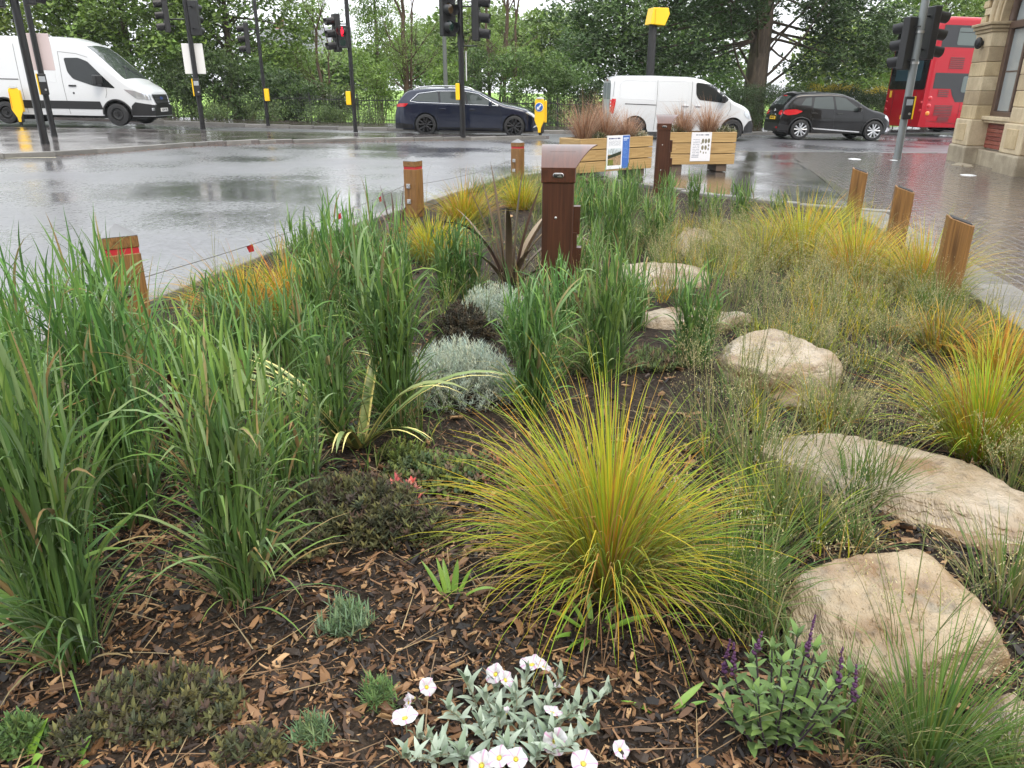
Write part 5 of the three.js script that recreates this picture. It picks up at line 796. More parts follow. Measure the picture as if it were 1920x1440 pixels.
tree(6, 'green tree far off behind the estate car', 900, 66, { h: 6.8, rx: 4.2, y0: 3, n: 22, br: 1.8, geo: clusters.far, c: C.pale, per: 16, name: 'distant_tree', group: 'far trees in the park' });
tree(7, 'green tree far off, second behind the estate car', 1030, 62, { h: 6.2, rx: 4, y0: 2.6, n: 22, br: 1.8, geo: clusters.far, c: C.pale, per: 16, name: 'distant_tree', group: 'far trees in the park' });
tree(8, 'green tree far off behind the red-barked bare tree', 800, 72, { h: 5.6, rx: 4, y0: 2.2, n: 20, br: 1.8, geo: clusters.far, c: [0.14, 0.22, 0.045], per: 16, name: 'distant_tree', group: 'far trees in the park' });
tree(9, 'massive dark tree with a thick trunk behind the white panel van', 1412, 37, { h: 12, r: 0.52, thin: 0.13, rx: 5.4, y0: 4.6, n: 34, br: 1.5, lean: 0.012, geo: clusters.broad, c: C.dark, per: 44, sp: 0.2, extra: [[-8.4, 3.4, 0.8, 1.0], [-7.2, 3.0, 1.0, 1.2], [-6.8, 4.4, 0.4, 1.3], [-5.5, 2.7, 1.2, 1.2], [-5.2, 3.9, 1.0, 1.2], [-4, 2.6, 1.2, 1.1], [-3.2, 3.5, 1.4, 1.1], [-2.2, 2.9, 1.0, 1.0], [2.4, 3.2, 1.0, 1.1], [3.6, 2.7, 1.2, 1.1], [4.6, 3.4, 0.9, 1.2], [1.7, 2.6, 0.6, 0.8], [5.7, 3.0, 0.5, 1.0], [-8.6, 5.2, 0, 1.2], [5.8, 4.6, 0.2, 1.3], [2.8, 4.6, 0.8, 1.2], [-3.6, 5.2, 0.8, 1.3], [-1.2, 4.5, 1.4, 0.9]] });
tree(10, 'dark leafy tree left of the yellow camera', 1165, 38, { h: 6.5, rx: 2.3, y0: 1.7, n: 22, br: 1.15, r: 0.16, geo: clusters.broad, c: C.mid, per: 33 });
tree(11, 'bright yellow-green tree far off beyond the black hatchback', 1575, 64, { h: 6.3, rx: 3.6, y0: 1.4, n: 22, br: 1.7, geo: clusters.far, c: [0.19, 0.26, 0.05], per: 17, name: 'distant_tree', group: 'far trees in the park' });
tree(12, 'leafy tree behind the red bus roof', 1745, 46, { h: 7.8, rx: 3.6, y0: 2.4, n: 28, br: 1.5, geo: clusters.broad, c: C.left, per: 29 });
tree(13, 'leafy tree between the red bus and the building', 1900, 48, { h: 7.8, rx: 3.6, y0: 2.4, n: 24, br: 1.5, geo: clusters.broad, c: C.mid, per: 26 });
tree(14, 'tree far off beside the slim leafy tree', 655, 70, { h: 3.6, rx: 3, y0: 1.6, n: 16, br: 1.6, geo: clusters.far, c: [0.14, 0.22, 0.045], per: 16, name: 'distant_tree', group: 'far trees in the park' });
tree(15, 'small tree far off below the gap of sky', 540, 68, { h: 3.6, rx: 3, y0: 1.2, n: 14, br: 1.4, geo: clusters.far, c: [0.13, 0.21, 0.045], per: 16, name: 'distant_tree', group: 'far trees in the park' });
tree(16, 'tree far off behind the white panel van', 1290, 68, { h: 7.3, rx: 5, y0: 1.5, n: 22, br: 1.9, geo: clusters.far, c: [0.12, 0.2, 0.045], per: 16, name: 'distant_tree', group: 'far trees in the park' });
// nearly bare red-barked trees
function bareTree(s, label, px, D, stems, H, twigs, leaves) {
  reseed(s); const d = ray(px, 170), x = d.x / -d.z * D, z = -D, t = thing('bare_tree', label, 'tree', [x, G(x, z) - 0.05, z], 0, 'nearly bare red-barked trees'), w = [], tips = [];
  const grow = (a, dir, len, r, depth) => { const b = a.clone().addScaledVector(dir, len), mid = a.clone().lerp(b, 0.5).add(V(rr(-1, 1), rr(-1, 1), rr(-1, 1)).multiplyScalar(len * 0.05)); w.push(taperTube([a, mid, b], [r, r * 0.85, r * 0.66], depth > 2 ? 4 : 6)); tips.push(b); if (depth >= 5 || r < 0.004) return; const n = depth === 0 ? 3 : R() < 0.5 ? 3 : 2; for (let i = 0; i < n; i++) { const q = dir.clone().add(V(rr(-1, 1) * 0.62, rr(-0.1, 0.5), rr(-1, 1) * 0.62)).normalize(); grow(i ? mid.clone().lerp(b, rr(0.1, 1)) : b, q, len * rr(0.55, 0.85), r * (i ? 0.45 : 0.66), depth + 1); } };
  for (const [dx, lean, r] of stems) { let p = V(dx, 0, rr(-0.2, 0.2)); const dir = V(lean, 1, rr(-0.06, 0.06)).normalize(); w.push(taperTube([p, p.clone().addScaledVector(dir, H * 0.2), p.clone().addScaledVector(dir, H * 0.36)], [r * 1.2, r, r * 0.85], 8)); grow(p.clone().addScaledVector(dir, H * 0.35), dir, H * 0.24, r * 0.85, 0); for (let i = 0; i < twigs; i++) { const f = rr(0.16, 0.4), a = p.clone().addScaledVector(dir, H * f); grow(a, V(rr(-1, 1), rr(0.1, 0.9), rr(-1, 1)).normalize(), rr(0.5, 1.0), r * 0.3, 2); } }
  part('trunk', merge(w), redBark, t); if (leaves) scatter(t, tips.filter(() => R() < 0.12).map((p) => [p.x, p.y, p.z, 0.4, 0.8]), clusters.fine, leaves, C.left, 0.3); return t;
}
bareTree(21, 'nearly bare tree with a straight red-brown trunk right behind the estate car tail', 762, 34.5, [[0, 0.01, 0.13], [0.12, 0.05, 0.06]], 7.5, 9, 26);
bareTree(22, 'nearly bare tree with several thin red-brown stems behind the estate car bonnet', 942, 35.5, [[-0.55, -0.02, 0.075], [0, 0.05, 0.085], [0.5, 0.04, 0.07], [-0.2, 0.08, 0.05]], 8.5, 6, 20);
bareTree(23, 'slender red-brown bare stem left of the post with the red figure', 607, 34.5, [[0, -0.05, 0.09], [0.1, 0.08, 0.05]], 5.2, 5, 30);
bareTree(24, 'thin bare tree with fine twigs behind the tall signal post', 868, 40, [[0, 0.02, 0.06], [0.3, -0.04, 0.05]], 6, 5, 16);
// shrubs along the railings
function shrub(s, label, px, D, w, h, c, geo = clusters.mid, per = 70, name = 'shrub', group = 'shrubs along the railings') {
  reseed(s); const d = ray(px, 200), x = d.x / -d.z * D, z = -D, t = thing(name, label, 'shrub', [x, G(x, z), z], 0, group), blobs = [], st = [];
  const n = Math.max(5, Math.round(w * h * 3)); for (let i = 0; i < n; i++) { const c2 = V(rr(-w / 2, w / 2), 0.3 + (h - 0.5) * R(), rr(-0.5, 0.5)); blobs.push([c2.x, c2.y, c2.z, rr(0.4, 0.65), 0.85]); if (i < 9) st.push(limb(V(c2.x * 0.5, 0, c2.z * 0.4), c2, 0.025, 0.008)); }
  part('stem_mass', merge(st), bark, t, { kind: 'stuff' }); scatter(t, blobs, geo, per, c, 0.3, 'foliage', 0.3); return t;
}
const shrubRow = [[330, 33.3, 2.6, 2.2, C.shrub, 'dense dark shrub beside the nose of the large white van'], [398, 33, 2.4, 2.6, [0.07, 0.12, 0.028], 'tall shrub behind the post with the white board'], [462, 33, 2.2, 2.4, C.shrub, 'dense shrub left of the thin signal post'], [525, 32.8, 2.2, 2.0, [0.045, 0.085, 0.025], 'dark shrub right of the thin signal post'], [585, 33, 1.8, 1.7, C.shrub, 'rounded shrub at the slender bare stem'], [640, 33, 1.6, 1.5, [0.075, 0.12, 0.03], 'low loose shrub behind the post with the red figure'], [705, 33.4, 1.2, 2.7, C.left, 'upright leafy shrub left of the straight bare tree'],
  [840, 34, 1.6, 2.4, C.left, 'leafy shrub behind the estate car roof'], [905, 34.4, 1.6, 2.9, C.shrub, 'tall shrub behind the tall signal post'], [1000, 33.6, 2.2, 3.1, C.mid, 'tall dark shrub behind the blue arrow bollard'], [1062, 33.8, 1.9, 2.3, C.mid, 'dark shrub left of the white panel van'], [1110, 34.2, 1.8, 2.0, [0.04, 0.075, 0.022], 'dark shrub at the tail of the white panel van'], [1240, 35, 5.2, 1.6, [0.045, 0.08, 0.024], 'long shrub behind the roof of the white panel van'], [120, 35, 6, 2.0, C.shrub, 'long shrub hidden behind the large white van']];
shrubRow.forEach(([px, D, w, h, c, label], i) => shrub(40 + i, label, px, D, w, h, c));
// ground ivy and weeds at the foot of the railings
[[350, 32, 3.2, 0.55, 'ivy at the kerb beside the large white van'], [455, 31.7, 2.6, 0.6, 'ivy at the foot of the thin signal post'], [560, 31.5, 2.6, 0.55, 'ivy at the kerb before the rounded shrub'], [655, 31.4, 2.2, 0.5, 'weeds at the foot of the post with the red figure'], [1060, 32.2, 2.6, 0.5, 'weeds at the kerb beside the blue arrow bollard']].forEach(([px, D, w, h, label], i) => shrub(70 + i, label, px, D, w, h, i % 2 ? [0.09, 0.14, 0.035] : [0.07, 0.12, 0.03], clusters.fine, 110, 'ground_ivy', 'low growth at the railings'));
// clipped hedge with yellow flower heads at one end
{
  reseed(90); const t = thing('clipped_hedge', 'clipped dark hedge with yellow bloom behind the black hatchback', 'hedge', [0, 0, 0]), a = [9.3, -33.6], b = [24, -41.5], blobs = [], bloom = [], core = [];
  for (let i = 0; i < 210; i++) { const s = R(), x = lerp(a[0], b[0], s), z = lerp(a[1], b[1], s) + rr(-0.35, 0.35), y = G(x, z) + 0.25 + 1.35 * Math.sqrt(R()); blobs.push([x, y, z, 0.45, 0.8]); if (s > 0.28 && R() < 0.4) bloom.push([x, G(x, z) + rr(1.62, 1.9), z, 0.25, 0.6]); }
  for (let i = 0; i < 30; i++) { const s = i / 30, x = lerp(a[0], b[0], s), z = lerp(a[1], b[1], s); core.push(limb(V(x, G(x, z) - 0.05, z), V(x + rr(-0.3, 0.3), G(x, z) + 1.3, z), 0.03, 0.01)); }
  part('stem_mass', merge(core), bark, t, { kind: 'stuff' }); scatter(t, blobs, clusters.fine, 130, [0.045, 0.085, 0.024], 0.3, 'foliage', 0.2); scatter(t, bloom, clusters.fine, 90, [0.5, 0.4, 0.03], 0.25, 'bloom', 0.2);
}
// ------------------------------------------------------------------ planting in the bed
const bladeMat = new THREE.MeshPhysicalMaterial({ color: 0xffffff, vertexColors: true, roughness: 1, specularIntensity: 0.5, clearcoat: 0.16, clearcoatRoughness: 0.25, transmission: 0.3, thickness: 0, side: THREE.DoubleSide, ior: 1.4 });
const dryMat = new THREE.MeshPhysicalMaterial({ color: 0xffffff, vertexColors: true, roughness: 1, transmission: 0.2, thickness: 0, side: THREE.DoubleSide, ior: 1.4 });
class Buf {
  constructor() { this.p = []; this.n = []; this.c = []; this.i = []; }
  geo() { const g = new THREE.BufferGeometry(); g.setAttribute('position', new THREE.Float32BufferAttribute(this.p, 3)); g.setAttribute('normal', new THREE.Float32BufferAttribute(this.n, 3)); g.setAttribute('color', new THREE.Float32BufferAttribute(this.c, 3)); g.setIndex(this.i); return g; }
}
const tA3 = V(0, 0, 0);
// one arching ribbon: lean and bend are angles from the vertical, in the plane of azimuth az
function blade(b, x, y, z, az, lean, bend, len, w, col, { seg = 6, fold = 0, twist = 0, pow = 1.7, taper = 1.5, base = 0.55, kink = 0 } = {}) {
  const ca = Math.cos(az), sa = Math.sin(az), k = fold ? 3 : 2, start = b.p.length / 3; let px = x, py = y, pz = z;
  for (let i = 0; i <= seg; i++) {
    const t = i / seg, th = Math.min(lean + bend * Math.pow(t, pow) + (t > 0.62 ? kink : 0), 2.9), st = Math.sin(th), ct = Math.cos(th), hw = 0.5 * w * Math.min(1, base + t * 2.2) * (1 - Math.pow(t, taper * 1.6)) + 0.0003;
    const tw = twist * t, s0x = -sa, s0z = ca, nx0 = -ct * ca, ny0 = st, nz0 = -ct * sa, c2 = Math.cos(tw), s2 = Math.sin(tw);
    const sx = s0x * c2 + nx0 * s2, sy = ny0 * s2, sz = s0z * c2 + nz0 * s2, nx = nx0 * c2 - s0x * s2, ny = ny0 * c2, nz = nz0 * c2 - s0z * s2;
    if (k === 2) { b.p.push(px + sx * hw, py + sy * hw, pz + sz * hw, px - sx * hw, py - sy * hw, pz - sz * hw); b.n.push(nx, ny, nz, nx, ny, nz); b.c.push(...col, ...col); }
    else { const f = hw * fold; b.p.push(px + sx * hw + nx * f, py + sy * hw + ny * f, pz + sz * hw + nz * f, px, py, pz, px - sx * hw + nx * f, py - sy * hw + ny * f, pz - sz * hw + nz * f); b.n.push(nx - sx * fold, ny - sy * fold, nz - sz * fold, nx, ny, nz, nx + sx * fold, ny + sy * fold, nz + sz * fold); b.c.push(...col, ...col, ...col); }
    if (i < seg) { const a = start + i * k; for (let q = 0; q < k - 1; q++) b.i.push(a + q, a + q + k, a + q + 1, a + q + k, a + q + k + 1, a + q + 1); const l = len / seg; px += st * ca * l; py += ct * l; pz += st * sa * l; }
  }
  return [px, py, pz];
}
const pick = (a) => a[Math.floor(R() * a.length)];
const tint = (c, s) => { const k = 1 + s * (R() * 2 - 1), y = 1 + s * 0.5 * (R() * 2 - 1); return [c[0] * k * y, c[1] * k, c[2] * k * (2 - y)]; };
function spot(px, py) { const p = gp(px, py, 0.06); return [p.x, bedY(p.x, p.z), p.z]; }
const REED = [[0.11, 0.215, 0.045], [0.135, 0.25, 0.055], [0.085, 0.175, 0.05], [0.18, 0.29, 0.065], [0.075, 0.15, 0.042], [0.22, 0.33, 0.14]];
// upright grass: straight culms, broad leaves leaving them at every height and arching over
function reed(s, px, py, H, n, rad, label, o = {}) {
  reseed(s); const [x, y, z] = o.at ?? spot(px, py), t = thing('reed_clump', label, 'grass', [x, y, z], 0, 'tall green grass clumps'), b = new Buf(), W = o.w ?? 0.011, sway = rr(0, 6.28), sw = rr(0, 0.07), hue = rr(0.88, 1.12), yel = rr(0.9, 1.15);
  const shade = () => { const c = R() < 0.06 ? tint(pick([[0.34, 0.27, 0.12], [0.26, 0.19, 0.08]]), 0.2) : tint(pick(REED), 0.14); return [c[0] * hue * yel, c[1] * hue, c[2] * hue]; };
  for (let i = 0; i < n * 0.42; i++) {
    const a = rr(0, 6.2832), q = Math.sqrt(R()), r = rad * q, bx = Math.cos(a) * r, bz = Math.sin(a) * r, lean = 0.02 + 0.11 * q * rr(0.4, 1.2), az = a + rr(-0.4, 0.4), h = H * rr(0.45, 0.86), dx = Math.sin(lean) * Math.cos(az) + sw * Math.cos(sway), dz = Math.sin(lean) * Math.sin(az) + sw * Math.sin(sway), dy = Math.cos(lean);
    blade(b, bx, 0, bz, Math.atan2(dz, dx), Math.hypot(dx, dz), 0.02, h, W * 0.5, tint([0.085, 0.16, 0.034], 0.2), { seg: 3, fold: 0.6, base: 1, taper: 5 });
    const m = 3 + Math.floor(R() * 2);
    for (let k = 0; k < m; k++) { const f = (k + rr(0.15, 0.95)) / m, low = f < 0.3, la = k * 2.7 + rr(0, 1.6) + a; blade(b, bx + dx * h * f, dy * h * f, bz + dz * h * f, la, rr(0.12, 0.5) * (low ? 1.5 : 1), rr(0.35, 1.15) + (R() < 0.45 ? rr(0.5, 1.4) : 0), H * rr(0.2, 0.42), W * rr(0.75, 1.35), shade(), { seg: o.seg ?? 7, fold: 0.35, twist: rr(-1, 1), pow: rr(1.2, 2.2), kink: R() < 0.07 ? rr(0.6, 1.2) : 0 }); }
    blade(b, bx + dx * h, dy * h, bz + dz * h, rr(0, 6.28), rr(0.02, 0.2), rr(0.05, 0.7), H * rr(0.16, 0.34), W * rr(0.6, 0.95), shade(), { seg: 5, fold: 0.35, twist: rr(-0.8, 0.8) });
  }
  for (let i = 0; i < n * 0.12; i++) { const a = rr(0, 6.28), r = rad * rr(0.5, 1.1); blade(b, Math.cos(a) * r, 0, Math.sin(a) * r, a + rr(-0.6, 0.6), rr(0.4, 1.0), rr(0.6, 1.3), H * rr(0.25, 0.45), W * rr(0.5, 0.9), R() < 0.35 ? tint([0.3, 0.22, 0.1], 0.2) : shade(), { seg: 6, fold: 0.3, twist: rr(-1, 1) }); }
  part('blade_mass', b.geo(), bladeMat, t); return t;
}
const GOLD = [[0.36, 0.36, 0.015], [0.3, 0.35, 0.016], [0.43, 0.34, 0.02], [0.22, 0.29, 0.018], [0.46, 0.25, 0.02], [0.38, 0.33, 0.025]], LIME = [[0.22, 0.33, 0.018], [0.27, 0.35, 0.02], [0.17, 0.27, 0.02], [0.31, 0.28, 0.02], [0.3, 0.17, 0.04]], ORANGE = [[0.44, 0.26, 0.025], [0.46, 0.19, 0.03], [0.36, 0.3, 0.03], [0.48, 0.32, 0.05], [0.28, 0.28, 0.03]], GREEN = [[0.09, 0.17, 0.03], [0.11, 0.19, 0.035], [0.075, 0.14, 0.03], [0.15, 0.2, 0.04]], OLIVE = [[0.14, 0.16, 0.05], [0.2, 0.2, 0.07], [0.26, 0.23, 0.1], [0.1, 0.14, 0.04], [0.3, 0.25, 0.13]], BRONZE = [[0.38, 0.21, 0.125], [0.46, 0.29, 0.19], [0.3, 0.165, 0.1], [0.52, 0.38, 0.27], [0.24, 0.14, 0.09]];
// fine arching sedge
function sedge(s, px, py, L, n, rad, pal, label, o = {}) {
  reseed(s); const [x, y, z] = o.at ?? spot(px, py), t = thing(o.name ?? 'golden_sedge', label, 'grass', [x, y, z], 0, o.group ?? 'fine arching grass clumps'), b = new Buf(), lo = o.up ?? 0.0, hi = o.out ?? 0.85, lop = rr(0, 6.28), la = rr(0.06, 0.16);
  for (let i = 0; i < n; i++) { const a = rr(0, 6.2832), q = Math.sqrt(R()), r = rad * q, tuft = fbm(Math.cos(a) * 2.2 + s, Math.sin(a) * 2.2, 2, 0, s), len = L * rr(0.5, 1.08) * (1 - (o.short ?? 0) * q) * (0.72 + 0.5 * tuft) * (1 + la * Math.cos(a - lop)); blade(b, Math.cos(a) * r, 0, Math.sin(a) * r, a + rr(-0.5, 0.5) + (R() < 0.06 ? rr(-1.4, 1.4) : 0), lo + (hi - lo) * q * rr(0.5, 1.05), rr(0.35, 1.0) * (o.bend ?? 1) * (0.4 + q), len, (o.w ?? 0.0048) * rr(0.6, 1.3), tint(pick(pal), 0.2), { seg: o.seg ?? 7, twist: rr(-0.7, 0.7), pow: rr(1.2, 2), taper: 1.1, base: 0.9, kink: R() < 0.04 ? rr(0.4, 1.2) : 0 }); }
  for (let i = 0; i < n * 0.09; i++) { const a = rr(0, 6.28), r = rad * rr(0.6, 1.2); blade(b, Math.cos(a) * r, 0, Math.sin(a) * r, a + rr(-0.8, 0.8), rr(0.8, 1.25), rr(0.3, 0.8), L * rr(0.3, 0.7), 0.004, tint(pick([[0.3, 0.2, 0.1], [0.22, 0.12, 0.06], [0.38, 0.28, 0.15]]), 0.2), { seg: 5, base: 0.9 }); }
  part('blade_mass', b.geo(), bladeMat, t); return t;
}
// loose grass with airy seed heads
function airy(s, px, py, H, n, rad, pal, label, o = {}) {
  reseed(s); const [x, y, z] = spot(px, py), t = thing('seedhead_clump', label, 'grass', [x, y, z], 0, 'loose grasses with airy seed heads'), b = new Buf(), h = new Buf();
  for (let i = 0; i < n * 3; i++) { const a = rr(0, 6.28), r = rad * Math.sqrt(R()); blade(b, Math.cos(a) * r, 0, Math.sin(a) * r, a + rr(-1, 1), rr(0.1, 1.0), rr(0.3, 1.4), H * rr(0.3, 0.65), 0.0034 * rr(0.7, 1.3), tint(pick(pal), 0.25), { seg: 5, base: 0.9 }); }
  for (let i = 0; i < n; i++) {
    const a = rr(0, 6.28), r = rad * 0.6 * Math.sqrt(R()), az = a + rr(-0.6, 0.6), lean = rr(0.02, 0.42) * (o.wide ?? 1), bend = rr(0.05, 0.5), len = H * rr(0.65, 1.1), c = tint(pick(o.stem ?? [[0.16, 0.18, 0.06], [0.22, 0.2, 0.09], [0.13, 0.16, 0.05]]), 0.2);
    const [tx, ty, tz] = blade(b, Math.cos(a) * r, 0, Math.sin(a) * r, az, lean, bend, len, 0.0026, c, { seg: 6, base: 1, taper: 4 });
    const m = o.heads ?? 46, ph = H * rr(0.22, 0.36);
    for (let k = 0; k < m; k++) { const f = R(), q = rr(0, 6.28), sp = (0.012 + 0.05 * (1 - f)) * (0.4 + R()), hx = tx + Math.cos(q) * sp - Math.sin(lean + bend) * Math.cos(az) * ph * (1 - f), hy = ty - ph * (1 - f) * Math.cos(lean + bend) + rr(-0.01, 0.02), hz = tz + Math.sin(q) * sp - Math.sin(lean + bend) * Math.sin(az) * ph * (1 - f); blade(h, hx, hy, hz, rr(0, 6.28), rr(0, 1.5), 0, rr(0.004, 0.008), 0.0024, tint(pick(o.seed ?? [[0.42, 0.35, 0.16], [0.33, 0.28, 0.11], [0.48, 0.42, 0.22]]), 0.2), { seg: 1, base: 1, taper: 3 }); if (k % 3 === 0) blade(h, hx - Math.cos(q) * sp, hy - 0.012, hz - Math.sin(q) * sp, q, 0.9, 0.2, sp * 1.2, 0.0008, c, { seg: 1, base: 1, taper: 4 }); }
  }
  part('blade_mass', b.geo(), bladeMat, t); part('seed_plume', h.geo(), dryMat, t, { kind: 'stuff' }); return t;
}
// --- tall green clumps
[[11, 140, 1235, 0.86, 240, 0.095, 'tall green grass clump at the left edge, nearest to the camera'], [12, 20, 1120, 0.88, 180, 0.1, 'tall green grass clump cut by the left edge, behind the nearest one'], [13, 460, 1120, 0.8, 230, 0.09, 'tall green grass clump above the bare mulch, right of the nearest clump'], [14, 255, 985, 0.84, 200, 0.09, 'tall green grass clump in front of the capped post at the left'], [15, 120, 985, 0.84, 180, 0.1, 'tall green grass clump left of the one before the capped post'], [340, 60, 880, 0.78, 140, 0.12, 'green grass clump left of the capped post at the left'], [341, 225, 850, 0.8, 170, 0.1, 'green grass clump hugging the capped post at the left'], [343, 560, 950, 0.5, 110, 0.1, 'short arching green clump above the olive-brown shrub'], [345, 600, 660, 0.6, 130, 0.15, 'green clump right of the amber sedge by the kerb'], [346, 420, 640, 0.4, 90, 0.12, 'low green clump right beside the kerb'], [347, 590, 560, 0.55, 120, 0.16, 'green clump before the kerb line, left of the wide clump'], [348, 970, 670, 0.36, 60, 0.1, 'low green clump before the farther silver mound'], [349, 1100, 560, 0.5, 110, 0.14, 'green clump right behind the foot of the nearer steel post'], [350, 1060, 440, 0.5, 110, 0.16, 'green clump left behind the nearer steel post'], [351, 1330, 430, 0.42, 90, 0.14, 'green clump behind the long brown stone'], [17, 0, 900, 0.66, 110, 0.12, 'green grass clump at the left edge beside the road kerb'],
  [18, 742, 800, 0.8, 230, 0.08, 'tall slender green clump standing left of the silver mound'], [19, 628, 830, 0.55, 130, 0.07, 'short upright green clump left of the tall slender one'], [20, 655, 630, 0.74, 190, 0.15, 'wide green clump before the middle capped post'], [21, 735, 610, 0.66, 150, 0.14, 'green clump behind the tall slender one'], [22, 545, 735, 0.52, 120, 0.13, 'low green clump beside the yellow-striped flax'], [23, 455, 690, 0.46, 100, 0.13, 'low green clump near the kerb line'], [24, 340, 775, 0.5, 100, 0.12, 'green clump right of the capped post at the left'],
  [25, 1000, 775, 0.62, 190, 0.085, 'green clump behind the big golden sedge, beside the silver mound'], [26, 1130, 710, 0.66, 170, 0.12, 'green clump at the foot of the nearer steel post'], [27, 1050, 640, 0.5, 90, 0.1, 'thin green clump left of the foot of the nearer steel post'], [28, 1300, 690, 0.52, 120, 0.12, 'loose green clump before the pale stones'], [29, 880, 560, 0.5, 110, 0.1, 'green clump beside the brown flax leaves'], [30, 835, 560, 0.5, 110, 0.12, 'green clump left of the brown flax leaves'],
  [31, 1150, 480, 0.68, 190, 0.2, 'broad green clump right of the nearer steel post'], [32, 1105, 430, 0.6, 120, 0.16, 'green clump between the steel post and the nearer planter'], [33, 1230, 470, 0.56, 130, 0.18, 'green clump left of the long brown stone'], [34, 1245, 410, 0.5, 100, 0.12, 'green clump at the foot of the farther steel post'], [35, 1300, 395, 0.52, 80, 0.08, 'small upright green clump before the farther planter'], [36, 1385, 440, 0.52, 100, 0.12, 'green clump right of the long brown stone'], [37, 1190, 620, 0.4, 80, 0.1, 'short green clump before the stepping stones'], [38, 1455, 415, 0.35, 60, 0.1, 'small green tuft near the far kerb'], [39, 1180, 400, 0.55, 110, 0.18, 'green clump before the nearer planter']]
  .forEach(([s, px, py, H, n, r, label]) => reed(s, px, py, H * 1.04, Math.round(n * 1.05), r * 0.74, label, { w: py > 900 ? 0.0105 : 0.0115, seg: py > 700 ? 7 : 5 }));
// --- golden and fine clumps
sedge(51, 1138, 1105, 0.67, 1250, 0.1, [...GOLD, ...LIME], 'big golden sedge fountain in the middle of the foreground', { seg: 9, out: 0.82, short: 0.16, bend: 1.55 });
sedge(52, 1835, 850, 0.55, 1000, 0.14, [...LIME, ...LIME, ...GOLD, [0.4, 0.16, 0.04]], 'lime green sedge mound at the right edge, above the flat stone', { seg: 8, bend: 1.4 });
[[53, 1725, 560, 0.58, 800, 0.12, [...GOLD, ...ORANGE], 'amber sedge at the foot of the nearest slant-topped post'], [54, 1500, 490, 0.62, 900, 0.26, GOLD, 'yellow sedge in the middle of the far bed'], [55, 1430, 500, 0.5, 560, 0.2, [...GOLD, ...OLIVE], 'olive-yellow sedge left of the yellow one'], [56, 1600, 530, 0.58, 760, 0.17, [...GOLD, ...ORANGE], 'amber sedge below the middle slant-topped post'], [57, 470, 620, 0.52, 480, 0.12, ORANGE, 'orange sedge beside the kerb line at the left'], [58, 545, 590, 0.5, 400, 0.12, [...ORANGE, ...GOLD], 'amber sedge right of the orange one by the kerb'], [59, 815, 490, 0.55, 560, 0.15, GOLD, 'yellow sedge right of the middle capped post'], [60, 870, 420, 0.56, 560, 0.17, [...GOLD, ...ORANGE], 'yellow sedge between the middle and far capped posts'], [61, 975, 395, 0.5, 460, 0.15, GOLD, 'yellow sedge before the far capped post'], [62, 1560, 440, 0.48, 520, 0.16, [...GOLD, ...OLIVE], 'olive sedge before the farthest slant-topped post'], [63, 1760, 655, 0.36, 320, 0.12, [...ORANGE, ...OLIVE], 'orange-tipped sedge by the near kerb corner'], [64, 1085, 400, 0.36, 200, 0.14, LIME, 'yellow-green sedge at the corner of the nearer planter'], [65, 1870, 700, 0.36, 300, 0.12, ORANGE, 'orange sedge at the right edge behind the lime mound']]
  .forEach(([s, px, py, L, n, r, pal, label]) => sedge(s, px, py, L, n, r, pal, label, { seg: 6, up: 0, out: 0.9, w: 0.0068, bend: 1.3 }));
[[71, 1735, 1425, 0.36, 300, 0.07, GREEN, 'fresh green fine grass tuft at the lower right'], [72, 1365, 1130, 0.36, 420, 0.1, GREEN, 'fine green grass tuft right of the big golden sedge'], [73, 1600, 950, 0.3, 160, 0.06, GREEN, 'thin green tuft at the lower side of the flat stone'], [74, 1750, 600, 0.42, 300, 0.1, GREEN, 'green fine tuft before the nearest slant-topped post'], [75, 1420, 900, 0.3, 260, 0.12, [...GREEN, ...OLIVE], 'fine green tuft left of the flat stone'], [76, 1470, 1010, 0.3, 260, 0.12, [...GREEN, ...OLIVE], 'fine green tuft below the flat stone'], [77, 1890, 1130, 0.3, 180, 0.1, [...GREEN, ...OLIVE], 'fine tuft behind the near boulder at the right edge'], [78, 1560, 790, 0.26, 200, 0.12, OLIVE, 'olive tuft behind the flat stone'], [79, 1350, 500, 0.36, 220, 0.16, [...GREEN, ...OLIVE], 'fine tuft right of the far pale stone'], [80, 1590, 1390, 0.26, 160, 0.08, [...GREEN, ...OLIVE], 'low fine tuft beside the purple-flowered sage']]
  .forEach(([s, px, py, L, n, r, pal, label]) => sedge(s, px, py, L, n, r, pal, label, { name: 'green_tussock', seg: 6, w: 0.0042, out: 0.75, bend: 0.8 }));
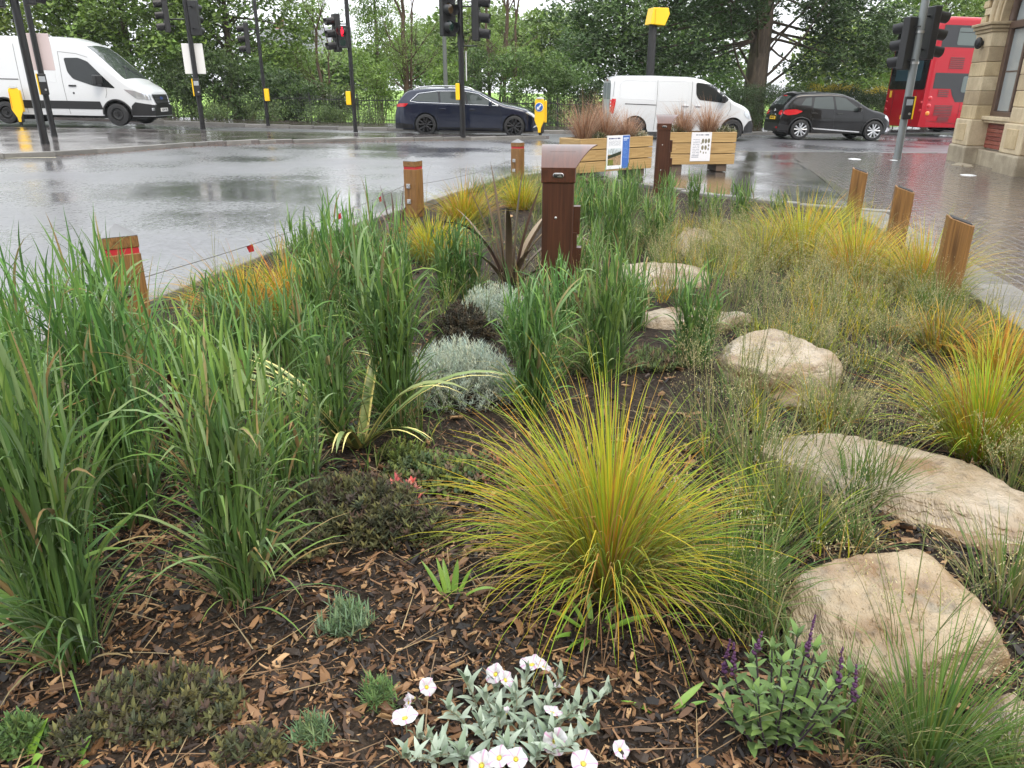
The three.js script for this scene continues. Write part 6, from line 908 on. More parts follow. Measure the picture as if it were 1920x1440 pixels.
[[81, 1545, 870, 0.52, 26, 0.1, 'airy grass rising through the flat stone'], [82, 1640, 960, 0.6, 18, 0.04, 'upright airy stems in front of the flat stone'], [83, 1450, 640, 0.5, 40, 0.2, 'airy straw grass behind the pointed stone'], [84, 1400, 570, 0.55, 40, 0.2, 'airy straw grass right of the loose green clump'], [85, 1500, 570, 0.5, 23, 0.22, 'airy straw grass in the middle of the right bed'], [86, 1570, 620, 0.45, 22, 0.22, 'airy grass below the amber sedge'], [87, 1340, 620, 0.6, 34, 0.15, 'tall airy grass left of the pointed stone'], [88, 1640, 690, 0.4, 36, 0.2, 'low airy grass left of the lime mound'], [89, 1330, 840, 0.55, 30, 0.14, 'airy grass right behind the big golden sedge'], [90, 1400, 770, 0.45, 30, 0.14, 'airy grass at the left foot of the pointed stone'], [91, 1890, 930, 0.3, 26, 0.08, 'pale airy seed heads at the right edge by the flat stone'], [92, 1270, 570, 0.55, 30, 0.15, 'airy grass beside the far pale stone'], [93, 1690, 1260, 0.55, 12, 0.05, 'few tall airy stems before the near boulder'], [94, 1420, 470, 0.45, 22, 0.25, 'airy grass left of the yellow sedge'], [95, 1560, 500, 0.42, 22, 0.25, 'airy grass between the yellow and amber sedges'], [96, 1680, 610, 0.36, 19, 0.2, 'airy grass behind the lime mound'], [97, 1500, 700, 0.36, 24, 0.15, 'airy grass right of the pointed stone']]
  .forEach(([s, px, py, H, n, r, label]) => airy(s, px, py, H, n, r, [...OLIVE, ...GREEN], label, { heads: py > 800 ? 40 : 56 }));

// --- flax: each broad leaf by itself
function flax(s, px, py, label, cols, n, L, w, o = {}) {
  reseed(s); const [x, y, z] = spot(px, py), t = thing('flax_plant', label, 'plant', [x, y, z], 0, o.group), mats = cols.map((c) => std(c, 0.42, { side: THREE.DoubleSide })), stripe = o.stripe && std(o.stripe, 0.42, { side: THREE.DoubleSide });
  const list = o.leaves ?? Array.from({ length: n }, () => [rr(0, 6.28), rr(0.05, 0.6), rr(0.05, 0.9), rr(0.6, 1.05) * L]);
  list.forEach(([az, lean, bend, len], i) => { const b = new Buf(), f = o.stripe ? 0.62 : 1; blade(b, Math.cos(az) * 0.03, 0, Math.sin(az) * 0.03, az, lean, bend, len, w * rr(0.8, 1.15) * f, [1, 1, 1], { seg: 10, fold: 0.45, twist: rr(-0.7, 0.7), pow: 2, taper: 2.2, base: 0.7, kink: o.kink && R() < o.kink ? rr(0.8, 1.5) : 0 }); const m = part('leaf', b.geo(), mats[i % mats.length], t); if (stripe) { const q = new Buf(); reseed(s * 100 + i); for (const e of [-1, 1]) { blade(q, Math.cos(az) * 0.03 - Math.sin(az) * e * w * 0.36, 0.002, Math.sin(az) * 0.03 + Math.cos(az) * e * w * 0.36, az, lean, bend, len * 0.97, w * 0.26, [1, 1, 1], { seg: 10, pow: 2, taper: 2.2, base: 0.7 }); } part('leaf_margin', q.geo(), stripe, m); } });
  return t;
}
flax(101, 955, 540, 'brown flax with stiff upright leaves left of the nearer steel post', [[0.15, 0.105, 0.07], [0.2, 0.14, 0.095], [0.12, 0.09, 0.06], [0.26, 0.2, 0.13], [0.1, 0.06, 0.048]], 0, 0, 0.06, { group: 'flax plants', leaves: [[3.0, 0.1, 0.05, 0.92], [3.3, 0.2, 0.06, 0.86], [0.3, 0.06, 0.08, 0.84], [2.8, 0.3, 0.2, 0.78], [0.1, 0.22, 0.15, 0.8], [0.2, 0.35, 0.6, 0.74], [3.4, 0.45, 0.5, 0.7], [1.6, 0.2, 1.5, 0.85], [0.4, 0.4, 1.3, 0.8], [2.6, 0.4, 1.4, 0.8], [1.2, 0.7, 0.6, 0.6], [2.1, 0.8, 0.5, 0.6], [4.6, 0.3, 0.5, 0.6], [5.6, 0.4, 0.6, 0.6], [0.9, 1.0, 0.3, 0.55], [0.1, 0.55, 1.7, 0.75]] });
flax(102, 745, 470, 'small dark brown flax beside the middle capped post', [[0.1, 0.05, 0.045], [0.14, 0.085, 0.065]], 0, 0, 0.04, { group: 'flax plants', leaves: [[3.0, 0.14, 0.04, 0.6], [2.0, 0.02, 0.05, 0.55], [0.2, 0.1, 0.05, 0.62], [1.0, 0.3, 0.6, 0.5], [4, 0.5, 0.6, 0.45], [0.3, 0.5, 0.3, 0.5]] });
flax(103, 355, 850, 'dark red flax between tall green clumps at the left', [[0.055, 0.018, 0.02], [0.08, 0.03, 0.03], [0.12, 0.06, 0.06]], 9, 0.42, 0.038, { group: 'flax plants' });
flax(104, 672, 838, 'yellow-striped flax half hidden by the green clumps', [[0.16, 0.22, 0.07], [0.2, 0.24, 0.08]], 0, 0, 0.05, { stripe: [0.62, 0.54, 0.19], group: 'flax plants', leaves: [[3.1, 0.7, 1.4, 0.74], [2.7, 0.5, 1.2, 0.68], [0.1, 0.7, 1.3, 0.74], [0.5, 0.55, 1.5, 0.68], [1.5, 0.8, 1.2, 0.54], [5, 0.4, 0.8, 0.54], [1.9, 0.9, 1.0, 0.61], [3.6, 0.8, 1.0, 0.68], [0.9, 0.9, 0.9, 0.61]] });
flax(105, 790, 735, 'yellow-striped leaves arching over the silver mound', [[0.18, 0.22, 0.07]], 0, 0, 0.045, { stripe: [0.62, 0.5, 0.16], group: 'flax plants', leaves: [[0.15, 0.75, 1.5, 0.46], [0.6, 0.8, 1.2, 0.35], [3, 0.6, 1.2, 0.41]] });

// --- mounds built of small sprigs
function sprigMound(s, px, py, rx, rz, h, n, leaf, pal, label, o = {}) {
  reseed(s); const [x, y, z] = spot(px, py), t = thing(o.name ?? 'low_shrub', label, 'shrub', [x, y, z], o.turn ?? 0, o.group ?? 'low mounds in the bed'), b = new Buf(), st = new Buf();
  for (let i = 0; i < n; i++) {
    const a = rr(0, 6.28), q = Math.sqrt(R()), ex = Math.cos(a) * q * rx, ez = Math.sin(a) * q * rz, ey = h * Math.sqrt(Math.max(0.02, 1 - q * q)) * rr(0.6, 1.05), out = Math.atan2(ez, ex), tilt = q * 0.9 + rr(-0.3, 0.3), len = leaf[2] * rr(0.7, 1.3), c = tint(pick(pal), 0.2);
    const dx = Math.sin(tilt) * Math.cos(out), dz = Math.sin(tilt) * Math.sin(out), dy = Math.cos(tilt);
    blade(st, ex - dx * len, ey - dy * len, ez - dz * len, out, tilt, 0, len, 0.0022, o.stem ?? [0.07, 0.05, 0.03], { seg: 1, base: 1, taper: 5 });
    const m = leaf[3]; for (let k = 0; k < m; k++) { const f = k / m, la = k * 2.4 + rr(-0.4, 0.4), lt = lerp(1.15, 0.25, f) + rr(-0.2, 0.2); blade(b, ex - dx * len * (1 - f), ey - dy * len * (1 - f), ez - dz * len * (1 - f), la, Math.min(2.2, lt + tilt * 0.3), rr(0, 0.5), leaf[0] * rr(0.7, 1.2), leaf[1] * rr(0.8, 1.2), tint(c, 0.14), { seg: 3, fold: leaf[1] > 0.004 ? 0.3 : 0, base: 0.5, taper: 1.8, pow: 1 }); }
  }
  part('stem_mass', st.geo(), dryMat, t); part('foliage', b.geo(), bladeMat, t); return t;
}
const SILVER = [[0.44, 0.5, 0.4], [0.38, 0.44, 0.34], [0.52, 0.57, 0.47]], HEBE = [[0.09, 0.095, 0.04], [0.075, 0.07, 0.04], [0.12, 0.12, 0.05], [0.06, 0.07, 0.035], [0.16, 0.16, 0.06], [0.095, 0.065, 0.05]], DARKHEBE = [[0.06, 0.05, 0.03], [0.075, 0.055, 0.035], [0.045, 0.045, 0.03], [0.1, 0.08, 0.045]];
sprigMound(111, 862, 745, 0.3, 0.26, 0.3, 1500, [0.022, 0.0022, 0.1, 14], SILVER, 'silver feathery mound left of the green clump in mid bed', { name: 'silver_mound', stem: [0.3, 0.33, 0.28] });
sprigMound(112, 925, 605, 0.26, 0.22, 0.26, 700, [0.022, 0.0026, 0.1, 12], SILVER, 'farther silver mound beside the brown flax', { name: 'silver_mound', stem: [0.3, 0.33, 0.28] });
sprigMound(113, 868, 650, 0.2, 0.2, 0.26, 420, [0.02, 0.008, 0.06, 14], DARKHEBE, 'dark brown rounded shrub between the two silver mounds');
sprigMound(114, 650, 985, 0.34, 0.2, 0.16, 620, [0.026, 0.0085, 0.06, 14], HEBE, 'olive-brown spreading shrub left of the big golden sedge');
sprigMound(115, 500, 1000, 0.16, 0.14, 0.14, 180, [0.026, 0.0085, 0.06, 14], HEBE, 'olive-brown shrub between two tall green clumps');
sprigMound(116, 310, 1345, 0.2, 0.11, 0.11, 420, [0.024, 0.0075, 0.05, 16], HEBE, 'olive-brown shrub at the lower left of the frame');
sprigMound(117, 140, 1400, 0.06, 0.05, 0.07, 60, [0.026, 0.008, 0.05, 14], HEBE, 'small olive-brown shrub at the lower left corner');
sprigMound(118, 470, 1425, 0.09, 0.05, 0.07, 90, [0.024, 0.008, 0.05, 14], HEBE, 'small olive-brown sprigs at the bottom edge');
sprigMound(119, 45, 1405, 0.07, 0.05, 0.1, 70, [0.026, 0.0065, 0.06, 14], [[0.1, 0.18, 0.05], [0.13, 0.21, 0.06]], 'soft green leafy plant at the lower left corner', { name: 'leafy_plant' });
sprigMound(120, 650, 1190, 0.085, 0.06, 0.1, 70, [0.035, 0.0035, 0.08, 16], [[0.16, 0.24, 0.13], [0.2, 0.28, 0.16], [0.12, 0.2, 0.09]], 'feathery grey-green plant alone on the mulch', { name: 'lavender_plant', stem: [0.14, 0.2, 0.09] });
sprigMound(121, 715, 1330, 0.05, 0.04, 0.1, 34, [0.03, 0.003, 0.08, 18], [[0.12, 0.22, 0.07], [0.16, 0.26, 0.09]], 'small needle-leaved green plant left of the white flowers', { name: 'needle_plant' });
sprigMound(122, 590, 1405, 0.06, 0.04, 0.08, 34, [0.028, 0.003, 0.07, 18], [[0.12, 0.2, 0.09], [0.16, 0.24, 0.11]], 'small needle-leaved plant at the bottom edge', { name: 'needle_plant' });
sprigMound(123, 815, 905, 0.22, 0.17, 0.1, 190, [0.026, 0.014, 0.07, 9], [[0.1, 0.15, 0.05], [0.13, 0.17, 0.05], [0.09, 0.13, 0.06], [0.2, 0.14, 0.09], [0.15, 0.19, 0.05]], 'low trailing shrub with rounded leaves left of the big golden sedge');
sprigMound(124, 760, 945, 0.07, 0.05, 0.1, 16, [0.032, 0.014, 0.05, 9], [[0.5, 0.1, 0.09], [0.55, 0.17, 0.14], [0.5, 0.24, 0.19]], 'cluster of red young leaves on the trailing shrub', { name: 'red_leaf_cluster' });
sprigMound(125, 755, 870, 0.12, 0.1, 0.1, 60, [0.03, 0.009, 0.07, 12], [[0.17, 0.22, 0.05], [0.13, 0.17, 0.05]], 'yellow-green leafy sprigs behind the red leaves');
sprigMound(126, 1640, 465, 0.25, 0.12, 0.12, 120, [0.012, 0.008, 0.05, 12], [[0.5, 0.47, 0.4], [0.42, 0.36, 0.26], [0.2, 0.22, 0.1]], 'low white-flowered patch between the slant-topped posts', { name: 'daisy_patch' });
sprigMound(127, 1545, 660, 0.2, 0.16, 0.06, 120, [0.02, 0.006, 0.05, 10], [[0.2, 0.15, 0.08], [0.14, 0.15, 0.06], [0.28, 0.22, 0.13]], 'dry low growth right of the pointed stone', { name: 'dry_growth' });
sprigMound(128, 1590, 560, 0.4, 0.22, 0.12, 260, [0.022, 0.006, 0.06, 10], [[0.13, 0.09, 0.05], [0.1, 0.1, 0.045], [0.2, 0.14, 0.08]], 'brown twiggy growth under the amber sedge', { name: 'dry_growth' });

// --- sage with purple spikes: every leaf its own mesh
function simpleLeaf(l, w, cup = 0.25, seg = 5) { const b = new Buf(); blade(b, 0, 0, 0, 0, 0, 0.55, l, w, [1, 1, 1], { seg, fold: cup, pow: 1, taper: 1.7, base: 0.35 }); return b.geo(); }
{
  reseed(131); const [x, y, z] = spot(1455, 1405), t = thing('sage_plant', 'bushy green sage with dark purple flower spikes before the near boulder', 'plant', [x, y, z]);
  const geos = [simpleLeaf(0.05, 0.02), simpleLeaf(0.042, 0.016), simpleLeaf(0.034, 0.013)], mats = [[0.12, 0.21, 0.045], [0.1, 0.18, 0.04], [0.16, 0.26, 0.055], [0.085, 0.155, 0.04]].map((c) => new THREE.MeshPhysicalMaterial({ color: lin(...c), roughness: 1, clearcoat: 0.3, clearcoatRoughness: 0.3, transmission: 0.22, thickness: 0, side: THREE.DoubleSide })), stemM = std([0.045, 0.03, 0.045], 0.6), purple = [std([0.07, 0.02, 0.07], 0.7), std([0.11, 0.03, 0.1], 0.7)];
  let leaves = 0;
  for (let i = 0; i < 22; i++) {
    const a = i * 2.4 + rr(-0.3, 0.3), q = Math.sqrt((i + 0.5) / 22), H = (0.3 - 0.13 * q) * rr(0.85, 1.12), lx = Math.cos(a) * 0.1 * q, lz = Math.sin(a) * 0.06 * q, top = V(lx * 1.7, H, lz * 1.7), bot = V(lx * 0.5, 0, lz * 0.5), at = (f) => bot.clone().lerp(top, f).add(V(lx * 0.4 * f * (1 - f), 0, 0));
    part('stem', taperTube([0, 0.5, 1].map(at), [0.003, 0.0025, 0.0018], 5), stemM, t);
    const n = 7; for (let k = 1; k <= n; k++) { const f = k / n, p = at(f); for (let e = 0; e < (k === n ? 4 : 2); e++) { if (leaves >= 296) break; const m = part('leaf', geos[k > 5 ? 2 : k > 3 ? 1 : 0], mats[Math.floor(R() * 4)], t); m.position.copy(p); m.rotation.set(0, k * 1.571 + e * Math.PI * (k === n ? 0.5 : 1) + a, 0, 'YXZ'); m.rotateZ(-(k === n ? rr(0.3, 0.7) : rr(0.6, 1.15))); m.scale.setScalar(rr(0.85, 1.25)); leaves++; } }
    if (i % 4 === 0) { const sp = [], L = rr(0.05, 0.11), t2 = top.clone().add(V(rr(-0.01, 0.01), L, rr(-0.01, 0.01))); sp.push(taperTube([top, t2], [0.0016, 0.001], 5)); for (let k = 0; k < 26; k++) { const f = R(), g = new THREE.SphereGeometry(0.0042 * (1.2 - f * 0.6), 6, 4); g.translate(rr(-0.005, 0.005) * (1.1 - f), 0, rr(-0.005, 0.005) * (1.1 - f)); const p = top.clone().lerp(t2, f); g.translate(p.x, p.y, p.z); sp.push(g); } part('flower_spike', merge(sp), purple[i % 2], t); }
  }
}
// --- silver bindweed with white funnel flowers
{
  reseed(141); const [x, y, z] = spot(950, 1390), t = thing('silver_bindweed', 'silvery low plant with white funnel flowers at the bottom centre', 'plant', [x, y, z]);
  const geos = [simpleLeaf(0.045, 0.0125, 0.35), simpleLeaf(0.037, 0.011, 0.35), simpleLeaf(0.03, 0.009, 0.35)], mats = [[0.27, 0.33, 0.25], [0.22, 0.28, 0.21], [0.33, 0.39, 0.31], [0.17, 0.23, 0.15]].map((c) => std(c, 0.55, { side: THREE.DoubleSide, sheen: 0.4, sheenRoughness: 0.5 })), stemM = std([0.2, 0.2, 0.13], 0.7);
  let leaves = 0;
  const tips = [[-0.2, 0.05], [-0.14, -0.03], [-0.1, -0.09], [-0.05, -0.02], [-0.03, -0.1], [0.02, -0.05], [0.05, -0.11], [0.09, -0.03], [0.13, -0.09], [0.04, 0.03], [-0.06, 0.05], [0.1, 0.05], [-0.16, 0.1], [0.0, 0.1], [0.16, 0.0], [0.2, 0.05], [-0.22, 0.13], [0.24, -0.07], [0.07, 0.11], [-0.1, 0.12], [0.14, 0.1], [-0.02, 0.0]];
  for (const [lx, lz] of tips) {
    const H = rr(0.06, 0.12) * (1 - 1.2 * Math.hypot(lx, lz)), top = V(lx, Math.max(0.04, H), lz), bot = V(lx * 0.6, 0, lz * 0.6); part('stem', taperTube([bot, bot.clone().lerp(top, 0.5).add(V(rr(-0.01, 0.01), 0.01, 0)), top], [0.0022, 0.0018, 0.0012], 5), stemM, t);
    for (let k = 0; k < 13; k++) { if (leaves >= 298) break; const f = 0.15 + 0.85 * k / 12, p = bot.clone().lerp(top, f), m = part('leaf', geos[Math.floor(R() * 3)], mats[Math.floor(R() * 4)], t); m.position.copy(p); m.rotation.set(0, k * 2.4 + rr(-0.3, 0.3), 0, 'YXZ'); m.rotateZ(-lerp(1.2, 0.15, f) - rr(-0.15, 0.25)); m.scale.setScalar(rr(1.05, 1.5)); leaves++; }
  }
  // funnel flower, opening along +y
  const petalMap = tex(128, (u, v) => { const s = Math.abs(((u * 5) % 1) - 0.5) * 2, stripe = s > 0.8 ? (s - 0.8) / 0.2 : 0, k = clamp(1 - stripe * 0.35, 0, 1), yel = v < 0.2 ? 1 : 0; return [0.8, (yel ? 0.77 : 0.8) * (1 - stripe * 0.3), (yel ? 0.46 : 0.81) * (1 - stripe * 0.12)]; }, { srgb: true });
  const petal = new THREE.MeshPhysicalMaterial({ map: petalMap, roughness: 1, transmission: 0.25, thickness: 0, side: THREE.DoubleSide }), throat = std([0.75, 0.6, 0.05], 0.6), bud = std([0.6, 0.38, 0.38], 0.6), calyx = std([0.2, 0.25, 0.14], 0.7);
  const funnel = (open) => { const pos = [], uv = [], idx = [], A = 40, B = 8; for (let j = 0; j <= B; j++) for (let i = 0; i <= A; i++) { const f = j / B, th = i / A * 6.2832, wav = 1 + f * (0.05 * Math.cos(th * 5) + 0.025 * Math.sin(th * 11 + open * 9)), r = (0.003 + 0.027 * Math.pow(f, 1.15) * open) * wav, h = 0.022 * (open < 0.7 ? 1.8 : 1) * Math.pow(f, 0.6) - (open > 0.8 ? 0.008 * Math.pow(f, 4) : 0) + f * (0.0016 * Math.cos(th * 5) + 0.0012 * Math.sin(th * 8 + open * 5) + 0.0006 * Math.sin(th * 21)); pos.push(Math.cos(th) * r, h, Math.sin(th) * r); uv.push(i / A, f); } for (let j = 0; j < B; j++) for (let i = 0; i < A; i++) { const a = j * (A + 1) + i, b = a + A + 1; idx.push(a, b, a + 1, a + 1, b, b + 1); } const g = new THREE.BufferGeometry(); g.setAttribute('position', new THREE.Float32BufferAttribute(pos, 3)); g.setAttribute('uv', new THREE.Float32BufferAttribute(uv, 2)); g.setIndex(idx); g.computeVertexNormals(); return g; };
  const G1 = funnel(1), G2 = funnel(0.85), G3 = funnel(0.45);
  const fl = (px, py, lift, rx, rz, g = G1, k = 1) => { const p = gp(px, py, lift + 0.05), f = new THREE.Group(); f.name = 'flower'; f.position.set(p.x - x, p.y - y, p.z - z); f.rotation.set(rx, 0, rz); f.scale.setScalar(k * 0.88); t.add(f); part('corolla', g, petal, f); part('throat', new THREE.SphereGeometry(0.0042, 8, 6).translate(0, 0.006, 0), throat, f); part('calyx', merge([cyl(0.0015, 0.004, 0.014, 0, -0.006, 0, 7), tube([V(0, -0.01, 0), V(0, -0.05, 0.006)], 0.0012, 3, 4)]), calyx, f); };
  fl(1040, 1388, 0.07, 0.95, -0.08, G1, 1.08); fl(1034, 1342, 0.08, -0.3, -0.3, G2, 1.0); fl(760, 1352, 0.07, -0.1, 0.1, G1, 1.12); fl(798, 1290, 0.06, 0.5, -0.5, G2, 0.95); fl(784, 1310, 0.04, 0.3, 1.2, G3, 0.8); fl(770, 1318, 0.04, 0.6, 0.9, G2, 0.75); fl(932, 1266, 0.1, 0.5, 0.5, G2, 1.05); fl(944, 1278, 0.1, 0.2, -0.7, G2, 1); fl(998, 1252, 0.1, -0.15, 0.1, G1, 1.15); fl(1015, 1254, 0.1, -0.2, -0.5, G2, 0.9);
  fl(938, 1424, 0.09, 0.3, 0.3, G2, 1.05); fl(966, 1426, 0.09, 0.4, -0.2, G2, 1.0); fl(905, 1438, 0.07, 0.4, 0.3, G1, 1.1); fl(1092, 1436, 0.06, 0.2, -0.2, G1, 1.1); fl(1160, 1408, 0.04, 0.4, -0.4, G2, 0.9); fl(1055, 1290, 0.09, 0.2, 0.8, G3, 0.6); fl(950, 1340, 0.1, 0, 0, G3, 0.5);
}
// --- small strap-leaved plants on the mulch
[[846, 1130, 'small bright green strap-leaved plant on the mulch', [[-1.9, 0.5, 0.3, 0.1], [-2.2, 0.35, 0.3, 0.11], [-1.3, 0.3, 0.2, 0.1], [-0.6, 0.45, 0.3, 0.09], [0.2, 0.8, 1.2, 0.13], [-2.6, 0.6, 0.2, 0.12], [1.5, 0.9, 0.6, 0.07]]], [1112, 1190, 'bright green strap-leaved plant in the shade of the big golden sedge', [[3.4, 1.0, 0.6, 0.13], [3.9, 0.7, 0.6, 0.14], [2.6, 1.1, 0.5, 0.11], [0.1, 0.95, 0.5, 0.15], [-0.5, 0.7, 0.6, 0.12], [1.9, 1.0, 0.5, 0.14], [2.2, 1.2, 0.4, 0.12], [4.6, 0.5, 0.5, 0.1]]], [1245, 1348, 'few bright green strap leaves on the mulch right of the white flowers', [[3.3, 1.1, 0.5, 0.08], [-0.5, 1.0, 0.3, 0.1], [-0.2, 1.2, 0.4, 0.08]]]]
  .forEach(([px, py, label, leaves], i) => flax(150 + i, px, py, label, [[0.15, 0.27, 0.035], [0.18, 0.3, 0.045], [0.13, 0.24, 0.035]], 0, 0, 0.017, { leaves, group: 'small strap-leaved plants' }));
flax(154, 30, 1440, 'broad bright green leaves in the bottom left corner', [[0.2, 0.36, 0.05], [0.15, 0.3, 0.05]], 0, 0, 0.03, { leaves: [[0.2, 0.6, 0.4, 0.08], [1.2, 0.7, 0.4, 0.08], [2.5, 0.6, 0.3, 0.07], [4, 0.6, 0.3, 0.07], [5.2, 0.6, 0.3, 0.09]] });
flax(155, 118, 1440, 'fresh green leaf rosette at the bottom edge, left', [[0.15, 0.29, 0.05], [0.2, 0.36, 0.06]], 0, 0, 0.026, { leaves: [[0.2, 0.7, 0.4, 0.06], [1.5, 0.6, 0.3, 0.05], [2.7, 0.7, 0.4, 0.06], [4.3, 0.5, 0.3, 0.06], [5.4, 0.6, 0.3, 0.06]] });

// --- bronze grasses and small white-flowered plants in the planters
function inPlanter(P, u, w) { const c = Math.cos(P[2]), s = Math.sin(P[2]), x = P[0] + u * c + w * s, z = P[1] - u * s + w * c; return [x, G(P[0], P[1]) + 0.086 + 0.13 + P[5] - 0.08, z]; }
[[planterA, -0.5, -0.27, 'bronze grass fountain at the left end of the nearer planter', 0.72], [planterA, 0.0, -0.28, 'bronze grass fountain in the middle of the nearer planter', 0.75], [planterA, 0.45, -0.27, 'bronze grass at the right end of the nearer planter', 0.55], [planterB, -0.28, -0.27, 'bronze grass fountain at the left end of the farther planter', 0.66], [planterB, 0.2, -0.27, 'bronze grass fountain at the right end of the farther planter', 0.66]]
  .forEach(([P, u, w, label, L], i) => sedge(160 + i, 0, 0, L * 1.02, 560, 0.1, BRONZE, label, { at: inPlanter(P, u, w), name: 'bronze_sedge', group: 'bronze grasses in the planters', seg: 6, w: 0.006, out: 0.75, bend: 0.75 }));
[[planterA, 0.62, 'white-flowered edging plant at the right end of the nearer planter'], [planterA, -0.3, 'green edging plant at the left end of the nearer planter'], [planterB, -0.45, 'green edging plant at the left end of the farther planter'], [planterB, 0.5, 'green edging plant at the right end of the farther planter']].forEach(([P, u, label], i) => { const at = inPlanter(P, u, -0.2), t = sprigMound(170 + i, 960, 900, 0.26, 0.18, 0.2, 150, [0.03, 0.012, 0.09, 9], i ? [[0.13, 0.15, 0.05], [0.1, 0.12, 0.05], [0.4, 0.38, 0.28]] : [[0.5, 0.48, 0.4], [0.16, 0.17, 0.07], [0.4, 0.36, 0.24]], label, { name: 'edging_plant', group: 'edging plants in the planters' }); t.position.set(...at); });

// --- loose low grass between the stones and clumps: too fine to count
const stoneSpots = [[1705, 1170, 0.17, 0.33], [1690, 890, 0.14, 0.5], [1462, 700, 0.1, 0.3], [1245, 520, 0.1, 0.36], [1298, 452, 0.08, 0.3], [1290, 598, 0.1, 0.34], [1925, 1385, 0.08, 0.14]].map(([a, b, l, r]) => { const p = gp(a, b, l); return [p.x, p.z, r]; });
function meadow(s, label, area, n, pal, L, heads, per = 10) {
  reseed(s); const b = new Buf(); let k = 0, guard = 0; const xs = area.map((p) => p[0]), zs = area.map((p) => p[1]);
  while (k < n && guard++ < n * 20) { const x = rr(Math.min(...xs), Math.max(...xs)), z = rr(Math.min(...zs), Math.max(...zs)); if (!inPoly(area, x, z) || !inPoly(bed, x, z) || stoneSpots.some(([a, c, r]) => Math.hypot(x - a, z - c) < r)) continue; if (fbm(x * 1.3 + s, z * 1.3, 2, 0, s) < 0.5) continue; k++; const y = bedY(x, z), l = L * rr(0.6, 1.25), c0 = pick(pal);
    for (let i = 0; i < per; i++) { const a = rr(0, 6.28); blade(b, x + rr(-0.03, 0.03), y, z + rr(-0.03, 0.03), a, rr(0.05, 0.9), rr(0.2, 1.3), l * rr(0.5, 1.1), 0.0042 * rr(0.6, 1.3), tint(R() < 0.7 ? c0 : pick(pal), 0.22), { seg: 5, base: 0.9, twist: rr(-0.6, 0.6) }); }
    if (R() < heads) for (let i = 0; i < 3; i++) { const a = rr(0, 6.28), [tx, ty, tz] = blade(b, x, y, z, a, rr(0, 0.3), rr(0.1, 0.6), l * rr(1.2, 1.7), 0.0024, tint([0.22, 0.22, 0.09], 0.2), { seg: 5, base: 1, taper: 4 }); for (let q = 0; q < 22; q++) blade(b, tx + rr(-0.03, 0.03), ty + rr(-0.12, 0.02), tz + rr(-0.03, 0.03), rr(0, 6.28), rr(0, 1.5), 0, rr(0.004, 0.009), 0.0026, tint(pick([[0.4, 0.36, 0.2], [0.32, 0.29, 0.15], [0.46, 0.41, 0.26]]), 0.2), { seg: 1, base: 1, taper: 3 }); } }
  const m = new THREE.Mesh(b.geo(), bladeMat); m.name = numbered('meadow_grass'); m.userData.kind = 'stuff'; tag(m, label, 'grass'); scene.add(m);
}
meadow(401, 'loose olive and straw grass filling the right half of the bed', [[0.75, -2.2], [1.3, -1.75], [2.4, -2.3], [3.0, -4.2], [3.6, -6.4], [4.05, -9.2], [2.6, -9.8], [1.5, -8], [1.0, -5], [0.8, -3.4]], 900, [...OLIVE, ...GREEN, ...GOLD, ...GOLD, [0.34, 0.22, 0.06]], 0.26, 0.5, 11);
meadow(402, 'loose green grass filling the left half of the bed', [[-1.9, -2.1], [-0.4, -2.6], [0.2, -4.2], [0.1, -6], [0.2, -9], [0.4, -12.6], [-0.3, -12], [-1.2, -9], [-2.0, -6.4], [-2.5, -4.2]], 420, [...GREEN, ...GREEN, ...OLIVE, [0.3, 0.27, 0.05]], 0.3, 0.05, 11);
meadow(403, 'loose short grass in the far middle of the bed', [[0.2, -5], [1.2, -5], [1.6, -8], [2.6, -9.8], [2.4, -11], [1, -12.8], [0.3, -12.6]], 420, [...GREEN, ...OLIVE], 0.3, 0.1, 10);
meadow(404, 'fine green grass around the near boulder at the right', [[0.5, -1.7], [0.7, -2.3], [1.7, -2.3], [1.9, -1.8], [1.6, -1.2], [1.1, -1.1], [0.85, -1.45]], 130, [...GREEN, ...OLIVE], 0.22, 0.15, 10);

meadow(405, 'low mixed grass between the silver mound and the pale stones', [[0.25, -2.9], [0.9, -2.6], [1.15, -3.6], [1.0, -5], [0.3, -5.2], [0.05, -3.8]], 170, [...GREEN, ...GREEN, ...OLIVE], 0.28, 0.2, 10);
sprigMound(129, 1215, 690, 0.26, 0.16, 0.1, 170, [0.03, 0.007, 0.07, 11], [[0.1, 0.15, 0.05], [0.14, 0.16, 0.06], [0.16, 0.11, 0.07]], 'low mixed foliage between the green clumps and the pointed stone');
sprigMound(130, 930, 900, 0.2, 0.16, 0.08, 130, [0.028, 0.011, 0.06, 9], [[0.12, 0.16, 0.05], [0.2, 0.12, 0.08], [0.1, 0.12, 0.05], [0.3, 0.13, 0.09]], 'low reddish-green foliage at the left foot of the big golden sedge');
sprigMound(132, 560, 1040, 0.14, 0.1, 0.1, 110, [0.026, 0.0085, 0.06, 14], HEBE, 'olive-brown sprigs right of the second tall clump');
sprigMound(133, 760, 1010, 0.18, 0.1, 0.12, 170, [0.026, 0.0085, 0.06, 14], [...HEBE, [0.18, 0.2, 0.06]], 'olive-green spreading sprigs below the red leaves');
// ------------------------------------------------------------------ boulders and mulch

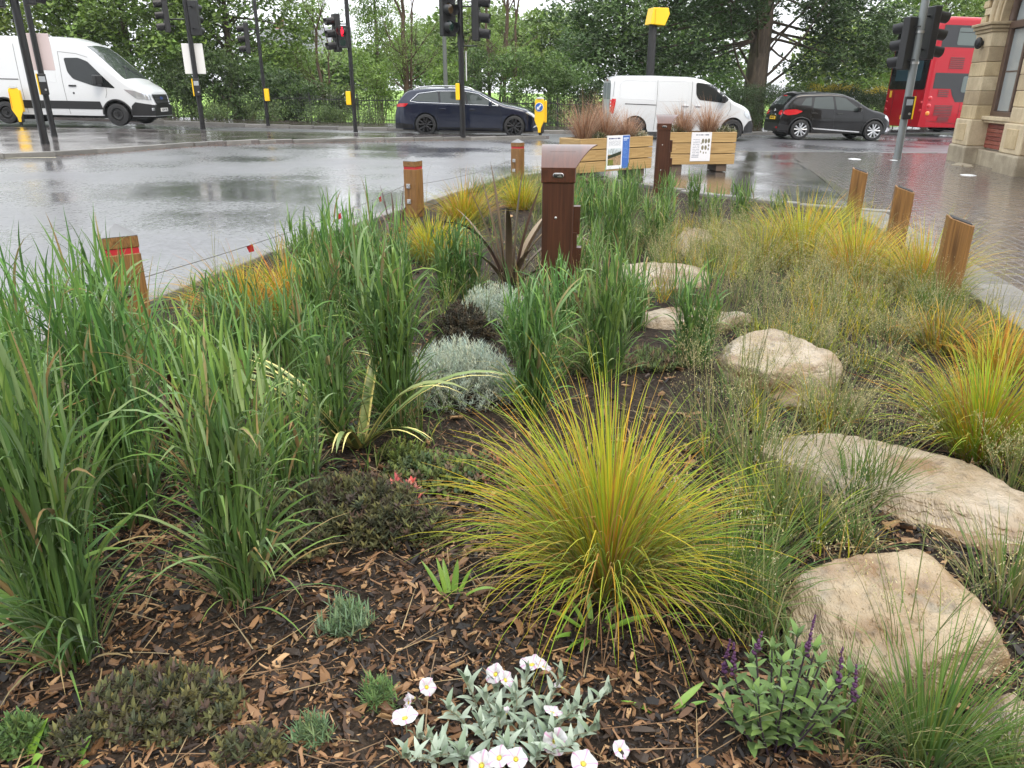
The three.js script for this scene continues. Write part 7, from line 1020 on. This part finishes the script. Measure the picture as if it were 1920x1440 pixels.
const noise3 = new ImprovedNoise();
const n3 = (x, y, z, o = 4) => { let a = 0, w = 0.5, k = 1; for (let i = 0; i < o; i++) { a += w * noise3.noise(x * k, y * k, z * k); w *= 0.5; k *= 2.03; } return a; };
const rockBump = tex(512, (u, v) => 0.5 * grain(u, v, 120, 141) + 0.5 * fbm(u * 18, v * 18, 5, 18, 143), { repeat: [1, 1] });
function boulder(s, px, py, lift, rx, rz, h, turn, label, pal, o = {}) {
  const p = gp(px, py, lift), t = thing('boulder', label, 'rock', [p.x, bedY(p.x, p.z) - 0.03, p.z], turn, 'stepping boulders in the bed');
  reseed(s * 31 + 5);
  // a block broken along flat faces: one broad top, a ring of steep sides, a few chipped corners
  const planes = [[V(o.tilt?.[0] ?? 0.03, 1, o.tilt?.[1] ?? 0.03).normalize(), o.flat ?? 0.6]], n = 9;
  for (let i = 0; i < n; i++) { const a = i / n * 6.2832 + rr(-0.25, 0.25); planes.push([V(Math.cos(a), rr(-0.32, 0.1), Math.sin(a)).normalize(), rr(0.76, 1.0)]); }
  for (let i = 0; i < 6; i++) { const a = rr(0, 6.2832); planes.push([V(Math.cos(a), rr(0.5, 1.1), Math.sin(a)).normalize(), rr(0.84, 0.96)]); }
  const g = new THREE.IcosahedronGeometry(1, 44), q = g.attributes.position, col = [], uv = [], S = s * 13.7, K = 40;
  for (let i = 0; i < q.count; i++) {
    const x = q.getX(i), y = q.getY(i), z = q.getZ(i); let sum = Math.exp(-K * 1.15);
    for (const [m, d] of planes) { const c = x * m.x + y * m.y + z * m.z; if (c > 0.02) sum += Math.exp(-K * Math.min(d / c, 3)); }
    const r0 = -Math.log(sum) / K, r = r0 * (1 + 0.035 * n3(x * 2.2 + S, y * 2.2, z * 2.2, 2) + 0.028 * n3(x * 4 + S, y * 8, z * 4, 3)) - 0.022 * Math.pow(Math.max(0, 1 - Math.abs(n3(x * 2.4 + S, y * 8 + 5, z * 2.4, 2)) * 11), 2);
    const X = x * r * rx, Z = z * r * rz; let Y = y * r * h; Y += 0.008 * n3(X * 14 + S, 3, Z * 14, 4) - 0.008 * Math.max(0, 1 - Math.abs(n3(X * 7 + S, 1, Z * 4 + 3, 2)) * 8);
    q.setXYZ(i, X, Math.max(Y, -0.2 * h), Z); uv.push(X * 1.6 + Y * 0.9, Z * 1.6 + Y * 2.1);
    const m = clamp(0.5 + 1.6 * n3(X * 6 + S, Y * 6, Z * 6 + 2, 4), 0, 1), st = clamp((n3(X * 3.4 + 9, Y * 11 + S, Z * 3.4, 4) - 0.02) * 4.5, 0, 1) * 0.85, dk = clamp((n3(X * 34 + 3, Y * 34, Z * 34 + S, 3) - 0.12) * 4, 0, 1), gr = clamp((n3(X * 8 + 31, Y * 8, Z * 8 + S, 3) - 0.22) * 5, 0, 1) * 0.6;
    col.push(...[0, 1, 2].map((k) => { let c = (pal[0][k] + (pal[1][k] - pal[0][k]) * m) * (1 - st) + pal[2][k] * st; c = c * (1 - gr) + [0.2, 0.19, 0.15][k] * gr; return c * (1 - dk * 0.4); }));
  }
  g.setAttribute('color', new THREE.Float32BufferAttribute(col, 3)); g.setAttribute('uv', new THREE.Float32BufferAttribute(uv, 2)); g.deleteAttribute('normal');
  part('stone', toCreasedNormals(g, 0.6), std([1, 1, 1], 0.3, { vertexColors: true, bumpMap: rockBump, bumpScale: 0.009 }), t); return t;
}
const CREAM = [[0.24, 0.165, 0.085], [0.35, 0.28, 0.185], [0.14, 0.07, 0.024]], PALE = [[0.26, 0.195, 0.12], [0.37, 0.31, 0.235], [0.18, 0.1, 0.04]], TAN = [[0.16, 0.1, 0.045], [0.21, 0.14, 0.07], [0.1, 0.06, 0.025]];
boulder(1, 1692, 1150, 0.15, 0.3, 0.25, 0.29, 0.15, 'large cream and ochre boulder nearest to the camera on the right', CREAM, { flat: 0.6, tilt: [-0.1, 0.12] });
boulder(2, 1690, 890, 0.14, 0.6, 0.27, 0.22, -0.62, 'long flat pale boulder at the right, under the airy stems', PALE, { flat: 0.58, tilt: [0.02, 0.04] });
boulder(3, 1462, 700, 0.1, 0.33, 0.27, 0.3, -0.2, 'pointed pale boulder in the middle of the right bed', PALE, { flat: 0.62, tilt: [-0.08, 0.16] });
boulder(4, 1245, 520, 0.1, 0.38, 0.36, 0.2, 0.1, 'pale flat stone right of the nearer steel post', PALE, { flat: 0.7 });
boulder(5, 1298, 452, 0.08, 0.19, 0.78, 0.16, -0.22, 'long brown stone lying between the far green clumps', [[0.2, 0.14, 0.09], [0.27, 0.19, 0.12], [0.15, 0.1, 0.06]], { flat: 0.7 });
boulder(6, 1290, 598, 0.1, 0.42, 0.2, 0.16, 0.05, 'pale stone half hidden by the loose green clump', PALE, { flat: 0.6 });
boulder(7, 1925, 1385, 0.08, 0.1, 0.13, 0.14, 0.3, 'grey-cream stone cut by the right edge near the bottom', [[0.27, 0.22, 0.16], [0.37, 0.32, 0.25], [0.2, 0.14, 0.08]], { flat: 0.8 });
boulder(8, 1860, 1025, 0.03, 0.26, 0.14, 0.12, -0.3, 'low wet ochre stone under the flat boulder', TAN, { flat: 0.6 });
boulder(9, 1520, 768, 0.03, 0.26, 0.16, 0.1, 0.1, 'low wet brown stone before the pointed boulder', TAN, { flat: 0.6 });
// mulch of bark chips
{
  const geos = [], mats = []; reseed(201);
  for (let k = 0; k < 7; k++) { const g = new THREE.BoxGeometry(1, 0.2, 0.2, 2, 1, 1), q = g.attributes.position, seen = {}; for (let i = 0; i < q.count; i++) { const key = [q.getX(i), q.getY(i), q.getZ(i)].map((v) => v.toFixed(2)).join(); const j = seen[key] ??= [rr(-0.16, 0.16), rr(-0.05, 0.05), rr(-0.13, 0.13)]; q.setXYZ(i, q.getX(i) + j[0], q.getY(i) + j[1] + 0.1 * (q.getX(i) ** 2) * (k % 2 ? 1 : -1), q.getZ(i) * (1 - 0.5 * Math.abs(q.getX(i)) * (k % 3) / 2) + j[2]); } g.deleteAttribute('uv'); g.deleteAttribute('normal'); geos.push(toCreasedNormals(g, 0.3)); }
  const cols = [[0.022, 0.017, 0.014], [0.03, 0.02, 0.015], [0.014, 0.012, 0.011], [0.06, 0.034, 0.02], [0.11, 0.058, 0.03], [0.21, 0.115, 0.055], [0.34, 0.21, 0.105], [0.04, 0.028, 0.02]];
  cols.forEach((c) => mats.push(std(c, 0.5, { specularIntensity: 0.6 })));
  const group = new THREE.Group(); group.name = 'mulch'; group.userData.kind = 'structure'; scene.add(group);
  const list = [], weights = [0, 0, 0, 1, 1, 1, 2, 2, 2, 2, 3, 3, 7, 7, 4, 4, 4, 5, 5, 6], q = new THREE.Quaternion(), m4 = new THREE.Matrix4();
  const add = (x, z, big) => { if (!inPoly(bed, x, z)) return; const tan = fbm(x * 3 + 20, z * 3, 2, 0, 31) > 0.55, c = tan && R() < 0.3 ? pick([4, 5, 6, 5]) : pick(weights), l = (R() < 0.16 ? rr(0.026, 0.052) : R() < 0.5 ? rr(0.005, 0.013) : rr(0.012, 0.028)) * big; list.push([x, z, l, c, rr(0, 6.28), rr(-0.6, 0.6), rr(-0.6, 0.6), Math.floor(R() * 7), R() < 0.22 ? rr(0.22, 0.4) : rr(0.5, 1.3)]); };
  for (let i = 0; i < 42000; i++) { const D = rr(1.05, 2.6); add(rr(-0.78, 0.78) * (D + 0.6), -D, 1); }
  for (let i = 0; i < 9000; i++) { const D = 2.6 + 4.5 * R() * R(); add(rr(-0.75, 0.75) * (D + 0.5), -D, 1.2); }
  for (let i = 0; i < 3500; i++) { add(rr(-2.5, 4.4), -rr(5, 13), 1.4); }
  const zc = (p) => { const y = -p[1] * CP + (EYE - 0.06) * SP; return y; }, inFrame = (p) => { const d = zc(p), X = p[0] / d * FOCAL + 960, yc = (-(EYE - 0.06) * CP - p[1] * SP * 1) / d, Y = 720 - yc * FOCAL; return X > 300 && X < 1340 && Y > 1060 && Y < 1438; };
  list.forEach((p) => { p.push(inFrame(p) ? p[2] / zc(p) : 0); }); list.sort((a, b) => b[9] - a[9]);
  const pose = ([x, z, l, , ry, rx, rz, , th]) => { q.setFromEuler(E(rx, ry, rz)); return [V(x, bedY(x, z) + 0.004 + 0.014 * R(), z), q, V(l, l * 0.8 * th, l * th)]; };
  list.slice(0, 300).forEach((p) => { const m = part('wood_chip', geos[p[7]], mats[p[3]], group), [a, b, c] = pose(p); m.position.copy(a); m.quaternion.copy(b); m.scale.copy(c); });
  const rest = list.slice(300), col = new THREE.Color();
  for (let k = 0; k < 7; k++) { const sub = rest.filter((p) => p[7] === k), im = new THREE.InstancedMesh(geos[k], std([1, 1, 1], 0.5, { specularIntensity: 0.6 }), sub.length); sub.forEach((p, i) => { const [a, b, c] = pose(p); im.setMatrixAt(i, m4.compose(a, b, c)); const v = rr(0.7, 1.3); im.setColorAt(i, col.setRGB(...cols[p[3]].map((e) => e * v))); }); im.name = 'chip_layer'; im.userData.kind = 'stuff'; im.castShadow = im.receiveShadow = true; group.add(im); }
  // dead grass straws lying on the mulch
  const b = new Buf(); for (let i = 0; i < 700; i++) { const D = rr(1.1, 3.2), x = rr(-0.75, 0.75) * (D + 0.5), z = -D; if (!inPoly(bed, x, z)) continue; blade(b, x, bedY(x, z) + rr(0.01, 0.035), z, rr(0, 6.28), rr(1.35, 1.6), rr(-0.1, 0.2), rr(0.05, 0.2), 0.0026, tint(pick([[0.32, 0.24, 0.13], [0.24, 0.15, 0.08], [0.18, 0.1, 0.05]]), 0.2), { seg: 3, base: 1 }); }
  const st = new THREE.Mesh(b.geo(), dryMat); st.name = 'dead_straw'; st.userData.kind = 'stuff'; tag(st, 'dead straw-coloured grass stalks scattered over the mulch', 'straw'); scene.add(st);
}

// drift of fallen brown blossom and bark along the island kerb
{
  reseed(231); const b = new Buf(), L = smoothLine(islandFront.slice(2), 60);
  for (let i = 0; i < 2600; i++) { const [x, z] = L[Math.floor(R() * 46) + 4], o = 0.08 + 0.5 * R() * R(), X = x + rr(-0.2, 0.2) + o * 0.75, Z = z + rr(-0.2, 0.2) + o * 0.75; blade(b, X, G(X, Z) + rr(0.004, 0.02), Z, rr(0, 6.28), rr(1.2, 1.7), 0, rr(0.02, 0.05), rr(0.01, 0.025), tint(pick([[0.16, 0.07, 0.035], [0.22, 0.1, 0.05], [0.1, 0.05, 0.03]]), 0.25), { seg: 2, base: 0.8 }); }
  const m = new THREE.Mesh(b.geo(), dryMat); m.name = 'fallen_blossom'; m.userData.kind = 'stuff'; tag(m, 'drift of fallen brown blossom along the traffic island kerb', 'litter'); scene.add(m);
}
scene.traverse((o) => { if (o.isMesh) { o.castShadow = true; o.receiveShadow = true; } });
renderer.render(scene, camera);
